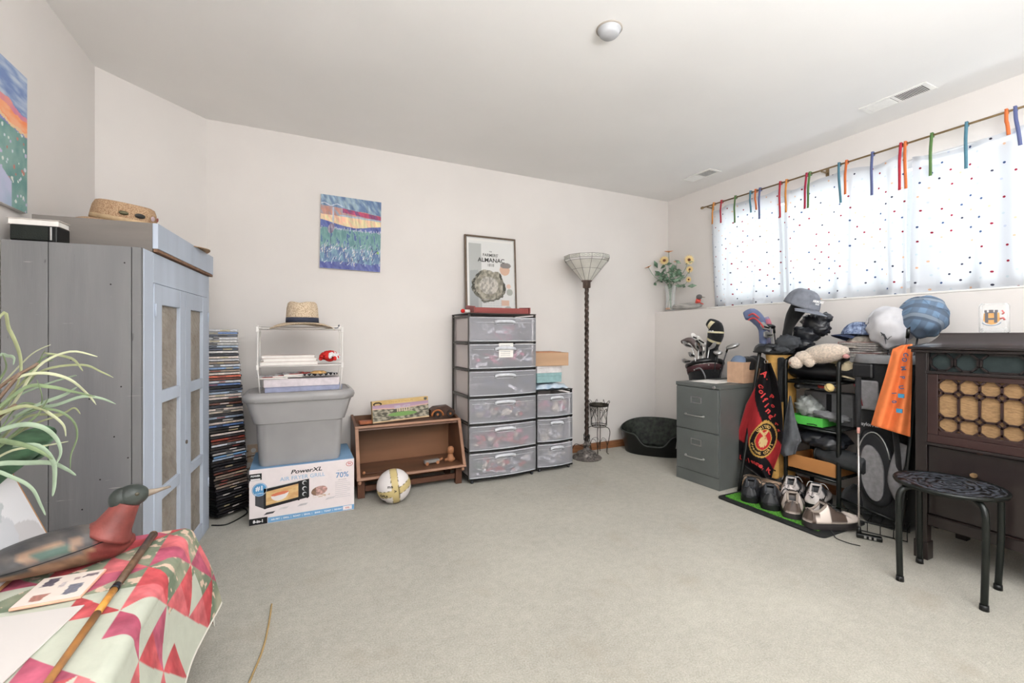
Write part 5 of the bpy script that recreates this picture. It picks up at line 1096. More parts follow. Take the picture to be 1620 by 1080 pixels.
def cap(name, label, loc, rot, m, bm=None, wr=0, r=.085, h=.105, text_=None, tm=None, bl=.075, panels=True, group=None):
    t = thing(name, label, 'cap', loc, 0, group=group, rot=rot); bm = bm or m
    b = MB(); b.grid(lambda u, v: ((r + .012 * (1 - v)) * math.cos(2 * PI * u) * math.cos(v * PI / 2 * .9995) ** .62 * 1.08, r * math.sin(2 * PI * u) * math.cos(v * PI / 2 * .9995) ** .62, h * math.sin(v * PI / 2) ** 1.05), 40, 12, closed_u=True)
    if wr: b.v = [tuple(Vector(p_) * (1 + wr * (noise.noise(Vector(p_) * 16 + Vector((r * 90, 0, 0))) + .8 * math.sin(9 * math.atan2(p_[1], p_[0]) + 20 * p_[2]) * (1 - p_[2] / h) * .5))) for p_ in b.v]
    b.build('crown', m, t, solid=.002, fixn=False)
    b = MB(); b.grid(lambda u, v: ((r * 1.1 + bl * v * math.sin(PI * (.12 + .76 * u)) ** .6) * math.sin(PI * (.12 + .76 * u)) * 1.0, -math.cos(PI * (.12 + .76 * u)) * (r * 1.0 + .008 * v), .004 - .020 * (2 * u - 1) ** 2 - .014 * v), 20, 8)
    b.build('brim', bm, t, solid=.003, fixn=False)
    MB().ell((0, 0, h), (.007, .007, .004), 10, 6).build('button', m, t)
    if panels:
        b = MB()
        for k in range(3):
            a = PI * k / 3 + .5; P = []
            for i in range(17):
                v = 1 - abs(i - 8) / 8; aa = a if i < 8 else a + PI; P.append(((r + .012 * (1 - v) + .0012) * math.cos(aa) * math.cos(v * PI / 2 * .9995) ** .62 * 1.08, (r + .0012) * math.sin(aa) * math.cos(v * PI / 2 * .9995) ** .62, (h + .001) * math.sin(v * PI / 2) ** 1.05))
            b.tube(P, .0012, 4)
        b.build('seam', bm, t)
    if text_:
        for ln_i, (s_, sz) in enumerate(text_):
            o = text(s_, sz, tm, t, (r * 1.155 - .004 * ln_i * 0 - .002, 0, h * .52 - ln_i * .016), rot=(R(72), 0, R(90)), bold=.0006)
    return t
grey_cap = mat('slate grey twill', (122, 126, 136), .85, var=.08, bump=.3, bscale=500)
navy = mat('navy twill', (48, 58, 84), .85, var=.15, bump=.3, bscale=400)
for i, (x, y, rz, m_, lb) in enumerate(((.13, .09, 20, black_cloth, 'black cap poking from the cardboard box on the cabinet'), (.22, .085, 60, dark_grey, 'charcoal cap in the cardboard box beside the black cap'), (.07, .13, 60, mat('steel blue cloth', (110, 126, 150), .8), 'steel blue cap visor at the left edge of the cardboard box'))):
    q = cap('baseball_cap', lb, (2.838 + x, 2.085 + y * .7, CT + .112 + .004 * i), (R(6), R(-8), R(rz)), m_, r=.07 if i < 2 else .055, h=.075, bl=.055, panels=False, group='caps in the cardboard box')

# golf clubs -----------------------------------------------------------------
def club(label, head, base, kind, hm=None, dirv=None, size=1.0):
    head, base = Vector(head), Vector(base); t = thing('golf_club', label, 'golf club', head); d = (base - head); hm = hm or silver
    MB().tube([(0, 0, 0), d], .0045, 8).build('shaft', mat('graphite shaft', (60, 60, 64), .3, .5) if kind == 'wood' else chrome, t)
    dv = Vector(dirv or (-.5, -.6, .1)).normalized(); up = -d.normalized(); sd = dv.cross(up).normalized()
    b = MB(); Mx = Matrix((dv, sd, up)).transposed()
    if kind == 'iron':
        poly = [(-.006, -.010), (.020, -.014), (.062, -.016), (.078, .002), (.074, .030), (.050, .036), (.010, .010), (-.006, .012)]
        poly = [(x * size, z * size) for x, z in poly]
        b.prism(poly, -.006, .006, 'y', M=Mx.to_4x4()); b.build('club_head', hm, t, bevel=.002)
        b = MB(); b.tube([Mx @ Vector((.014, -.0068, .002)), Mx @ Vector((.060, -.0068, .004))], .006, 8); b.build('cavity', black_metal, t)
    else:
        b.ell(Mx @ Vector((.035 * size, 0, -.004)), (.052 * size, .040 * size, .024 * size), 18, 10, M=Mx); b.build('club_head', hm, t)
        b = MB(); b.tube([Mx @ Vector((0, 0, .0)), Mx @ Vector((0, 0, -.05))], .008, 10); b.build('hosel', black_metal, t)
    return t
# golf bag behind the cabinet
GB1 = (3.075, 2.615)
t_ = thing('golf_bag', 'black golf bag with burgundy band standing behind the filing cabinet', 'golf bag', (GB1[0], GB1[1], 0), R(10))
def tilt(z, x, k=.10): return z + k * x
burg = mat('burgundy quilted cloth', (78, 46, 50), .7, var=.12, bump=.3, bscale=200)
b = MB(); R1 = [(.11, 0), (.125, .02), (.12, .3), (.12, .6), (.135, .72), (.148, .80)]
b.rings([[(r * math.cos(2 * PI * j / 32), r * math.sin(2 * PI * j / 32) * .9, z - (.04 * math.sin(2 * PI * j / 32 + 0.6) if z > .75 else 0)) for j in range(32)] for r, z in R1], cap1=False); b.build('bag_body', black_cloth, t_)
b = MB(); b.rings([[(r * math.cos(2 * PI * j / 32) * 1.01, r * math.sin(2 * PI * j / 32) * .91, z - .04 * math.sin(2 * PI * j / 32 + .6)) for j in range(32)] for r, z in ((.140, .752), (.152, .80))], cap0=False, cap1=False); b.build('burgundy_band', burg, t_, solid=.003)
b = MB(); b.tube([(.143 * math.cos(a), .13 * math.sin(a), .822 - .045 * math.sin(a + .6)) for a in np.linspace(0, 2 * PI, 33)[:-1]], .020, 10, closed=True); b.build('top_cuff', black_gloss, t_)
for k in range(8): a = 2 * PI * k / 8; MB().ell((.154 * math.cos(a), .139 * math.sin(a), .776 - .04 * math.sin(a + .6) + (.014 if k % 2 else -.014)), (.006, .006, .006), 8, 6).build('stud', silver, t_)
b = MB(); b.tube(smooth([(-.13, -.08, .70), (-.165, -.10, .74), (-.16, -.06, .80), (-.14, .0, .79)], 5), .006, 6); b.tube(smooth([(-.12, -.10, .66), (-.15, -.05, .70), (-.14, .02, .70)], 5), .010, 6, flat=.4); b.build('strap', mat('grey webbing', (130, 130, 132), .7), t_)
MB().box((-.15, -.05, .2), (-.10, .05, .6)).build('side_pocket', black_cloth, t_, bevel=.02)
B1 = Vector((GB1[0], GB1[1], .55))
irons = [(1088, 548, 2.90, (-.8, .2, .2)), (1092, 563, 2.90, (-.8, -.2, .1)), (1099, 552, 2.93, (-.7, -.3, .3)), (1087, 571, 2.92, (-.9, .2, -.1)), (1106, 558, 2.95, (-.6, -.6, .2)), (1110, 544, 3.0, (-.5, .4, .4)), (1102, 537, 3.02, (-.6, .6, .3)), (1116, 551, 2.98, (-.2, -.9, .3))]
words = ['highest left', 'middle left', 'upper inner', 'lowest left', 'right of centre', 'upper right', 'rearmost', 'rightmost']
for (u, v, x, dv), w_ in zip(irons, words): club('silver golf iron, %s of the cluster in the bag behind the cabinet' % w_, at(u + 6, v, x=x), B1 + Vector((rnd.uniform(-.05, .05), rnd.uniform(-.05, .05), 0)), 'iron', silver if rnd.random() < .7 else chrome, dv)
club('silver metal wood leaning out right of the tall black headcover', at(1152, 548, x=3.06), B1 + Vector((.02, -.06, 0)), 'wood', silver, (.3, -.9, .2)); club('small silver metal wood below the tall black headcover', at(1133, 555, x=3.0), B1 + Vector((.03, -.05, 0)), 'wood', silver, (-.3, -.7, -.2), .8)
def headcover(name, label, pts, radii, m, accents=(), flat=.8, n=18):
    P0 = Vector(pts[0]); t = thing(name, label, 'headcover', P0); P = smooth([Vector(p) - P0 for p in pts], 5); k = len(P); rr_ = np.interp(np.linspace(0, len(radii) - 1, k), range(len(radii)), radii)
    b = MB(); b.tube(P, [float(r) for r in rr_], n, flat=flat); b.build('sock', m, t)
    for (t0, t1, mm, nm_) in accents:
        i0, i1 = int(t0 * (k - 1)), max(int(t1 * (k - 1)), int(t0 * (k - 1)) + 1); b = MB(); b.tube(P[i0:i1 + 1], [float(r) * 1.03 for r in rr_[i0:i1 + 1]], n, cap=False, flat=flat); b.build(nm_, mm, t)
    return t
X_ = 3.03
headcover('putter_headcover', 'brown grey curved headcover at the left of the bag behind the cabinet', [at(1112, 560, x=2.99), at(1102, 548, x=2.96), at(1092, 538, x=2.93), at(1079, 541, x=2.91)], [.022, .030, .030, .020], mat('brown grey leather', (96, 84, 82), .5, var=.1), [(.0, .18, black_cloth, 'black_collar')])
cream_t = mat('cream trim', (214, 204, 168), .6)
q = headcover('driver_headcover', 'tall black headcover with cream trim rising from the bag behind the cabinet', [at(1126, 572, x=X_), at(1127, 548, x=X_), at(1132, 530, x=X_), at(1131, 517, x=X_), at(1120, 509, x=X_ - .02)], [.048, .050, .066, .062, .030], black_cloth, [(.56, .62, cream_t, 'cream_band'), (.83, .90, cream_t, 'cream_band'), (.36, .40, cream_t, 'cream_band')])
text('TOUR', .018, white_ink, q, (at(1124, 524, x=X_ - .065) - at(1126, 572, x=X_)), rot=(R(90), 0, R(-60)), bold=.0004)
headcover('small_headcover', 'small black and tan headcover between the irons behind the cabinet', [at(1108, 562, x=3.02), at(1106, 548, x=3.03), at(1100, 540, x=3.02)], [.018, .026, .022], black_cloth, [(.55, .75, tan_m, 'tan_band')])

# vase with sunflowers -----------------------------------------------------------
VX, VY, VZ = 3.335, 3.245, LED + .0125
t_ = thing('flower_vase', 'cut glass vase of artificial sunflowers on the window ledge corner', 'vase', (VX, VY, VZ))
gm2 = bpy.data.materials.new('cut glass'); nt, N, L = nodes(gm2); pB = N['Principled BSDF']; pB.inputs['Base Color'].default_value = (.92, .95, .95, 1); pB.inputs['Roughness'].default_value = .05
trn = N.new('ShaderNodeBsdfTransparent'); mx = N.new('ShaderNodeMixShader'); fz = N.new('ShaderNodeLayerWeight'); fz.inputs[0].default_value = .35
mth = N.new('ShaderNodeMath'); mth.operation = 'MULTIPLY_ADD'; mth.inputs[1].default_value = .7; mth.inputs[2].default_value = .22; L.new(fz.outputs['Facing'], mth.inputs[0])
L.new(mth.outputs[0], mx.inputs[0]); L.new(trn.outputs[0], mx.inputs[1]); L.new(pB.outputs[0], mx.inputs[2]); L.new(mx.outputs[0], N['Material Output'].inputs[0])
b = MB(); n = 36; b.rings([[(r * (1 + (.05 if j % 2 else -.02) * (z < .2)) * math.cos(2 * PI * j / n), r * (1 + (.05 if j % 2 else -.02) * (z < .2)) * math.sin(2 * PI * j / n), z) for j in range(n)] for r, z in ((.045, 0), (.047, .01), (.040, .06), (.041, .14), (.052, .23), (.058, .245))], cap1=False); b.build('glass_body', gm2, t_)
VO = Vector((VX, VY, VZ)); stem = mat('sage green leaf', (132, 156, 134), .6, var=.15, scale=40); stem2 = mat('deep sage leaf', (100, 130, 106), .6, var=.15, scale=40)
flw = mat('pale yellow petal', (252, 222, 160), .6, var=.05); flo = mat('orange petal', (226, 150, 78), .6, var=.08); brn = mat('flower eye', (120, 72, 48), .8, var=.25, scale=120, bump=.5)
def flower(u, v, x, r, face, pm, half=False):
    r *= 1.3
    c = at(u, v, x=x) - VO; f = Vector(face).normalized(); a = f.cross(Vector((0, 0, 1))).normalized(); bz_ = a.cross(f).normalized()
    b = MB(); b.tube(smooth([(0, 0, .03), (c.x * .15, c.y * .15, .26), c * .7 + Vector((0, 0, .03)), c], 5), .0025, 5); st_o = b.build('stem', stem, t_)
    fb = MB(); NP = 15
    for k in range(NP):
        g = 2 * PI * k / NP; d_ = a * math.cos(g) + bz_ * math.sin(g); s_ = f.cross(d_); tip = c + d_ * r + f * (.004 if not half else .3 * r)
        fb.add([c + s_ * .0, c + d_ * r * .5 + s_ * r * .17 + f * .006, tip, c + d_ * r * .5 - s_ * r * .17 + f * .006], [(0, 1, 2, 3)], 0, True)
    fo = fb.build('flower', pm, t_, fixn=False, solid=.0012)
    Mx = Matrix((a, bz_, f)).transposed(); MB().ell(c + f * .004, (r * .27, r * .27, .006), 14, 6, M=Mx).build('flower_eye', brn, fo)
fd = (-.75, -.65, .1)
for a in ((1051, 412, 3.30, .040, fd, flw), (1090, 411, 3.28, .040, (-.5, -.85, .0), flw), (1091, 426, 3.27, .028, fd, flw), (1089, 442, 3.27, .024, (-.3, -.9, -.1), flw), (1058, 399, 3.32, .034, (-.2, -.2, .95), flo, True), (1071, 415, 3.34, .026, (-.2, -.2, .95), flo, True), (1026, 423, 3.12, .026, (-.4, .1, .9), flo, True)): flower(*a)
fb = [MB(), MB()]
for k in range(64):
    u, v = rnd.gauss(1060, 14), rnd.gauss(436, 10); v = min(max(v, 414), 452); xq = 3.30 + rnd.uniform(-.05, .04); c = at(u, v, x=xq); c = (at(u, v, y=3.325) if c.y > 3.325 else c) - VO; d_ = Vector((rnd.uniform(-1, 1), rnd.uniform(-1, 1), rnd.uniform(-.3, .8))).normalized(); s_ = d_.cross(Vector((-.75, -.65, .2))).normalized(); l_ = rnd.uniform(.030, .046)
    fb[k % 2].add([c - d_ * l_, c + s_ * l_ * .45, c + d_ * l_, c - s_ * l_ * .45], [(0, 1, 2, 3)], 0, True)
for q, m_ in zip(fb, (stem, stem2)):
    o = q.build('foliage', m_, t_, fixn=False, solid=.001); o['kind'] = 'stuff'
b = MB()
for k in range(5): b.tube([(rnd.uniform(-.02, .02), rnd.uniform(-.02, .02), .01), (rnd.uniform(-.02, .02), rnd.uniform(-.02, .02), .26)], .003, 5)
b.build('stem_bundle', stem, t_)['kind'] = 'stuff'
MB().ell((-.035, .0, .016), (.016, .03, .014), 10, 6).build('twine_knot', mat('raffia', (176, 140, 116), .8, var=.2, scale=80), t_)
t_ = thing('small_duck_decoy', 'small grey driftwood duck with dark head and red scarf on the ledge', 'duck decoy', (3.315, 3.03, VZ), R(-90))
b = MB(); b.rings([[(x, .035 * w_ * math.cos(2 * PI * j / 18), .030 + .030 * w_ * math.sin(2 * PI * j / 18)) for j in range(18)] for x, w_ in ((-.17, .25), (-.14, .7), (-.06, .95), (.04, 1), (.12, .95), (.165, .6), (.18, .2))]); b.build('body', mat('silvered driftwood', (172, 170, 166), .8, var=.25, scale=40, stretch=(.2, 1, 1), bump=.5), t_)
MB().tube([(.13, 0, .045), (.145, 0, .085)], .022, 14).build('neck', mat('red scarf', (214, 84, 74), .7), t_); MB().ell((.15, 0, .105), (.030, .022, .024)).build('head', mat('grey head paint', (104, 102, 102), .6), t_)
MB().tube([(.175, 0, .103), (.215, 0, .096)], [.008, .003], 10, flat=.6).build('bill', mat('horn coloured bill', (138, 126, 112)), t_); MB().tube(smooth([(.14, -.018, .07), (.17, -.024, .055), (.21, -.018, .035)], 4), .008, 8, flat=.4).build('scarf_tail', mat('red scarf', (214, 84, 74)), t_)

# golf organiser rack ----------------------------------------------------------------
t_ = thing('golf_organiser_rack', 'black tube golf organiser rack holding bags and gear below the window', 'rack', (0, 0, 0)); TR = .0125
YA, YC2, YL, YR = 1.822, 1.505, 2.02, 1.165
for y in (YA, YC2): MB().tube(smooth([(2.90, y, .0), (2.90, y, .5), (2.90, y, .86), (2.925, y, .905), (2.99, y, .925), (3.10, y, .925), (3.17, y, .90), (3.19, y, .85), (3.19, y, .4), (3.19, y, 0)], 5), TR, 10).build('end_frame', black_metal, t_)
for y, x0 in ((YL, 2.72), (YR, 2.80)): MB().tube(smooth([(x0, y + .01, .0), (x0 + .08, y, .4), (x0 + .19, y, .90), (x0 + .22, y, .955), (3.02, y, .965), (3.15, y, .95), (3.19, y, .90), (3.19, y, .4), (3.19, y, 0)], 5), TR, 10).build('end_frame', black_metal, t_)
for z in (.765, .480, .190):
    for x in (2.90, 3.19): MB().cyl((x, YC2, z), (x, YA, z), .008, n=8).build('rail', black_metal, t_)
    so = bx('shelf', (2.905, YC2 + .012, z + .004), (3.185, YA - .012, z + .008), black_pl, t_, .001)
    for k in range(9): MB().cyl((2.90 + .29 * (k + .5) / 9, YC2, z + .012), (2.90 + .29 * (k + .5) / 9, YA, z + .012), .003, n=6).build('wire', black_metal, so)
for y0, y1, z in ((YA, YL, .80), (YR, YC2, .80), (YA, YL, .10), (YR, YC2, .10), (YR, YC2, .48)): MB().cyl((3.19, y0, z), (3.19, y1, z), .008, n=8).build('rail', black_metal, t_)
MB().cyl((2.90, YC2, .10), (2.90, YR + .02, .06), .007, n=8).build('rail', black_metal, t_)

# tan and black golf bag --------------------------------------------------------------
GB2 = (3.015, 1.925)
t_ = thing('tan_golf_bag', 'tan and black golf bag leaning in the rack behind the red flag towel', 'golf bag', (GB2[0], GB2[1], 0), R(0))
b = MB(); RR = [(.070, .12, 0), (.078, .128, .03), (.080, .128, .4), (.084, .134, .75), (.086, .140, .90), (.09, .145, .95)]
b.rings([[(rx * math.cos(2 * PI * j / 28) * 1.2, rx * math.sin(2 * PI * j / 28), z) for j in range(28)] for rx, ry, z in RR], cap1=False); b.build('bag_body', tan_m, t_)
MB().lathe([(.108, .0), (.110, .10), (.104, .11)], n=28, sy=.84).build('base_cup', black_pl, t_); 
b = MB(); b.tube([(.108 * math.cos(a), .092 * math.sin(a), .95) for a in np.linspace(0, 2 * PI, 29)[:-1]], .016, 8, closed=True); b.build('top_cuff', black_gloss, t_)
MB().box((-.135, -.055, .10), (-.085, .045, .30)).build('ball_pocket', tan_m, t_, bevel=.02); MB().box((-.130, -.05, .36), (-.085, .05, .62)).build('side_pocket', mat('black vinyl', (28, 29, 32)), t_, bevel=.02)
MB().box((-.12, -.075, .62), (-.07, -.045, .92)).build('black_panel', black_cloth, t_, bevel=.012)
for z in (.16, .24): MB().box((-.139, -.05, z), (-.136, .04, z + .006)).build('zip', black_pl, t_)
MB().tube(smooth([(-.10, -.07, .88), (-.15, -.085, .7), (-.14, -.075, .45), (-.10, -.07, .34)], 6), .012, 8, flat=.4).build('shoulder_strap', black_cloth, t_)
# clubs and covers of the second bag
B2 = Vector((GB2[0], GB2[1], .6))
bcv = mat('blue grey neoprene', (100, 112, 146), .6, var=.05, scale=12)
q = headcover('blue_headcover', 'blue headcover with red stripes at the top of the tan golf bag', [at(1207, 547, x=2.98), at(1206, 522, x=2.98), at(1201, 508, x=2.97), at(1190, 498, x=2.95), at(1178, 500, x=2.93)], [.024, .026, .044, .050, .030], bcv, flat=.75)
rdp = mat('red rubber print', (206, 74, 76), .5); Pq = at(1207, 547, x=2.98)
for pts in (((1184, 499), (1192, 496), (1201, 503)), ((1184, 506), (1193, 503), (1203, 511), (1208, 518))):
    b = MB(); b.tube(smooth([at(u, v, x=2.955 - .040) - Pq for u, v in pts], 5), .0055, 6); b.build('red_stripe', rdp, q)
headcover('pink_headcover', 'small lilac and pink headcover behind the blue headcover', [at(1215, 545, x=3.06), at(1214, 515, x=3.06), at(1210, 502, x=3.05)], [.02, .03, .024], mat('lilac neoprene', (150, 146, 176), .6), [(.5, .8, mat('pink print', (206, 120, 140), .6), 'pink_band')])
club('golf iron with dark face beside the blue headcover', at(1218, 520, x=3.0), B2, 'iron', chrome, (-.9, .2, .2)); club('bright golf iron right of the blue headcover', at(1222, 530, x=2.99), B2, 'iron', chrome, (-.9, .1, -.1))
club('black metal wood right of the blue headcover', at(1224, 516, x=3.04), B2, 'wood', black_gloss, (-.6, .4, .1), .7)
t_ = thing('black_rain_hood', 'shiny black rain hood over the tan golf bag mouth', 'bag hood', at(1216, 549, x=2.97)); b = MB(); b.grid(lambda u, v: (.10 * math.cos(2 * PI * u) * math.cos(v * PI / 2) ** .5, .088 * math.sin(2 * PI * u) * math.cos(v * PI / 2) ** .5, -.035 + .055 * math.sin(v * PI / 2) + .010 * noise.noise(Vector((math.cos(2 * PI * u) * 3, math.sin(2 * PI * u) * 3, v * 2)))), 36, 10, closed_u=True); b.build('hood', black_gloss, t_, fixn=False, solid=.003)
b = MB(); b.tube([(.101 * math.cos(a), .089 * math.sin(a), -.033) for a in np.linspace(0, 2 * PI, 29)[:-1]], .005, 6, closed=True); b.build('zip', black_pl, t_); b = MB(); b.ell((-.03, .05, .024), (.02, .012, .003), 12, 6); b.build('badge', chrome, t_)

# flag towel ------------------------------------------------------------------------------
TP = at(1212, 573, x=2.86)
# outline in photo space: top knot, left hem corner, bottom tip, right side
tow = vmat('terry towel', .95, .1, .5, 300)
t_ = thing('marine_corps_towel', 'red and black printed golf towel clipped to the tan golf bag', 'towel', TP)
TL = [(1206, 575), (1196, 610), (1180, 640), (1168, 680), (1162, 700), (1163, 722), (1180, 738), (1205, 756)]
TR_ = [(1219, 574), (1229, 600), (1235, 630), (1238, 665), (1238, 690), (1234, 715), (1224, 740), (1220, 757)]
def interp(L_, v): f_ = v * (len(L_) - 1); i = min(int(f_), len(L_) - 2); f_ -= i; return L_[i][0] * (1 - f_) + L_[i + 1][0] * f_, L_[i][1] * (1 - f_) + L_[i + 1][1] * f_
def tow_p(u, v):
    a, c = interp(TL, 1 - v), interp(TR_, 1 - v); x = a[0] * (1 - u) + c[0] * u; y = a[1] * (1 - u) + c[1] * u
    fold = .030 * math.sin(u * 9 + v * 2) * (.4 + .6 * u) - .04 * (1 - abs(2 * u - .8)) * v * (1 - v)
    return at(x, y, x=2.80 + fold) - TP
def tow_c(U, V):
    # V=1 at top. diagonal bands
    c = np.ones(U.shape + (3,)) * (30, 28, 30); nz_ = fbm(U, V, 30, 2)[..., None]
    red = (V < .86 - .5 * U) & (V > .49 - .36 * U); c = np.where(red[..., None], np.array((168, 50, 54.)) * (1 + .08 * nz_), c)
    ex, ey, ea, eb = .60, .42, .30, .175; d_ = np.sqrt(((U - ex) / ea) ** 2 + ((V - ey) / eb) ** 2)
    c = np.where((d_ < 1.0)[..., None], (196, 156, 84), c); c = np.where((d_ < .90)[..., None], (34, 30, 30), c); c = np.where((d_ < .60)[..., None], (196, 156, 84), c); c = np.where((d_ < .54)[..., None], (182, 48, 52), c)
    g = (((U - ex) / .09) ** 2 + ((V - ey + .02) / .055) ** 2 < 1) | ((abs((V - ey) - .04 - .6 * abs(U - ex - .01)) < .015) & (abs(U - ex) < .10)) | (((U - ex - .02) / .03) ** 2 + ((V - ey - .06) / .02) ** 2 < 1)
    c = np.where((g & (fbm(U, V, 26, 4) > -.25))[..., None], (206, 180, 128), c)
    ed = (U < .02) | (V < .012); c = np.where(ed[..., None], (90, 86, 84), c)
    return c
nu, nv = 90, 150; U_, V_ = np.meshgrid(np.linspace(0, 1, nu + 1), np.linspace(0, 1, nv + 1)); b = MB(); b.col = tow_c(U_.ravel(), V_.ravel()); b.grid(tow_p, nu, nv); b.build('cloth', tow, t_, fixn=False, solid=.004)
goldt = mat('gold thread', (206, 170, 100), .7); redt = mat('red thread', (204, 60, 60), .7)
def tow_text(s_, path, size, m_, flip=0):
    k = len(s_)
    for i, ch_ in enumerate(s_):
        if ch_ == ' ': continue
        f_ = i / max(k - 1, 1); uu, vv, ang = path(f_)
        p_ = tow_p(uu, vv); e = .01; du = (tow_p(uu + e, vv) - tow_p(uu - e, vv)).normalized(); n_ = Vector((-.78, -.62, 0)); n_ = (n_ - du * n_.dot(du)).normalized(); upv = n_.cross(du)
        Mx = Matrix((du, upv, n_)).transposed().to_4x4() @ Matrix.Rotation(ang, 4, 'Z')
        o = text(ch_, size, m_, t_, p_ + n_ * .005, bold=size * .03, ext=.001); o.matrix_local = Matrix.Translation(p_ + n_ * .006) @ Mx
def arc(a0, a1, k_=.74): return lambda f_: (.60 + .30 * k_ * math.cos(R(a0 + (a1 - a0) * f_)), .42 + .175 * k_ * math.sin(R(a0 + (a1 - a0) * f_)), R(a0 + (a1 - a0) * f_) + (-PI / 2 if a1 < a0 else PI / 2))
tow_text('UNITED', arc(128, 62), .024, goldt); tow_text('MARINE CORPS', arc(190, 335), .022, goldt)
tow_text('Lejeune, NC', lambda f_: (.12 + .72 * f_, .270 - .18 * f_, R(-32)), .046, redt); tow_text('A.', lambda f_: (.36 + .16 * f_, .925 - .035 * f_, R(-58)), .052, redt); tow_text("Golfing", lambda f_: (.30 + .44 * f_, .835 - .22 * f_, R(-58)), .054, redt); tow_text('Point', lambda f_: (.76 + .17 * f_, .74 - .25 * f_, R(-64)), .052, redt)
MB().tube([Vector((.0 + .0, .012 * math.cos(a), .012 * math.sin(a) + .004)) for a in np.linspace(0, 2 * PI, 17)[:-1]], .0022, 6, closed=True).build('clip_ring', chrome, t_)
# grey hand towel
def hang(name, label, cat, TLp, TRp, xp, m_, amp=.02, fq=9, nu=30, nv=40, seed=0, solid=.004, xs=0):
    O_ = at(*TLp[0], x=xp); t = thing(name, label, cat, O_)
    def f(u, v):
        a, c = interp(TLp, v), interp(TRp, v); return at(a[0] * (1 - u) + c[0] * u, a[1] * (1 - u) + c[1] * u, x=xp + amp * math.sin(u * fq + seed + v * 2) * (.3 + .7 * v) + xs * u) - O_
    b = MB(); b.grid(f, nu, nv); b.build('cloth', m_, t, fixn=False, solid=solid); return t, f
hang('grey_hand_towel', 'grey hand towel hanging from the rack right of the red towel', 'towel', [(1249, 626), (1243, 655), (1238, 690), (1231, 713), (1240, 722)], [(1251, 626), (1258, 660), (1268, 698), (1262, 704), (1258, 718)], 2.86, mat('grey microfibre', (92, 94, 98), .95, var=.08, bump=.5, bscale=300), .02, 6, seed=1)

# grey cap on a black boot shaped cover, black jacket
headcover('black_sock_cover', 'long black sock headcover carrying the grey cap', [at(1244, 545, x=2.98), at(1247, 520, x=2.98), at(1255, 500, x=2.98), at(1266, 483, x=2.98)], [.034, .030, .046, .055], black_cloth, flat=.8)
cp_ = at(1267, 483, x=2.955)
cap('grey_baseball_cap', 'slate grey baseball cap with white lettering over the black sock cover', (cp_.x, cp_.y, cp_.z - .005), (R(-8), R(20), R(-102)), grey_cap, r=.092, h=.112, text_=[('ARMORY', .022), ('GOLF', .013)], tm=white_ink, bl=.085)
def heap(name, label, cat, pts, m_, seed=1, amp=.35, n=34, parts=()):
    "crumpled cloth mound built over several overlapping lobes"
    O_ = Vector(pts[0][0]); t = thing(name, label, cat, O_)
    b = MB()
    for i, (c, r, rot_) in enumerate(pts):
        rs = []; k = 16; Mx = Matrix.Rotation(rot_, 3, Vector((-.44, .9, 0)) if False else 'X')
        for a in range(k + 1):
            th = PI * (a / k) if 0 < a < k else (.03 if a == 0 else PI - .03); ring = []
            for j in range(n):
                ph = 2 * PI * j / n; d_ = Vector((math.sin(th) * math.cos(ph), math.sin(th) * math.sin(ph), -math.cos(th)))
                f_ = 1 + amp * (abs(noise.noise(d_ * 2.3 + Vector((seed, i, 0)))) - .2) + amp * .35 * noise.noise(d_ * 6 + Vector((seed, i, 3)))
                ring.append(Mx @ Vector((d_.x * r[0] * f_, d_.y * r[1] * f_, d_.z * r[2] * f_)) + Vector(c) - O_)
            rs.append(ring)
        b.rings(rs)
    o = b.build('cloth_body', m_, t); return t
jm = mat('black rain jacket', (40, 42, 47), .32, var=.2, scale=14, spec=.6, bump=.3, bscale=30)
heap('black_rain_jacket', 'crumpled shiny black rain jacket heaped right of the grey cap', 'jacket', [(at(1290, 512, x=3.06), (.055, .085, .055), R(25)), (at(1276, 528, x=3.04), (.06, .08, .05), R(10)), (at(1302, 504, x=3.08), (.05, .05, .035), R(-10)), (at(1262, 545, x=3.02), (.07, .10, .045), 0), (at(1298, 520, x=3.06), (.05, .05, .05), R(40))], jm, 3, .45)
heap('dark_grey_cloth', 'folded dark grey cloth below the grey cap', 'cloth', [(at(1248, 541, x=2.93), (.05, .075, .045), 0), (at(1240, 552, x=2.93), (.05, .06, .03), 0)], mat('graphite fleece', (66, 69, 74), .8, var=.1), 7, .5)

# top cushion bag, plush, balls
t_ = thing('black_cushion_bag', 'black vinyl roll bag lying on the top rack shelf under the plush', 'bag', (3.045, 1.60, .776 + .062))
b = MB(); k = 20
b.rings([[((.115 * (1 - .10 * (abs(s) > .9))) * math.cos(2 * PI * j / 26) , s * .235 + .008 * math.sin(j), (.058 * (1 - .25 * (abs(s) > .93))) * math.sin(2 * PI * j / 26) * (1 + .10 * noise.noise(Vector((j * .5, s * 4, 2)))) - .028 * s * s * 0) for j in range(26)] for s in np.linspace(-1, 1, k)]); b.build('bag_body', black_gloss, t_)
for s_ in (-.225, .225): MB().tube([(.10 * math.cos(a), s_, .05 * math.sin(a)) for a in np.linspace(0, 2 * PI, 25)[:-1]], .006, 6, closed=True).build('end_piping', black_pl, t_)
plm = mat('beige plush fur', (204, 188, 172), .95, var=.12, scale=90, bump=1, bscale=180, sheen=.4)
p_ = at(1300, 562, x=2.93); t_ = thing('plush_headcover', 'beige furry plush animal headcover lying on the black cushion bag', 'plush toy', p_)
b = MB()
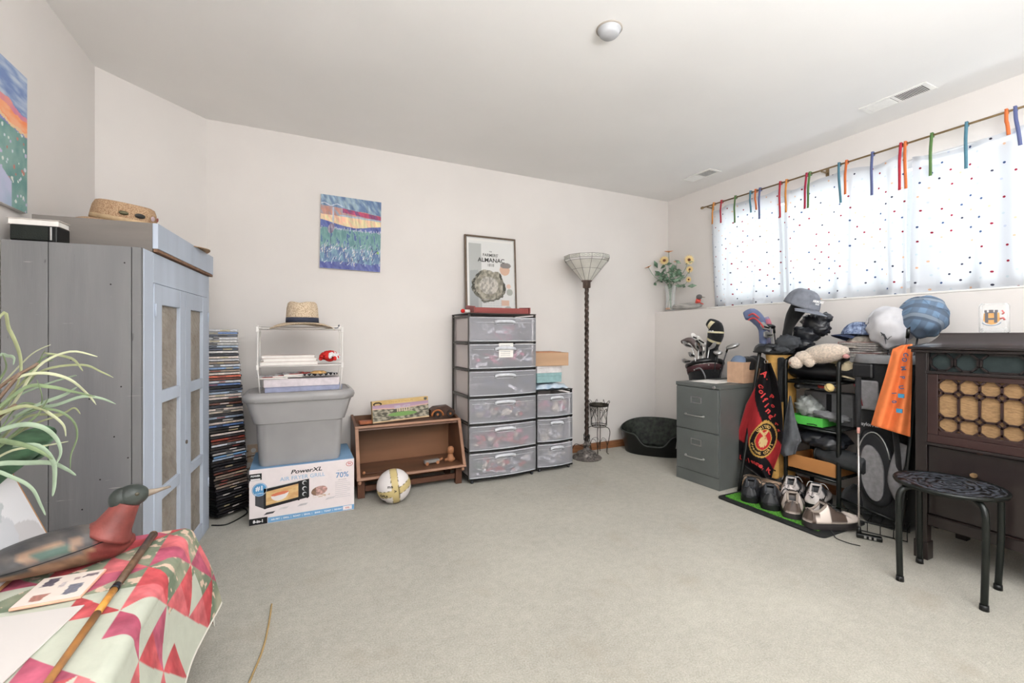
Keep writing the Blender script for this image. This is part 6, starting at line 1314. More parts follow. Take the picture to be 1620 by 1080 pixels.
def fur(c, r, seed, Mx=None):
    rs = []; k, n = 22, 36
    for a in range(k + 1):
        th = PI * (a / k) if 0 < a < k else (.03 if a == 0 else PI - .03)
        rs.append([(Mx @ Vector(v_) if Mx else Vector(v_)) + Vector(c) for v_ in [tuple(np.array((math.sin(th) * math.cos(ph) * r[0], math.sin(th) * math.sin(ph) * r[1], -math.cos(th) * r[2])) * (1 + .06 * noise.noise(Vector((th * 5, ph * 4, seed))) + .03 * noise.noise(Vector((th * 22, ph * 16, seed))))) for ph in np.linspace(0, 2 * PI, n + 1)[:-1]]])
    b.rings(rs)
fur((0, -.015, .012), (.065, .135, .058), 1, Matrix.Rotation(R(-10), 3, 'X')); fur((-.02, .075, -.018), (.055, .075, .046), 2)
b.build('furry_body', plm, t_); b = MB(); fur((-.055, .125, -.050), (.040, .042, .038), 4, Matrix.Rotation(R(30), 3, 'X')); b.build('head', plm, t_)
b = MB(); fur((-.05, .045, -.045), (.026, .030, .030), 6); b.build('paw', plm, t_); b = MB(); fur((-.010, -.140, .0), (.018, .018, .014), 7); b.build('tail', mat('pinkish plush', (190, 140, 136), .95), t_)
MB().ell((-.092, .138, -.052), (.008, .009, .007), 10, 6).build('nose', mat('plush nose', (120, 90, 80), .7), t_)
t_ = thing('cream_golf_ball', 'cream ball with a dark seam hanging under the top rack shelf', 'ball', at(1312, 613, x=2.885)); MB().ell((0, 0, 0), (.026, .026, .026), 20, 14).build('ball_shell', mat('cream ball', (214, 190, 130), .6), t_); MB().tube([(.0262 * math.cos(a), .0262 * math.sin(a) * .5, .0262 * math.sin(a) * .86) for a in np.linspace(0, 2 * PI, 25)[:-1]], .0014, 4, closed=True).build('seam', black_ink, t_)
t_ = thing('red_folded_umbrella', 'red and black folded umbrella lying under the top rack shelf', 'umbrella', at(1262, 610, x=2.93)); e_ = at(1320, 610, x=2.93) - at(1262, 610, x=2.93)
MB().tube([(0, 0, 0), e_ * .6], [.014, .02], 10).build('black_cloth', black_cloth, t_); MB().tube([e_ * .6, e_], [.016, .018], 10).build('red_cloth', mat('brick red cloth', (176, 60, 50), .7), t_); MB().ell((0, 0, 0), (.022, .022, .02)).build('knob', black_pl, t_)
# magazines and caps at the right end of the rack
MX = at(1355, 545, x=3.05)
cols = [((120, 116, 118), 'grey'), ((62, 56, 60), 'black'), ((190, 182, 178), 'pale grey'), ((150, 60, 60), 'red'), ((60, 58, 62), 'charcoal')]
z = .912
for i in range(9):
    c_, nm_ = cols[i % 5]; t = thing('golf_magazine', '%s magazine, %s from the bottom of the pile beside the plush' % (nm_, ORD(i + 1)), 'magazine', (3.095, 1.455, z), R(rnd.uniform(-9, 9)), group='magazines piled on the rack')
    MB().box((-.10, -.105, .001), (.10, .105, .011)).build('pages', mat('grey page edges', (150, 146, 142), .7, var=.15, scale=80), t); m_ = mat('mag cover ' + nm_, c_, .4); MB().box((-.102, -.107, .0112), (.102, .107, .0125)).build('cover', m_, t); MB().box((-.102, .1055, .0), (.102, .107, .0112)).build('spine', m_, t); z += .0128
ZM = z
camo = mat('camouflage cloth', (108, 98, 74), .85, var=.1, scale=18, col2=(190, 178, 146), bump=.3)
khaki = mat('khaki cloth', (176, 162, 134), .85, var=.1, bump=.3)
greyt2 = mat('pale grey twill', (150, 150, 150), .85, var=.08, bump=.3)
q = at(1365, 567, x=3.06); cap('pale_grey_cap', 'pale grey cap lying on the rack right of the plush', (q.x, q.y, q.z - .03), (R(6), R(10), R(80)), greyt2, r=.08, h=.06, bl=.07)
q = at(1374, 583, x=3.04); cap('dark_stone_cap', 'darker stone grey cap under the pale grey cap on the rack', (q.x, q.y, q.z - .04), (R(4), R(8), R(100)), mat('stone twill', (124, 124, 120), .85, bump=.3), r=.085, h=.05, bl=.07)
q = at(1322, 571, x=3.0); heap('camo_glove', 'folded camouflage cloth on the black cushion bag beside the rack tube', 'cloth', [(q, (.03, .06, .016), 0), (at(1338, 577, x=2.98), (.03, .04, .02), 0)], camo, 5, .5)
q = at(1343, 580, x=3.0); cap('khaki_cap', 'khaki cap resting on the black cushion bag behind the rack tube', (q.x, q.y, q.z - .022), (R(-5), R(25), R(250)), khaki, r=.062, h=.055, bl=.045)
q = at(1361, 524, x=3.10); cap('navy_pattern_cap', 'navy cap with white print half hidden behind the white cap', (q.x, q.y, q.z - .03), (R(8), R(-6), R(120)), mat('navy white print', (56, 72, 110), .8, var=.1, scale=60, col2=(160, 176, 206)), bm=navy, r=.078, h=.085, bl=.06)
q = at(1366, 539, x=3.09); cap('stone_pattern_cap', 'stone cap with dark print under the navy cap', (q.x, q.y, q.z - .02), (R(6), R(4), R(140)), mat('stone print', (176, 168, 156), .8, var=.1, scale=40, col2=(110, 104, 98)), r=.075, h=.05, bl=.07)
# white cap, tipped so the crown faces the room
q = at(1396, 519, x=2.99)
t_ = cap('white_baseball_cap', 'white baseball cap with a leaping cat emblem hung crown outward', (q.x + .06, q.y - .005, q.z - .005), (R(0), R(-62), R(35)), mat('white cap cotton', (198, 197, 201), .8, var=.02, bump=.15, bscale=300), r=.100, h=.13, bl=.05, panels=False, wr=.13)
puma = MB(); q2 = at(1402, 534, x=2.865); O_ = Vector(q2)
t2 = bpy.data.objects.new('cat_emblem', None)
bpy.data.objects.remove(t2)
em = MB(); E_ = [(1394, 527), (1398, 529), (1401, 534), (1404, 537), (1408, 533), (1411, 531.5)]
wt = t_.matrix_basis.inverted() if False else (Matrix.Translation(t_.location) @ t_.rotation_euler.to_matrix().to_4x4()).inverted()
em.tube([wt @ at(u, v, x=2.882 + .004 * i) for i, (u, v) in enumerate(E_)], [.002, .005, .004, .003, .002, .0015], 6); em.tube([wt @ at(u, v, x=2.89) for u, v in ((1400, 534), (1401, 540), (1401.5, 544))], [.004, .002, .0012], 6); em.tube([wt @ at(u, v, x=2.882) for u, v in ((1393, 525), (1396, 528), (1395, 531))], [.001, .004, .001], 6)
em.build('cat_emblem', dark_grey, t_)
# plaid cap
pl_m = bpy.data.materials.new('blue plaid cotton'); nt, N, L = nodes(pl_m); p = N['Principled BSDF']; p.inputs['Roughness'].default_value = .85; tc = N.new('ShaderNodeTexCoord')
mp = N.new('ShaderNodeMapping'); mp.inputs['Rotation'].default_value = (0, 0, .35); L.new(tc.outputs['Object'], mp.inputs[0])
def wave(dr_, sc_): 
    w_ = N.new('ShaderNodeTexWave'); w_.bands_direction = dr_; w_.inputs['Scale'].default_value = sc_; L.new(mp.outputs[0], w_.inputs[0]); return w_
w1, w2 = ramp(wave('X', 5.5).outputs[0], [(.35, (36, 50, 78)), (.65, (128, 156, 182))]), ramp(wave('Y', 5.5).outputs[0], [(.35, (54, 70, 98)), (.65, (150, 176, 198))])
w3 = ramp(wave('X', 3).outputs[0], [(.93, (0, 0, 0)), (.97, (150, 150, 150))]); c1 = mixn(w1.outputs[0], w2.outputs[0], .8, 'MULTIPLY'); c1 = mixn(c1, (150, 172, 196), .30); c1 = mixn(c1, (190, 204, 216), w3.outputs[0]); L.new(c1, p.inputs['Base Color'])
q = at(1453, 501, x=3.0)
t_ = cap('plaid_flat_cap', 'blue plaid cap tipped upright behind the corner of the radio cabinet', (q.x + .07, q.y + .01, q.z - .005), (R(10), R(-66), R(28)), pl_m, wr=.10, r=.098, h=.125, bl=.03)
# orange shirt
om = mat('bright orange jersey', (240, 132, 74), .75, var=.03, bump=.12, bscale=200)
OT, f_ = hang('orange_jersey', 'bright orange jersey hanging between the rack and the radio cabinet', 'shirt', [(1427, 546), (1412, 552), (1402, 590), (1390, 630), (1378, 672)], [(1443, 544), (1443, 580), (1442, 620), (1441, 655), (1440, 691)], 2.78, om, .020, 12, nu=70, nv=50, seed=.6, solid=.003)
nav_i = mat('navy print', (70, 86, 120), .7)
for i, (u, v, s_) in enumerate(((.62, .16, 'C'), (.62, .24, 'O'), (.62, .33, 'M'), (.62, .42, 'P'), (.62, .52, 'U'), (.42, .62, '1'), (.47, .70, '0'))):
    p_ = f_(u, v); o = text(s_, .027, nav_i, OT, p_ + Vector((-.035, -.012, 0)), rot=(R(90), R(80), R(-90)), bold=.001)
for (u, v) in ((.68, .60), (.68, .76)): p_ = f_(u, v); MB().box((-.003, -.012, -.010), (.003, .012, .010)).build('blue_patch', mat('teal blue patch', (64, 140, 176), .6), OT).location = p_ + Vector((-.03, -.008, 0))

# grey and black golf bag -------------------------------------------------------------------
t_ = thing('grey_golf_bag', 'grey and black cart golf bag beside the radio cabinet behind the orange jersey', 'golf bag', (3.03, 1.31, 0), R(0)); t_.scale = (1, 1, 1.075)
b = MB(); b.rings([[(rx * math.copysign(abs(math.cos(2 * PI * j / 32)) ** .7, math.cos(2 * PI * j / 32)), ry * math.copysign(abs(math.sin(2 * PI * j / 32)) ** .7, math.sin(2 * PI * j / 32)), z) for j in range(32)] for rx, ry, z in ((.10, .11, 0), (.112, .12, .03), (.115, .125, .5), (.12, .13, .78), (.125, .135, .845))], cap1=False); b.build('bag_body', black_cloth, t_)
bx('grey_panel', (-.128, .0, .60), (-.108, .115, .755), grey_cloth, t_, .012)
b = MB(); b.rings([[(-.13 + .03 * k_, .02 + w_ * math.cos(2 * PI * j / 28) * (1 if abs(math.cos(2 * PI * j / 28)) < 2 else 1), .30 + h_ * math.copysign(abs(math.sin(2 * PI * j / 28)) ** .75, math.sin(2 * PI * j / 28)) + .03 * math.cos(2 * PI * j / 28)) for j in range(28)] for k_, w_, h_ in ((0, .075, .17), (.25, .088, .19), (1, .095, .20))]); b.build('front_pocket', mat('black nylon', (34, 35, 38), .6, bump=.3, bscale=400), t_)
b = MB(); b.rings([[(-.136 + k_, .025 + w_ * math.cos(2 * PI * j / 28), .275 + h_ * math.copysign(abs(math.sin(2 * PI * j / 28)) ** .7, math.sin(2 * PI * j / 28)) + .03 * math.cos(2 * PI * j / 28)) for j in range(28)] for k_, w_, h_ in ((0, .052, .135), (.006, .058, .14))]); b.build('grey_pocket_panel', grey_cloth, t_)
b = MB(); b.tube([(-.131, .02 + .080 * math.cos(a), .31 + .178 * math.sin(a)) for a in np.linspace(.2, PI - .3, 16)], .003, 6); b.build('zip', silver, t_)
b = MB(); b.tube([(-.133, .115, .73), (-.14, .08, .68), (-.135, .07, .62)], .003, 5); b.build('red_piping', mat('dark red piping', (140, 60, 66), .6), t_)
bx('top_pocket', (-.135, .02, .765), (-.10, .125, .845), black_gloss, t_, .012)
b = MB(); b.rings([[(rx * math.copysign(abs(math.cos(2 * PI * j / 32)) ** .6, math.cos(2 * PI * j / 32)), ry * math.copysign(abs(math.sin(2 * PI * j / 32)) ** .6, math.sin(2 * PI * j / 32)), z) for j in range(32)] for rx, ry, z in ((.134, .142, .846), (.138, .146, .86), (.13, .138, .89), (.105, .115, .89), (.10, .11, .85))], cap0=False, cap1=True); b.build('top_cuff', mat('moulded grey rim', (120, 120, 122), .5, var=.05), t_)
MB().tube(smooth([(-.13, -.06, .80), (-.17, -.09, .6), (-.165, -.11, .35), (-.13, -.10, .12)], 6), .014, 8, flat=.4).build('strap', black_cloth, t_)
MB().tube(smooth([(-.12, -.12, .45), (-.15, -.10, .36), (-.16, -.09, .26), (-.14, -.11, .18)], 5), [.03] * 16, 10, flat=.5).build('side_pocket', grey_cloth, t_)
text('TaylorMade', .026, mat('silver ink', (176, 176, 180), .5), t_, (-.1345, .03, .525), rot=(R(90), 0, R(-90)), bold=.0004)
for lb, hd_, bs in (('dark golf club standing in the grey bag inside the white cap', at(1402, 512, x=3.05), (3.04, 1.30, .62)), ('dark golf club standing in the grey bag inside the plaid cap', at(1458, 500, x=3.06), (3.06, 1.26, .62)), ('thin black stick holding up the orange jersey beside the radio cabinet', at(1437, 520, x=2.83), (2.97, 1.24, .66))):
    club(lb, hd_, bs, 'wood', black_gloss, (-.2, -.3, .4), .5 if 'thin' not in lb else .2)
# shelf contents -----------------------------------------------------------------------------
Z2, Z3 = .4985, .2085
t_ = thing('green_cardboard_tray', 'bright green open cardboard tray on the second rack shelf', 'box', (2.905, 1.60, Z2)); gg = mat('bright green card', (84, 186, 76), .5, var=.04)
for nm_, a, c in (('front_side', (0, 0, 0), (.004, .20, .055)), ('back_side', (.176, 0, 0), (.18, .20, .055)), ('left_side', (.0045, .196, 0), (.1755, .20, .055)), ('right_side', (.0045, 0, 0), (.1755, .004, .055)), ('floor_panel', (.0045, .0045, 0), (.1755, .1955, .003))): bx(nm_, a, c, gg, t_, .001)
for pts in (((.19, .05), (.17, .03), (.15, .004)), ((.09, .008), (.05, .012), (.03, .008))): MB().tube([(-.0015, y, z) for y, z in pts], .003, 5).build('black_swoosh', black_ink, t_)
fog = mat('cloudy plastic film', (168, 172, 168), .3, var=.2, scale=20, alpha=.75, spec=.6)
heap('clear_plastic_bag', 'crumpled cloudy plastic bag standing in the green tray', 'bag', [((2.99, 1.735, Z2 + .110), (.065, .065, .062), R(0)), ((3.0, 1.70, Z2 + .085), (.06, .055, .055), R(0))], fog, 4, .5)
heap('grey_folded_cloth', 'rumpled grey cloth spread on the green tray and second shelf', 'cloth', [((2.95, 1.60, Z2 + .075), (.05, .07, .022), 0), ((2.98, 1.545, Z2 + .06), (.055, .06, .025), 0)], mat('mid grey cloth', (128, 128, 130), .85, var=.08, bump=.3), 6, .5)
t_ = thing('grey_storage_cube', 'grey fabric storage cube behind the plastic bag on the second shelf', 'storage box', (3.08, 1.52, Z2)); bx('fabric_box', (0, .0, 0), (.10, .29, .20), mat('grey felt', (124, 124, 126), .9, var=.06), t_, .006); bx('front_strap', (-.004, .12, .06), (0, .15, .19), black_cloth, t_, .001)
heap('black_duffel_bag', 'black nylon duffel stuffed on the lowest rack shelf', 'bag', [((3.02, 1.66, Z3 + .21), (.11, .15, .055), 0), ((2.96, 1.60, Z3 + .195), (.06, .10, .05), 0), ((3.0, 1.74, Z3 + .20), (.08, .07, .05), 0)], jm, 9, .5)
t_ = thing('wooden_crate', 'low orange brown wooden crate on the lowest rack shelf', 'crate', (2.905, 1.525, Z3)); cw = mat('amber pine', (186, 128, 74), .5, var=.1, scale=8, stretch=(1, .15, 1))
for nm_, a, c in (('front_board', (0, 0, 0), (.010, .285, .085)), ('back_board', (.24, 0, 0), (.25, .285, .085)), ('left_board', (.0105, .275, 0), (.2395, .285, .085)), ('right_board', (.0105, 0, 0), (.2395, .01, .085)), ('floor_board', (.0105, .0105, 0), (.2395, .2745, .008))): bx(nm_, a, c, cw, t_, .002)
t_ = thing('black_roll_bag', 'black rolled bag lying over the crate end beside the rack post', 'bag', (2.955, 1.545, Z3 + .115), R(-12)); b = MB(); b.rings([[(.055 * f_ * math.cos(2 * PI * j / 22), s_, .052 * f_ * math.sin(2 * PI * j / 22) * (1 + .1 * noise.noise(Vector((j * .6, s_ * 20, 5))))) for j in range(22)] for s_, f_ in ((-.19, .8), (-.18, 1), (-.05, 1.08), (.05, 1), (.10, .95), (.115, .7))]); b.build('rolled_cloth', mat('dusty black nylon', (52, 54, 56), .6, var=.25, scale=12, bump=.4, bscale=60), t_)
MB().tube([(.052 * math.cos(a), .105, .05 * math.sin(a)) for a in np.linspace(0, 2 * PI, 21)[:-1]], .006, 6, closed=True).build('end_piping', black_pl, t_); MB().tube([(0, .10, 0), (0, .122, 0)], .012, 12).build('toggle', black_gloss, t_)
t_ = thing('black_shoe_bag', 'soft black bag on the floor below the rack beside the grey golf bag', 'bag', (3.04, 1.45, 0)); b = MB(); b.ell((0, 0, .085), (.12, .10, .085), 24, 14); b.build('bag_body', black_cloth, t_); MB().tube(smooth([(-.06, -.03, .15), (-.09, 0, .19), (-.06, .03, .15)], 5), .006, 6).build('handle', black_cloth, t_)
t_ = thing('flat_brown_box', 'flat brown cardboard box on the floor under the tan golf bag', 'box', (2.80, 1.85, 0), R(4)); bx('box_body', (0, 0, .0), (.11, .22, .07), cardboard, t_, .002); bx('box_lid', (-.002, -.002, .0705), (.112, .222, .082), mat('pale cardboard', (206, 180, 156), .7), t_, .001)

# putting mat ---------------------------------------------------------------------------------
t_ = thing('putting_mat', 'green and black golf practice mat under the row of shoes', 'mat', (0, 0, 0), 0)
turf = mat('green putting turf', (82, 150, 48), .95, var=.3, scale=120, bump=1, bscale=300)
MB().prism([(p_[0], p_[1]) for p_ in rrect(.42, .655, .03, 4, 2.685, 1.685)], .001, .011).build('rubber_border', mat('black rubber', (34, 36, 36), .6, var=.1), t_)
MB().prism([(p_[0], p_[1]) for p_ in rrect(.35, .575, .01, 3, 2.697, 1.70)], .0112, .0150).build('turf_panel', turf, t_)
# shoes -----------------------------------------------------------------------------------------
def shoe(label, x, y, rz, kind, z=.0155, L_=.29, group=None):
    t = thing('golf_shoe' if kind != 'black' else 'black_shoe', label, 'shoe', (x, y, z), rz, group=group); t.scale = (1.08, 1.28, 1.32)
    def hw(s): return (.033 + .012 * math.sin(PI * min(s * 1.15, 1)) + .008 * math.sin(PI * min(max(s - .35, 0) / .65, 1))) * (1 if s < .82 else math.sqrt(max(1 - ((s - .82) / .185) ** 2, .02))) * (1 if s > .08 else math.sqrt(max(1 - ((.08 - s) / .085) ** 2, .04)))
    ns, nc = 44, 26; S_ = [(i / ns) for i in range(ns + 1)]
    b = MB(); out = [(s * L_, hw(s)) for s in S_]; ring = [(x_, w_) for x_, w_ in out] + [(x_, -w_) for x_, w_ in reversed(out)]
    b.rings([[(x_, w_ * (1.05 if zz < .02 else 1.0), zz + (.008 * ((x_ / L_ - .75) / .25) ** 2 if x_ / L_ > .75 else 0)) for x_, w_ in ring] for zz in (0, .006, .016, .024)]); 
    sole_m = {'black': black_pl, 'saddle': mat('dark brown sole', (44, 40, 40), .5), 'sport': black_pl}[kind]; b.build('sole', sole_m, t, angle=50)
    rs = []
    for s in S_:
        w_ = hw(s) * .97; H_ = .066 + .006 * math.exp(-(s / .06) ** 2) if s < .20 else (.066 + .020 * ((s - .20) / .14) if s < .34 else .086 - .042 * min((s - .34) / .41, 1) ** .9)
        if s > .8: H_ = .044 * math.sqrt(max(1 - ((s - .8) / .215) ** 2, .05)) + .002
        H_ += .010 * math.exp(-((s - .38) / .08) ** 2)
        op = 1 / (1 + math.exp((s - .37) / .02)) * (1 / (1 + math.exp((.035 - s) / .008)))
        zc_ = (H_ * 1.06) * (1 - op) + .028 * op; zm_ = (H_ * 1.03) * (1 - op) + (.032) * op
        prof = [(-1, .022), (-1.02, .035), (-.97, .35 * H_ + .02), (-.86, .75 * H_ + .008), (-.70, H_), (-.60, H_ * .99), (-.56 if op > .5 else -.48, zm_), (-.28, zc_), (0, zc_), (.28, zc_), (.56 if op > .5 else .48, zm_), (.60, H_ * .99), (.70, H_), (.86, .75 * H_ + .008), (.97, .35 * H_ + .02), (1.02, .035), (1, .022)]
        tp = lambda zz: 1 - .26 * min(max((zz - .03) / (H_ - .03), 0), 1) * (1 / (1 + math.exp((s - .42) / .04)))
        rs.append([(s * L_ + (.016 * min(max((zz - .03) / (H_ - .03), 0), 1) if s < .06 else 0), a * w_ * tp(zz), zz) for a, zz in prof])
    b = MB(); b.rings(rs); V = np.array(b.v); xx, yy_, zz = V[:, 0] / L_, V[:, 1], V[:, 2]
    inner = np.zeros(len(V), bool); kk = len(rs[0]); idx = np.arange(len(V)) % kk; inner = (xx < .37) & (idx >= 6) & (idx <= 10)
    if kind == 'black': c = np.ones((len(V), 3)) * (36, 37, 40)
    elif kind == 'saddle':
        c = np.ones((len(V), 3)) * (222, 208, 198); sad = (xx > .36 + .25 * (zz < .045) * 0) & (xx < .64 - .6 * (.06 - zz)) & (zz > .026); heel = (xx < .10) | ((xx < .20) & (zz > .045) & (zz < .07)); c = np.where((sad | heel)[:, None], (84, 70, 62), c)
        c = np.where(((xx < .03) & (zz < .03))[:, None], (222, 208, 198), c)
    else:
        c = np.ones((len(V), 3)) * (216, 206, 202); c = np.where(((xx > .28) & (xx < .5) & (zz > .05))[:, None], (60, 60, 64), c)
    c = np.where(inner[:, None], (34, 34, 38), c); b.col = c
    CP = []
    for sgn, seq in ((-1, [s_ for s_ in S_ if .03 <= s_ <= .36][::-1]), (1, [s_ for s_ in S_ if .03 <= s_ <= .36])):
        for s_ in seq:
            i_ = S_.index(s_); q_ = rs[i_][5 if sgn < 0 else 11]; CP.append(q_)
    MB().tube(CP, .0055, 8, closed=True).build('collar', {'black': dark_grey, 'saddle': mat('saddle collar', (150, 138, 128), .7), 'sport': mat('sport collar', (190, 182, 178), .7)}[kind], t)
    b.build('upper', vmat('shoe leather', .38, .5), t)
    b = MB()
    for i in range(5):
        s = .42 + .05 * i; H_ = .078 - .034 * min((s - .30) / .45, 1) ** .9 + .006; b.tube(smooth([(s * L_, -.020, H_ - .004), (s * L_ + .003, 0, H_ + .004), (s * L_, .020, H_ - .004)], 4), .0025, 6)
    b.tube(smooth([(.40 * L_, 0, .094), (.38 * L_, .03, .10), (.43 * L_, .045, .07)], 4), .002, 5); b.tube(smooth([(.40 * L_, 0, .094), (.38 * L_, -.03, .10), (.44 * L_, -.045, .075)], 4), .002, 5); b.build('laces', black_cloth if kind != 'sport' else white_cloth, t)
    MB().grid(lambda u, v: ((.33 + .08 * v) * L_, -.017 + .034 * u, .100 - .010 * v + .004 * math.sin(PI * u)), 6, 6).build('tongue', {'black': black_cloth, 'saddle': mat('brown tongue', (70, 60, 54), .6), 'sport': dark_grey}[kind], t, solid=.004)
    if kind == 'sport':
        for sy in (-1, 1): MB().tube([(.09 * L_, sy * .036, .055), (.10 * L_, sy * .0385, .040), (.24 * L_, sy * .044, .060)], [.001, .004, .001], 6).build('side_tick', black_ink, t)
        MB().tube([(-.0015, -.010, .062), (-.0030, -.002, .054), (-.0015, .014, .064)], [.001, .0035, .001], 6).build('heel_tick', black_ink, t)
    return t
az = lambda x, y: math.atan2(y, x)
shoe('black leather shoe at the far left end of the green mat', 2.55, 1.835, R(28), 'black'); shoe('second black leather shoe on the mat, beside the brown and white pair', 2.55, 1.695, R(34), 'black')
shoe('brown and white saddle golf shoe with its heel toward the camera', 2.545, 1.56, R(32), 'saddle'); shoe('brown and white saddle golf shoe turned side on at the mat end', 2.515, 1.475, R(-22), 'saddle')
shoe('pale sport golf shoe behind the saddle shoes, left of its pair', 2.80, 1.745, R(22), 'sport', .0155); shoe('pale sport golf shoe behind the saddle shoes, beside the rack post', 2.80, 1.60, R(18), 'sport', .0155)
# putter ------------------------------------------------------------------------------------------
ph = at(1359, 846, z=.012); pt_ = at(1357.5, 597, x=2.872)
t_ = thing('putter', 'silver shaft putter with black grip leaning on the rack before the grey golf bag', 'golf club', (ph.x, ph.y, 0)); d = pt_ - Vector((ph.x, ph.y, .03))
o0 = Vector((0, 0, .03)); MB().tube([o0, o0 + d * .66], [.0045, .0062], 10).build('shaft', mat('steel shaft', (206, 200, 196), .25, .8), t_); MB().tube([o0 + d * .62, o0 + d * .66], .0072, 10).build('ferrule', mat('pink label', (206, 150, 140), .5), t_)
MB().tube([o0 + d * .66, o0 + d * .8, o0 + d], [.0115, .0135, .0145], 12).build('grip', mat('ribbed black rubber', (38, 38, 40), .7, var=.1, bump=1, bscale=400), t_)
b = MB(); M = Matrix.Rotation(R(-62), 4, 'Z'); b.box((-.012, -.016, .001), (.095, .016, .024), M=M); b.build('head', black_metal, t_, bevel=.005); b = MB(); b.tube([M @ Vector((0, 0, .02)), M @ Vector((0, 0, .055))], [.012, .008], 10); b.build('hosel', black_metal, t_)
for i in range(3): MB().box((.02 + .02 * i, -.0165, .006), (.030 + .02 * i, -.0158, .02), M=M).build('sight_line', silver, t_)
t_ = thing('shoe_lace', 'loose black lace trailing off the mat corner', 'lace', (2.56, 1.36, 0)); MB().tube(smooth([(.05, .05, .02), (.01, .0, .012), (-.02, -.03, .004), (-.02, -.09, .003), (.0, -.13, .003)], 5), .0025, 6).build('cord', black_cloth, t_)
# wire basket frame on the floor
t_ = thing('black_wire_rack', 'low black wire rack on the carpet in front of the grey golf bag', 'wire rack', (0, 0, 0))
w0, w1 = Vector((2.70, 1.50, 0)), Vector((2.82, 1.145, 0)); nrm = Vector((.9, .3, 0)) * .16
for z in (.006, .058):
    for off in (Vector((0, 0, 0)), nrm): MB().tube([w0 + off + Vector((0, 0, z)), w1 + off + Vector((0, 0, z))], .003, 6).build('long_wire', black_metal, t_)
for i in range(8):
    p_ = w0.lerp(w1, i / 7); MB().tube([p_ + Vector((0, 0, .003)), p_ + Vector((0, 0, .058)), p_ + nrm + Vector((0, 0, .058)), p_ + nrm + Vector((0, 0, .003))], .0022, 6).build('cross_wire', black_metal, t_)

# radio cabinet ---------------------------------------------------------------------------------
t_ = thing('antique_radio_cabinet', 'dark mahogany antique radio cabinet with octagon lattice grille at the right edge', 'radio cabinet', (2.69, 1.062, 0), 0)
mh = mat('dark mahogany', (33, 25, 24), .36, var=.2, scale=5, stretch=(1, 1, .2), spec=.5, coat=.15); mh2 = mat('red mahogany', (48, 30, 28), .36, var=.2, scale=6, stretch=(1, .2, 1), spec=.5, coat=.15)
LN = .96; DPT = .47       # runs from y=0 (far, left in view) to y=-LN (near)
def rb(nm_, x0, x1, y0, y1, z0, z1, m_=mh, bv=.003, par=None): return bx(nm_, (x0, -y1, z0), (x1, -y0, z1), m_, par or t_, bv)
rb('corner_post', 0, .045, 0, .045, .0, .985); rb('corner_post', 0, .045, LN - .045, LN, .0, .985); rb('rear_post', DPT - .045, DPT, 0, .045, 0, .985); rb('rear_post', DPT - .045, DPT, LN - .045, LN, 0, .985)
rb('side_panel', .0455, DPT - .0455, .006, .02, .19, .985); rb('side_panel', .0455, DPT - .0455, LN - .02, LN - .006, .19, .985); rb('back_panel', DPT - .02, DPT - .01, .0455, LN - .0455, .19, .985)
rb('foot', -.006, .05, -.004, .05, .0, .085); rb('foot', -.006, .05, LN - .05, LN + .004, 0, .085)
rb('bottom_rail', .004, .04, .0455, LN - .0455, .165, .215); MB().cyl((.002, -.046, .219), (.002, -LN + .046, .219), .004, n=8).build('bead', mh2, t_)
rb('fall_front_door', .010, .03, .0455, LN - .0455, .222, .545, mh)
rb('middle_rail', -.002, .035, .0455, LN - .0455, .562, .600, mh2); rb('ledge_moulding', -.008, .035, .040, LN - .040, .548, .5615, mh)
# lattice door frame
rb('grille_frame_stile', .0, .03, .0455, .085, .600, .885, mh2); rb('grille_frame_stile', .0, .03, LN - .085, LN - .0455, .600, .885, mh2); rb('grille_frame_rail', 0, .03, .0855, LN - .0855, .862, .885, mh2); rb('grille_frame_rail', 0, .03, .0855, LN - .0855, .600, .622, mh2)
rb('upper_moulding', -.006, .035, .040, LN - .040, .8855, .899, mh); rb('crown_moulding', -.012, .04, -.012, LN + .012, .9855, 1.000, mh); rb('crown_lip', -.022, .04, -.022, LN + .022, 1.0005, 1.011, mh)
rb('case_top', .0405, DPT, .0, LN, .9855, 1.010, mh)
b = MB(); k = 10
def cove(y): return [(-.022 + .075 * math.sin(PI / 2 * i / k) ** 1.4, y, 1.0115 + .058 * (1 - math.cos(PI / 2 * i / k)) ** 1.0) for i in range(k + 1)]
pr = [(-.022, 1.0115)] + [(-.020 + .085 * (1 - math.cos(PI / 2 * i / k)), 1.013 + .062 * math.sin(PI / 2 * i / k) ** 1.0) for i in range(k + 1)][::1]
prof = [(-.022, 1.0115), (.0, 1.015), (.025, 1.024), (.045, 1.038), (.058, 1.054), (.066, 1.068), (.066, 1.078), (DPT, 1.078), (DPT, 1.0115)]
rs_ = []
for yv_, ins in ((.022, 0), (.0, 0), (-LN, 0), (-LN - .022, 0)):
    pass
prof_in = lambda e: [(x, z) for x, z in prof]
V0 = [(x, .022 - min(max(x + .022, 0), .088) , z) for x, z in prof]; V1 = [(x, -LN - .022 + min(max(x + .022, 0), .088), z) for x, z in prof]
n = len(prof); b.add(V0 + V1, [tuple(range(n))[::-1], tuple(range(n, 2 * n))] + [(i, (i + 1) % n, n + (i + 1) % n, n + i) for i in range(n)]); b.build('coved_lid', mat('polished lid mahogany', (50, 43, 43), .28, var=.12, scale=5, stretch=(1, .15, 1), spec=.6, coat=.4), t_, angle=30)
# cloth behind grilles
rb('speaker_cloth', .016, .018, .0855, LN - .0855, .622, .862, mat('tan speaker cloth', (154, 122, 86), .9, var=.12, scale=160, stretch=(1, .3, 1), bump=.6, bscale=400), .0); rb('dark_cloth', .016, .018, .0455, LN - .0455, .899, .985, mat('dark green cloth', (40, 50, 50), .9, var=.1), 0)
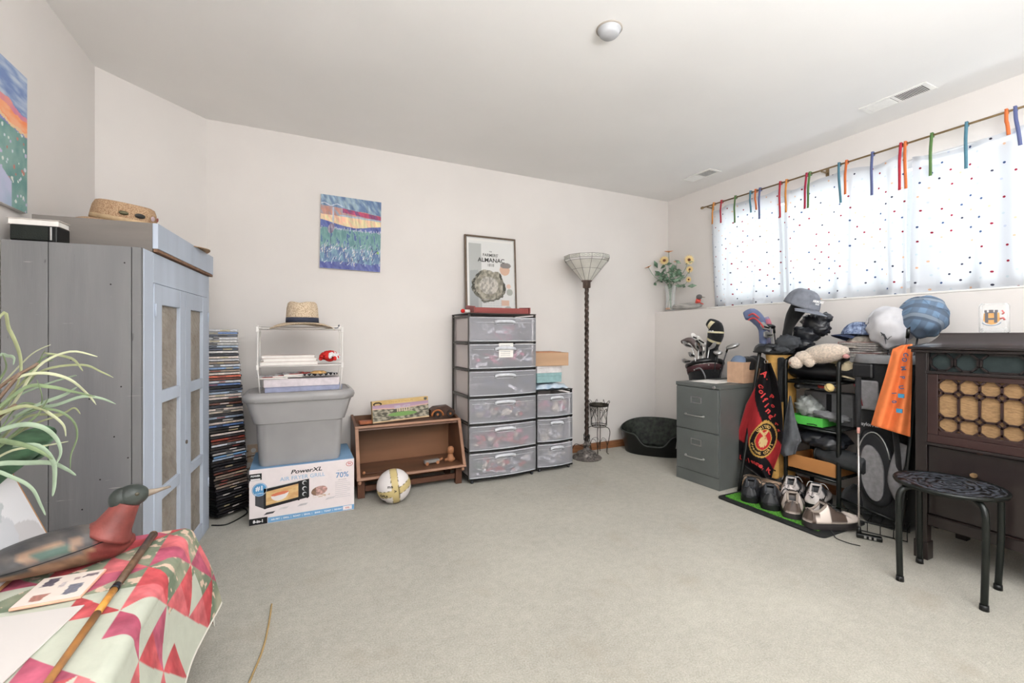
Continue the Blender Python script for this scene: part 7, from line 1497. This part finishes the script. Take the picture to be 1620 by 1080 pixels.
# octagon lattice: straight bars around every opening
def bars(segs, z_off, wdt, dep, nm_, m_):
    for (y0, z0, y1, z1) in segs:
        d_ = Vector((0, -(y1 - y0), z1 - z0)); l_ = d_.length; a = math.atan2(z1 - z0, y1 - y0)
        M = Matrix.Translation((0, -(y0 + y1) / 2, (z0 + z1) / 2)) @ Matrix.Rotation(-a, 4, 'X')
        MB().box((z_off, -l_ / 2 - wdt * .3, -wdt / 2), (z_off + dep, l_ / 2 + wdt * .3, wdt / 2), M=M).build(nm_, m_, t_)
px_, y_s = .0685, .0855; NC = 11
px_ = (LN - 2 * .0855) / 11.5; c_ = .017; zr = [(.622, .6855, 'o'), (.6855, .7985, 't'), (.7985, .862, 'o')]
segs = []
for i in range(12):
    yl, yr = y_s + px_ * i, y_s + px_ * (i + 1)
    yr = min(yr, LN - .0855)
    if yr - yl < .02: continue
    for (z0, z1, kd) in zr:
        if i > 0: segs.append((yl, z0 + c_, yl, z1 - c_))
        if yr - yl < px_ * .8: continue
        for (ya, yb_) in ((yl, yl + c_), (yr, yr - c_)):
            if z0 > .63: segs.append((ya, z0 + c_, yb_, z0))
            else: segs.append((ya, z0 + c_ * .9, yb_, z0 - .0))
            segs.append((ya, z1 - c_, yb_, z1))
        if z0 > .63: segs.append((yl + c_, z0, yr - c_, z0))
bars(segs, .004, .0085, .009, 'lattice_bar', mh2)
segs = []; Z0, Z1 = .903, .981; y = .058; cw_ = .022
for wd in (.074, .074, .136, .074, .136, .074, .136, .074, .074):
    if y + wd > LN - .05: break
    ya, yb_ = y, y + wd
    segs += [(ya, Z0 + cw_, ya, Z1 - cw_), (yb_, Z0 + cw_, yb_, Z1 - cw_), (ya, Z0 + cw_, ya + cw_, Z0), (ya, Z1 - cw_, ya + cw_, Z1), (yb_, Z0 + cw_, yb_ - cw_, Z0), (yb_, Z1 - cw_, yb_ - cw_, Z1), (ya + cw_, Z0 + .001, yb_ - cw_, Z0 + .001), (ya + cw_, Z1 - .001, yb_ - cw_, Z1 - .001)]; y += wd + .011
bars(segs, .004, .008, .009, 'fretwork_bar', mh)
rb('fret_stile', .0, .03, .0455, .052, .899, .985, mh, .001)
MB().tube([(-.001, -.205, .525), (.010, -.205, .525)], .012, 18).build('keyhole_escutcheon', mat('old brass', (158, 128, 92), .45, .5, var=.2), t_).scale = (1, 1, .85)
MB().box((.004, -.235, .5455), (.010, -.215, .549)).build('worn_edge', mat('bare wood wear', (176, 120, 82), .7), t_)
# clear mug
t_ = thing('printed_glass_mug', 'clear square mug printed with a castle crest on the radio cabinet', 'mug', (2.86, .842, 1.0785), R(8))
gp = bpy.data.materials.new('clear acrylic'); nt, N, L = nodes(gp); pB = N['Principled BSDF']; pB.inputs['Base Color'].default_value = (.9, .92, .92, 1); pB.inputs['Roughness'].default_value = .08; trn = N.new('ShaderNodeBsdfTransparent'); mx = N.new('ShaderNodeMixShader'); fz = N.new('ShaderNodeLayerWeight'); fz.inputs[0].default_value = .25
mth = N.new('ShaderNodeMath'); mth.operation = 'MULTIPLY_ADD'; mth.inputs[1].default_value = .6; mth.inputs[2].default_value = .14; L.new(fz.outputs['Facing'], mth.inputs[0]); L.new(mth.outputs[0], mx.inputs[0]); L.new(trn.outputs[0], mx.inputs[1]); L.new(pB.outputs[0], mx.inputs[2]); L.new(mx.outputs[0], N['Material Output'].inputs[0])
b = MB(); b.rings([rrect(w_, w_, .018, 5, z=z) for w_, z in ((.084, 0), (.09, .004), (.09, .12), (.084, .132))]); b.build('mug_body', gp, t_); b = MB(); b.rings([rrect(w_, w_, .016, 5, z=z) for w_, z in ((.078, .004), (.080, .02))]); b.build('thick_base', gp, t_)
def on(px, z): return (-.0462, -px, z)
cst = MB()
for (a, c2, z0, z1) in ((-.022, -.012, .045, .088), (.006, .016, .045, .088), (-.012, .006, .058, .066), (-.024, -.016, .092, .102), (-.010, .004, .092, .103), (.008, .018, .092, .102), (-.022, .016, .088, .092)): cst.box((-.0466, -c2, z0), (-.0456, -a, z1))
cst.build('castle_print', mat('castle grey ink', (104, 102, 106), .5), t_)
MB().prism([(.026, .088), (-.022, .090), (-.024, .055), (-.012, .040), (.002, .036), (.018, .042), (.028, .055)], -.0458, -.0452, 'x').build('orange_shield', mat('orange ink', (210, 160, 100), .5), t_)
b = MB(); b.tube([(-.0462, .002 - .030 * math.cos(a), .052 - .020 * math.sin(a)) for a in np.linspace(.3, PI - .3, 12)], .0018, 5); b.build('print_ribbon', mat('blue grey ink', (120, 140, 160), .5), t_)
b = MB(); b.tube([(-.0462, -.030, .10), (-.0462, -.036, .088), (-.0462, -.030, .082)], .003, 5); b.tube([(-.0462, -.024, .062), (-.0462, -.034, .066), (-.0462, -.038, .056)], .004, 5); b.build('red_print', mat('faded red ink', (206, 110, 106), .5), t_)

# stool ---------------------------------------------------------------------------------------------
t_ = thing('round_metal_stool', 'round black metal stool with perforated seat standing before the radio cabinet', 'stool', (2.506, .876, 0), 0)
SZ = .432; sm_ = mat('black stool tube', (17, 22, 20), .35, .3, spec=.6)
legs = [(-.148, .107), (.119, .143), (-.110, -.143), (.140, -.108)]
for (x, y) in legs:
    l_ = math.hypot(x, y); dx, dy = x / l_, y / l_
    P = [(dx * .08, dy * .08, SZ - .018), (dx * .13, dy * .13, SZ - .020), (dx * .168, dy * .168, SZ - .030), (dx * .186, dy * .186, SZ - .062), (dx * .188, dy * .188, SZ - .12), (dx * .187, dy * .187, .2), (x, y, .015)]
    lg = MB().tube(smooth(P, 6), .0115, 12).build('leg', sm_, t_); MB().tube([(x, y, 0), (x, y, .022)], [.0145, .0135], 14).build('rubber_foot', black_pl, lg)
b = MB(); RS = .182
b.lathe([(0, SZ - .012), (RS - .02, SZ - .012), (RS - .004, SZ - .014), (RS, SZ - .004), (RS - .004, SZ + .003), (RS - .014, SZ)], n=64); b.build('seat', sm_, t_)
dm = bpy.data.materials.new('swirl punched steel'); nt, N, L = nodes(dm); p = N['Principled BSDF']; p.inputs['Metallic'].default_value = .4; p.inputs['Roughness'].default_value = .35; tc = N.new('ShaderNodeTexCoord')
w_ = N.new('ShaderNodeTexWave'); w_.wave_type = 'RINGS'; w_.rings_direction = 'Z'; w_.inputs['Scale'].default_value = 12; w_.inputs['Distortion'].default_value = 9; w_.inputs['Detail'].default_value = 1; w_.inputs['Detail Scale'].default_value = 2.2; L.new(tc.outputs['Object'], w_.inputs[0])
r = ramp(w_.outputs[0], [(.38, (14, 14, 15)), (.52, (88, 93, 103))]); L.new(r.outputs[0], p.inputs['Base Color']); bpn = N.new('ShaderNodeBump'); bpn.inputs['Distance'].default_value = .004; L.new(w_.outputs[0], bpn.inputs['Height']); L.new(bpn.outputs[0], p.inputs['Normal'])
MB().lathe([(0, SZ + .0005), (RS - .014, SZ + .0005)], n=64).build('perforated_top', dm, t_)

# ---- lettering becomes real meshes, each still a part of its thing -------------------------------
bpy.context.view_layer.update(); dg = bpy.context.evaluated_depsgraph_get()
for o in [o for o in COL.objects if o.type == 'FONT']:
    me = bpy.data.meshes.new_from_object(o.evaluated_get(dg)); nm_ = o.name; par, ml = o.parent, o.matrix_local.copy(); cv = o.data
    bpy.data.objects.remove(o); n_o = bpy.data.objects.new('lettering', me); COL.objects.link(n_o); n_o.parent = par; n_o.matrix_local = ml
